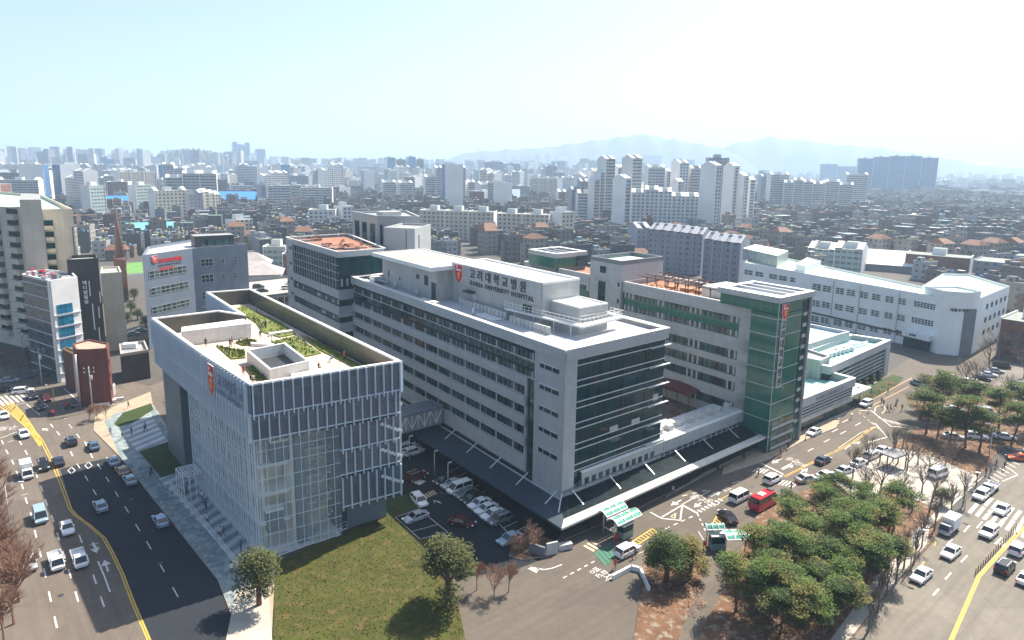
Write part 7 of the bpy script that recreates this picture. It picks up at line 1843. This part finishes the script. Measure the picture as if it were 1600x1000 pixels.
for (x, y, oc, ps) in ((388, 390, 'dark coat', 'standing'), (533, 395, 'dark coat', 'walking'), (545, 382, 'grey suit', 'walking'), (612, 560, 'red jacket', 'standing'), (656, 600, 'dark coat', 'sitting'), (668, 598, 'white shirt', 'sitting'), (675, 254, 'dark coat', 'walking'), (712, 340, 'dark coat', 'walking'), (738, 276, 'blue shirt', 'standing'), (745, 281, 'dark coat', 'standing'), (782, 376, 'white shirt', 'walking'), (978, 375, 'grey suit', 'standing'), (1060, 526, 'dark coat', 'sitting'), (1140, 476, 'blue shirt', 'sitting'), (690, 192, 'brown coat', 'standing'), (1210, 470, 'red jacket', 'standing')):
    person(220 + x * .2625, 440 + y * .2625, ps, oc, f'person in {oc} {ps} in the annex roof garden', 22.24, rp_.random() * 6.28, 'people in the roof garden')
for (x, y, s) in ((1185, 743, 'on the zebra near the green tower'), (1219, 713, 'at the kerb by the green tower'), (1231, 702, 'on the pavement by the green tower'), (1238, 693, 'on the pavement by the green tower'), (1236, 768, 'at the pale park corner'), (1169, 795, 'beside the red minibus'),
    (1377, 631, 'crossing the hatched forecourt'), (1380, 634, 'crossing the hatched forecourt'), (1386, 643, 'crossing the hatched forecourt'), (1391, 643, 'crossing the hatched forecourt'), (1399, 638, 'crossing the hatched forecourt'), (1409, 642, 'crossing the hatched forecourt'), (1401, 633, 'crossing the hatched forecourt'), (1387, 616, 'on the lane beyond the forecourt'), (1361, 618, 'by the clipped bushes'), (1434, 620, 'on the lane beyond the forecourt'),
    (1289, 651, 'under the entrance canopy'), (1309, 644, 'under the entrance canopy'), (1314, 636, 'under the entrance canopy'), (1319, 636, 'under the entrance canopy'), (1324, 634, 'under the entrance canopy'), (1296, 648, 'under the entrance canopy'), (1556, 731, 'on the upper boulevard crossing'), (1572, 723, 'on the upper boulevard crossing'), (1568, 735, 'on the upper boulevard crossing'), (1547, 744, 'waiting at the boulevard kerb'), (1540, 742, 'waiting at the boulevard kerb'),
    (1092, 738, 'in front of the podium shops'), (1097, 736, 'in front of the podium shops'), (1162, 722, 'in front of the podium shops'), (1120, 732, 'in front of the podium shops'), (992, 872, 'beside the SUV at the ticket gate'), (961, 889, 'below the striped green hump'), (1051, 772, 'in the shaded forecourt')):
    oc = rp_.choice(['dark coat', 'dark coat', 'grey suit', 'brown coat', 'red jacket', 'white shirt']); ps = rp_.choice(['standing', 'walking', 'striding']); person(x, y, ps, oc, f'person in {oc} {ps} {s}', .04, rp_.random() * 6.28)
single_out(PPL)

# poles, lamps
def utility_pole(px, py, h, lab, arms=2):
    t = thing('utility_pole', (*G(px, py), 0), lab, 'pole'); b = B(); x, y = G(px, py); b.beam((x, y, 0), (x, y, h), .34, clad_lt, n=8, w2=.2); b.build('pole', t)
    b = B()
    for k in range(arms): b.beam((x - 1.1, y - .3, h - .5 - k * .9), (x + 1.1, y + .3, h - .5 - k * .9), .14, darkm); b.beam((x - .9, y - .25, h - .5 - k * .9), (x - .9, y - .25, h - .2 - k * .9), .1, white); b.beam((x + .9, y + .25, h - .5 - k * .9), (x + .9, y + .25, h - .2 - k * .9), .1, white)
    b.build('crossarm', t)
    b = B(); b.beam((x + .35, y, h - 3), (x + .35, y, h - 2), .5, metal, n=8); b.build('transformer', t); return (x, y, h)
up = [utility_pole(66, 602, 9.5, 'utility pole with crossarms left of the red building'), utility_pole(145, 642, 10, 'utility pole in front of the rust-red building'), utility_pole(176, 545, 10, 'utility pole beside the cream block'), utility_pole(37, 560, 9, 'utility pole by the bare trees of the side street', 1)]
def wire(a, c, lab, n=10, sag=.7, dz=0):
    b = B(); P = [Vector((a[0] + (c[0] - a[0]) * i / n, a[1] + (c[1] - a[1]) * i / n, a[2] + (c[2] - a[2]) * i / n - .5 - sag * math.sin(i / n * math.pi))) for i in range(n + 1)]
    for i in range(n): b.beam(tuple(P[i]), tuple(P[i + 1]), .05, darkm, n=3)
    tag(b.build('overhead_wire'), lab, 'wire')
wire(up[0], up[1], 'overhead wire between the two poles by the rust-red building'); wire(up[0], up[3], 'overhead wire over the side street at left'); wire(up[1], up[2], 'overhead wire from the corner pole to the cream block'); wire((*G(-30, 640), 8), up[0], 'overhead wire from the left frame edge')
def lamp(px, py, h, lab, arm=(1.6, 0), col=None, twin=False, z=0):
    x, y = G(px, py, z); t = thing('street_lamp', (x, y, z), lab, 'street lamp'); b = B(); b.beam((x, y, z), (x, y, z + h), .2, col or metal, n=8, w2=.12); b.build('pole', t)
    for s in ((1, -1) if twin else (1,)):
        b = B(); b.beam((x, y, z + h), (x + arm[0] * s, y + arm[1] * s, z + h + .3), .09, col or metal, n=6); b.build('arm', t); b = B(); b.box((x + arm[0] * s, y + arm[1] * s, z + h + .2), (.7, .3, .14), metal, math.atan2(arm[1], arm[0])); b.build('lamp_head', t)
lamp(19, 850, 9, 'tall street lamp rising among the bare trees at far left', (2, .4)); lamp(1507, 797, 6.5, 'slim lamp post among the boulevard street trees', (.9, -.6)); lamp(1545, 715, 6.5, 'slim lamp post beside the upper crossing', (-.9, .3)); lamp(1422, 890, 6, 'lamp post at the lower boulevard kerb', (1, -.7))
lamp(679, 745, 4.5, 'white-headed lamp in the shaded car park', (.3, .2)); lamp(700, 760, 4, 'white-headed lamp behind the row of parked cars', (.3, .2)); lamp(640, 720, 4.5, 'lamp near the footbridge in the car park', (.3, .2))
lamp(86, 640, 5.2, 'yellow-headed signal lamp at the junction corner', (-1.5, .4), M('signal_yellow', (.6, .45, .06), .5, var=0)); lamp(77, 590, 7, 'lamp post behind the junction, right of the utility pole', (-1.4, 0))
for k in range(6): lamp(1330 + k * 9, 655 - k * 3.2, 0.9, f'short bollard lamp, {ORD[k]} along the forecourt hatching', (.1, .1)) if k % 3 == 0 else None
# median delineator posts on the boulevard
pm_ = M('delineator_dark', (.05, .04, .04), .6); pr_ = M('delineator_band', (.55, .30, .06), .5); first = None; posts = []
for k in range(17):
    t_ = k / 16; px, py = 1524 + (1587 - 1524) * t_, 898 + (828 - 898) * t_
    if first is None:
        first = thing('delineator_post', (*G(px, py), .03), 'x', 'post'); b = B(); b.beam((0, 0, 0), (0, 0, .95), .14, pm_, n=8, w2=.1); b.build('pole', first, False); b = B(); b.beam((0, 0, .55), (0, 0, .75), .15, pr_, n=8); b.build('band', first, False); remember(); o = first
    else: o = copy_tree(first, (*G(px, py), .03))
    o['label'] = f'median delineator post, {ORD[k]} from the lower end of the boulevard row'; o['group'] = 'median delineator posts'
# red cones and barrier posts
def cone(px, py, lab):
    x, y = G(px, py, .03); t = thing('traffic_cone', (x, y, .03), lab, 'traffic cone'); b = B(); b.beam((x, y, .03), (x, y, .95), .3, M('cone_red', (.6, .05, .02), .5, var=0), n=10, w2=.06); b.build('body', t); b = B(); b.box((x, y, .03), (.45, .45, .05), darkm); b.build('base', t)
cone(1246, 757, 'tall red cone beside the first taxi row car'); cone(1219, 716, 'red cone at the kerb by the green tower'); cone(1258, 688, 'red cone at the kerb behind the white sedan')
# ticket booths with arched green roofs
grn = M('green_polycarbonate', (.10, .36, .26), .25, var=.08); 
def arch_roof(b, c, ang, L, Wd, z, rise, mat, fr):
    co, si = math.cos(ang), math.sin(ang); P = lambda x, y: (c[0] + x * co - y * si, c[1] + x * si + y * co); n = 8
    for i in range(n):
        y0, y1 = -Wd / 2 + Wd * i / n, -Wd / 2 + Wd * (i + 1) / n; z0, z1 = (z + rise * math.cos(y * math.pi / Wd) for y in (y0, y1))
        b.add([(*P(-L / 2, y0), z0), (*P(L / 2, y0), z0), (*P(L / 2, y1), z1), (*P(-L / 2, y1), z1), (*P(-L / 2, y0), z0 - .06), (*P(L / 2, y0), z0 - .06), (*P(L / 2, y1), z1 - .06), (*P(-L / 2, y1), z1 - .06)], [(0, 1, 2, 3), (7, 6, 5, 4), (0, 4, 5, 1), (3, 2, 6, 7)], mat)
    for x in np.linspace(-L / 2, L / 2, 4):
        for i in range(n):
            y0, y1 = -Wd / 2 + Wd * i / n, -Wd / 2 + Wd * (i + 1) / n; b.beam((*P(x, y0), z + rise * math.cos(y0 * math.pi / Wd) + .03), (*P(x, y1), z + rise * math.cos(y1 * math.pi / Wd) + .03), .12, fr)
    for y in (-Wd / 2, Wd / 2): b.beam((*P(-L / 2, y), z), (*P(L / 2, y), z), .16, fr)
def booth(lab, c, ang, roofs, cab):
    t = thing('ticket_booth', (*c, 0), lab, 'ticket booth')
    for (dx, dy, L, Wd, z) in roofs:
        co, si = math.cos(ang), math.sin(ang); cc = (c[0] + dx * co - dy * si, c[1] + dx * si + dy * co); b = B(); arch_roof(b, cc, ang, L, Wd, z, .55, grn, white); b.build('roof', t)
        b = B()
        for sx in (-.4, .4): p = (cc[0] + sx * L * co, cc[1] + sx * L * si); b.beam((*p, 0), (*p, z + .5), .2, metal, n=8)
        b.build('post', t)
    co, si = math.cos(ang), math.sin(ang); cc = (c[0] + cab[0] * co - cab[1] * si, c[1] + cab[0] * si + cab[1] * co)
    b = B(); b.box((*cc, .1), (2.2, 1.4, 1.0), M('booth_panel', (.2, .32, .3), .5), ang); b.box((*cc, 2.1), (2.3, 1.5, .2), white, ang); b.build('cabin', t)
    b = B(); b.box((*cc, 1.1), (2.12, 1.32, 1.0), g_dark, ang); b.build('window', t)
    b = B(); q = (cc[0] - 1.8 * co, cc[1] - 1.8 * si); b.box((*q, .1), (.4, .4, 1.0), redm, ang); b.beam((q[0], q[1], 1.0), (q[0] - 2.8 * si * 1, q[1] + 2.8 * co, 1.05), .09, white); b.build('barrier', t)
booth('paired green arched ticket canopies over a booth before the hospital entrance', G(976, 838), AZ1, [(0, 2.6, 4.6, 2.0, 3.1), (-.1, .1, 5.2, 2.2, 3.0)], (0, 0))
booth('green arched ticket canopy with a barrier beside the pine park', G(1130, 862), AZ1 - R(35), [(1.6, -.3, 3.6, 2.6, 2.7), (-.9, 1.6, 2.6, 1.4, 2.9)], (-.6, .9))
# curved sign wall, low white walls
t = thing('wall', (*G(985, 900), 0), 'low white retaining wall at the lower tip of the traffic island', 'wall'); b = B()
for a_, c_2 in (((955, 905), (985, 889)), ((985, 889), (1002, 893)), ((1002, 893), (1016, 925))): A_, B_ = G(*a_), G(*c_2); L = dist(A_, B_); b.wall(A_, B_, 0, L, 0, .7, 0, .35, white)
b.build('wall_run', t)
t = thing('wall', (*G(850, 872), 0), 'curved dark sign wall on the corner island by the hospital', 'wall'); b = B(); b.wall(G(853, 868), G(870, 864), 0, dist(G(853, 868), G(870, 864)), .1, 1.9, 0, .3, clad_lt); b.wall(G(828, 862), G(852, 870), 0, dist(G(828, 862), G(852, 870)), .1, 1.5, 0, .3, clad_dk); b.build('wall_run', t)
b = B(); b.box((*G(882, 858), .1), (2.2, .9, .8), clad_lt, R(20)); tag(b.build('planter_box'), 'long pale planter box at the right end of the corner island', 'planter')
for k, (px, py) in enumerate(((158, 634), (168, 630), (180, 626))):
    A_ = G(px, py); b = B(); b.box((*A_, .1), (3.4, .5, .5), white, R(30)); tag(b.build('concrete_barrier'), f'white roadworks barrier, {ORD[k]} from the left by the corner wall', 'barrier')
t = thing('park_shelter', (*G(1396, 735), 0), 'small dark pergola shelter on the pale paved square', 'shelter'); c = G(1394, 728, .2); b = B(); b.box((*c, 2.5), (4, 3, .25), clad_dk, R(30)); b.build('roof', t); b = B()
for sx, sy in ((-1.7, -1.2), (1.7, -1.2), (1.7, 1.2), (-1.7, 1.2)): b.beam((c[0] + sx, c[1] + sy, .15), (c[0] + sx, c[1] + sy, 2.5), .18, per)
b.build('post', t)
# ================================================================ air
hz = bpy.data.materials.new('air'); hz.use_nodes = True; hz.node_tree.nodes.clear()
pv = hz.node_tree.nodes.new('ShaderNodeVolumePrincipled'); ho = hz.node_tree.nodes.new('ShaderNodeOutputMaterial')
pv.inputs['Color'].default_value = (.58, .78, 1.0, 1); pv.inputs['Density'].default_value = .00023; pv.inputs['Anisotropy'].default_value = .2
hz.node_tree.links.new(pv.outputs[0], ho.inputs['Volume'])
b = B(); b.box((0, 7000, -8), (18600, 14600, 520), hz); o = b.build('haze', kind='stuff'); o['label'] = 'pale bluish haze over the whole city'; o['category'] = 'haze'
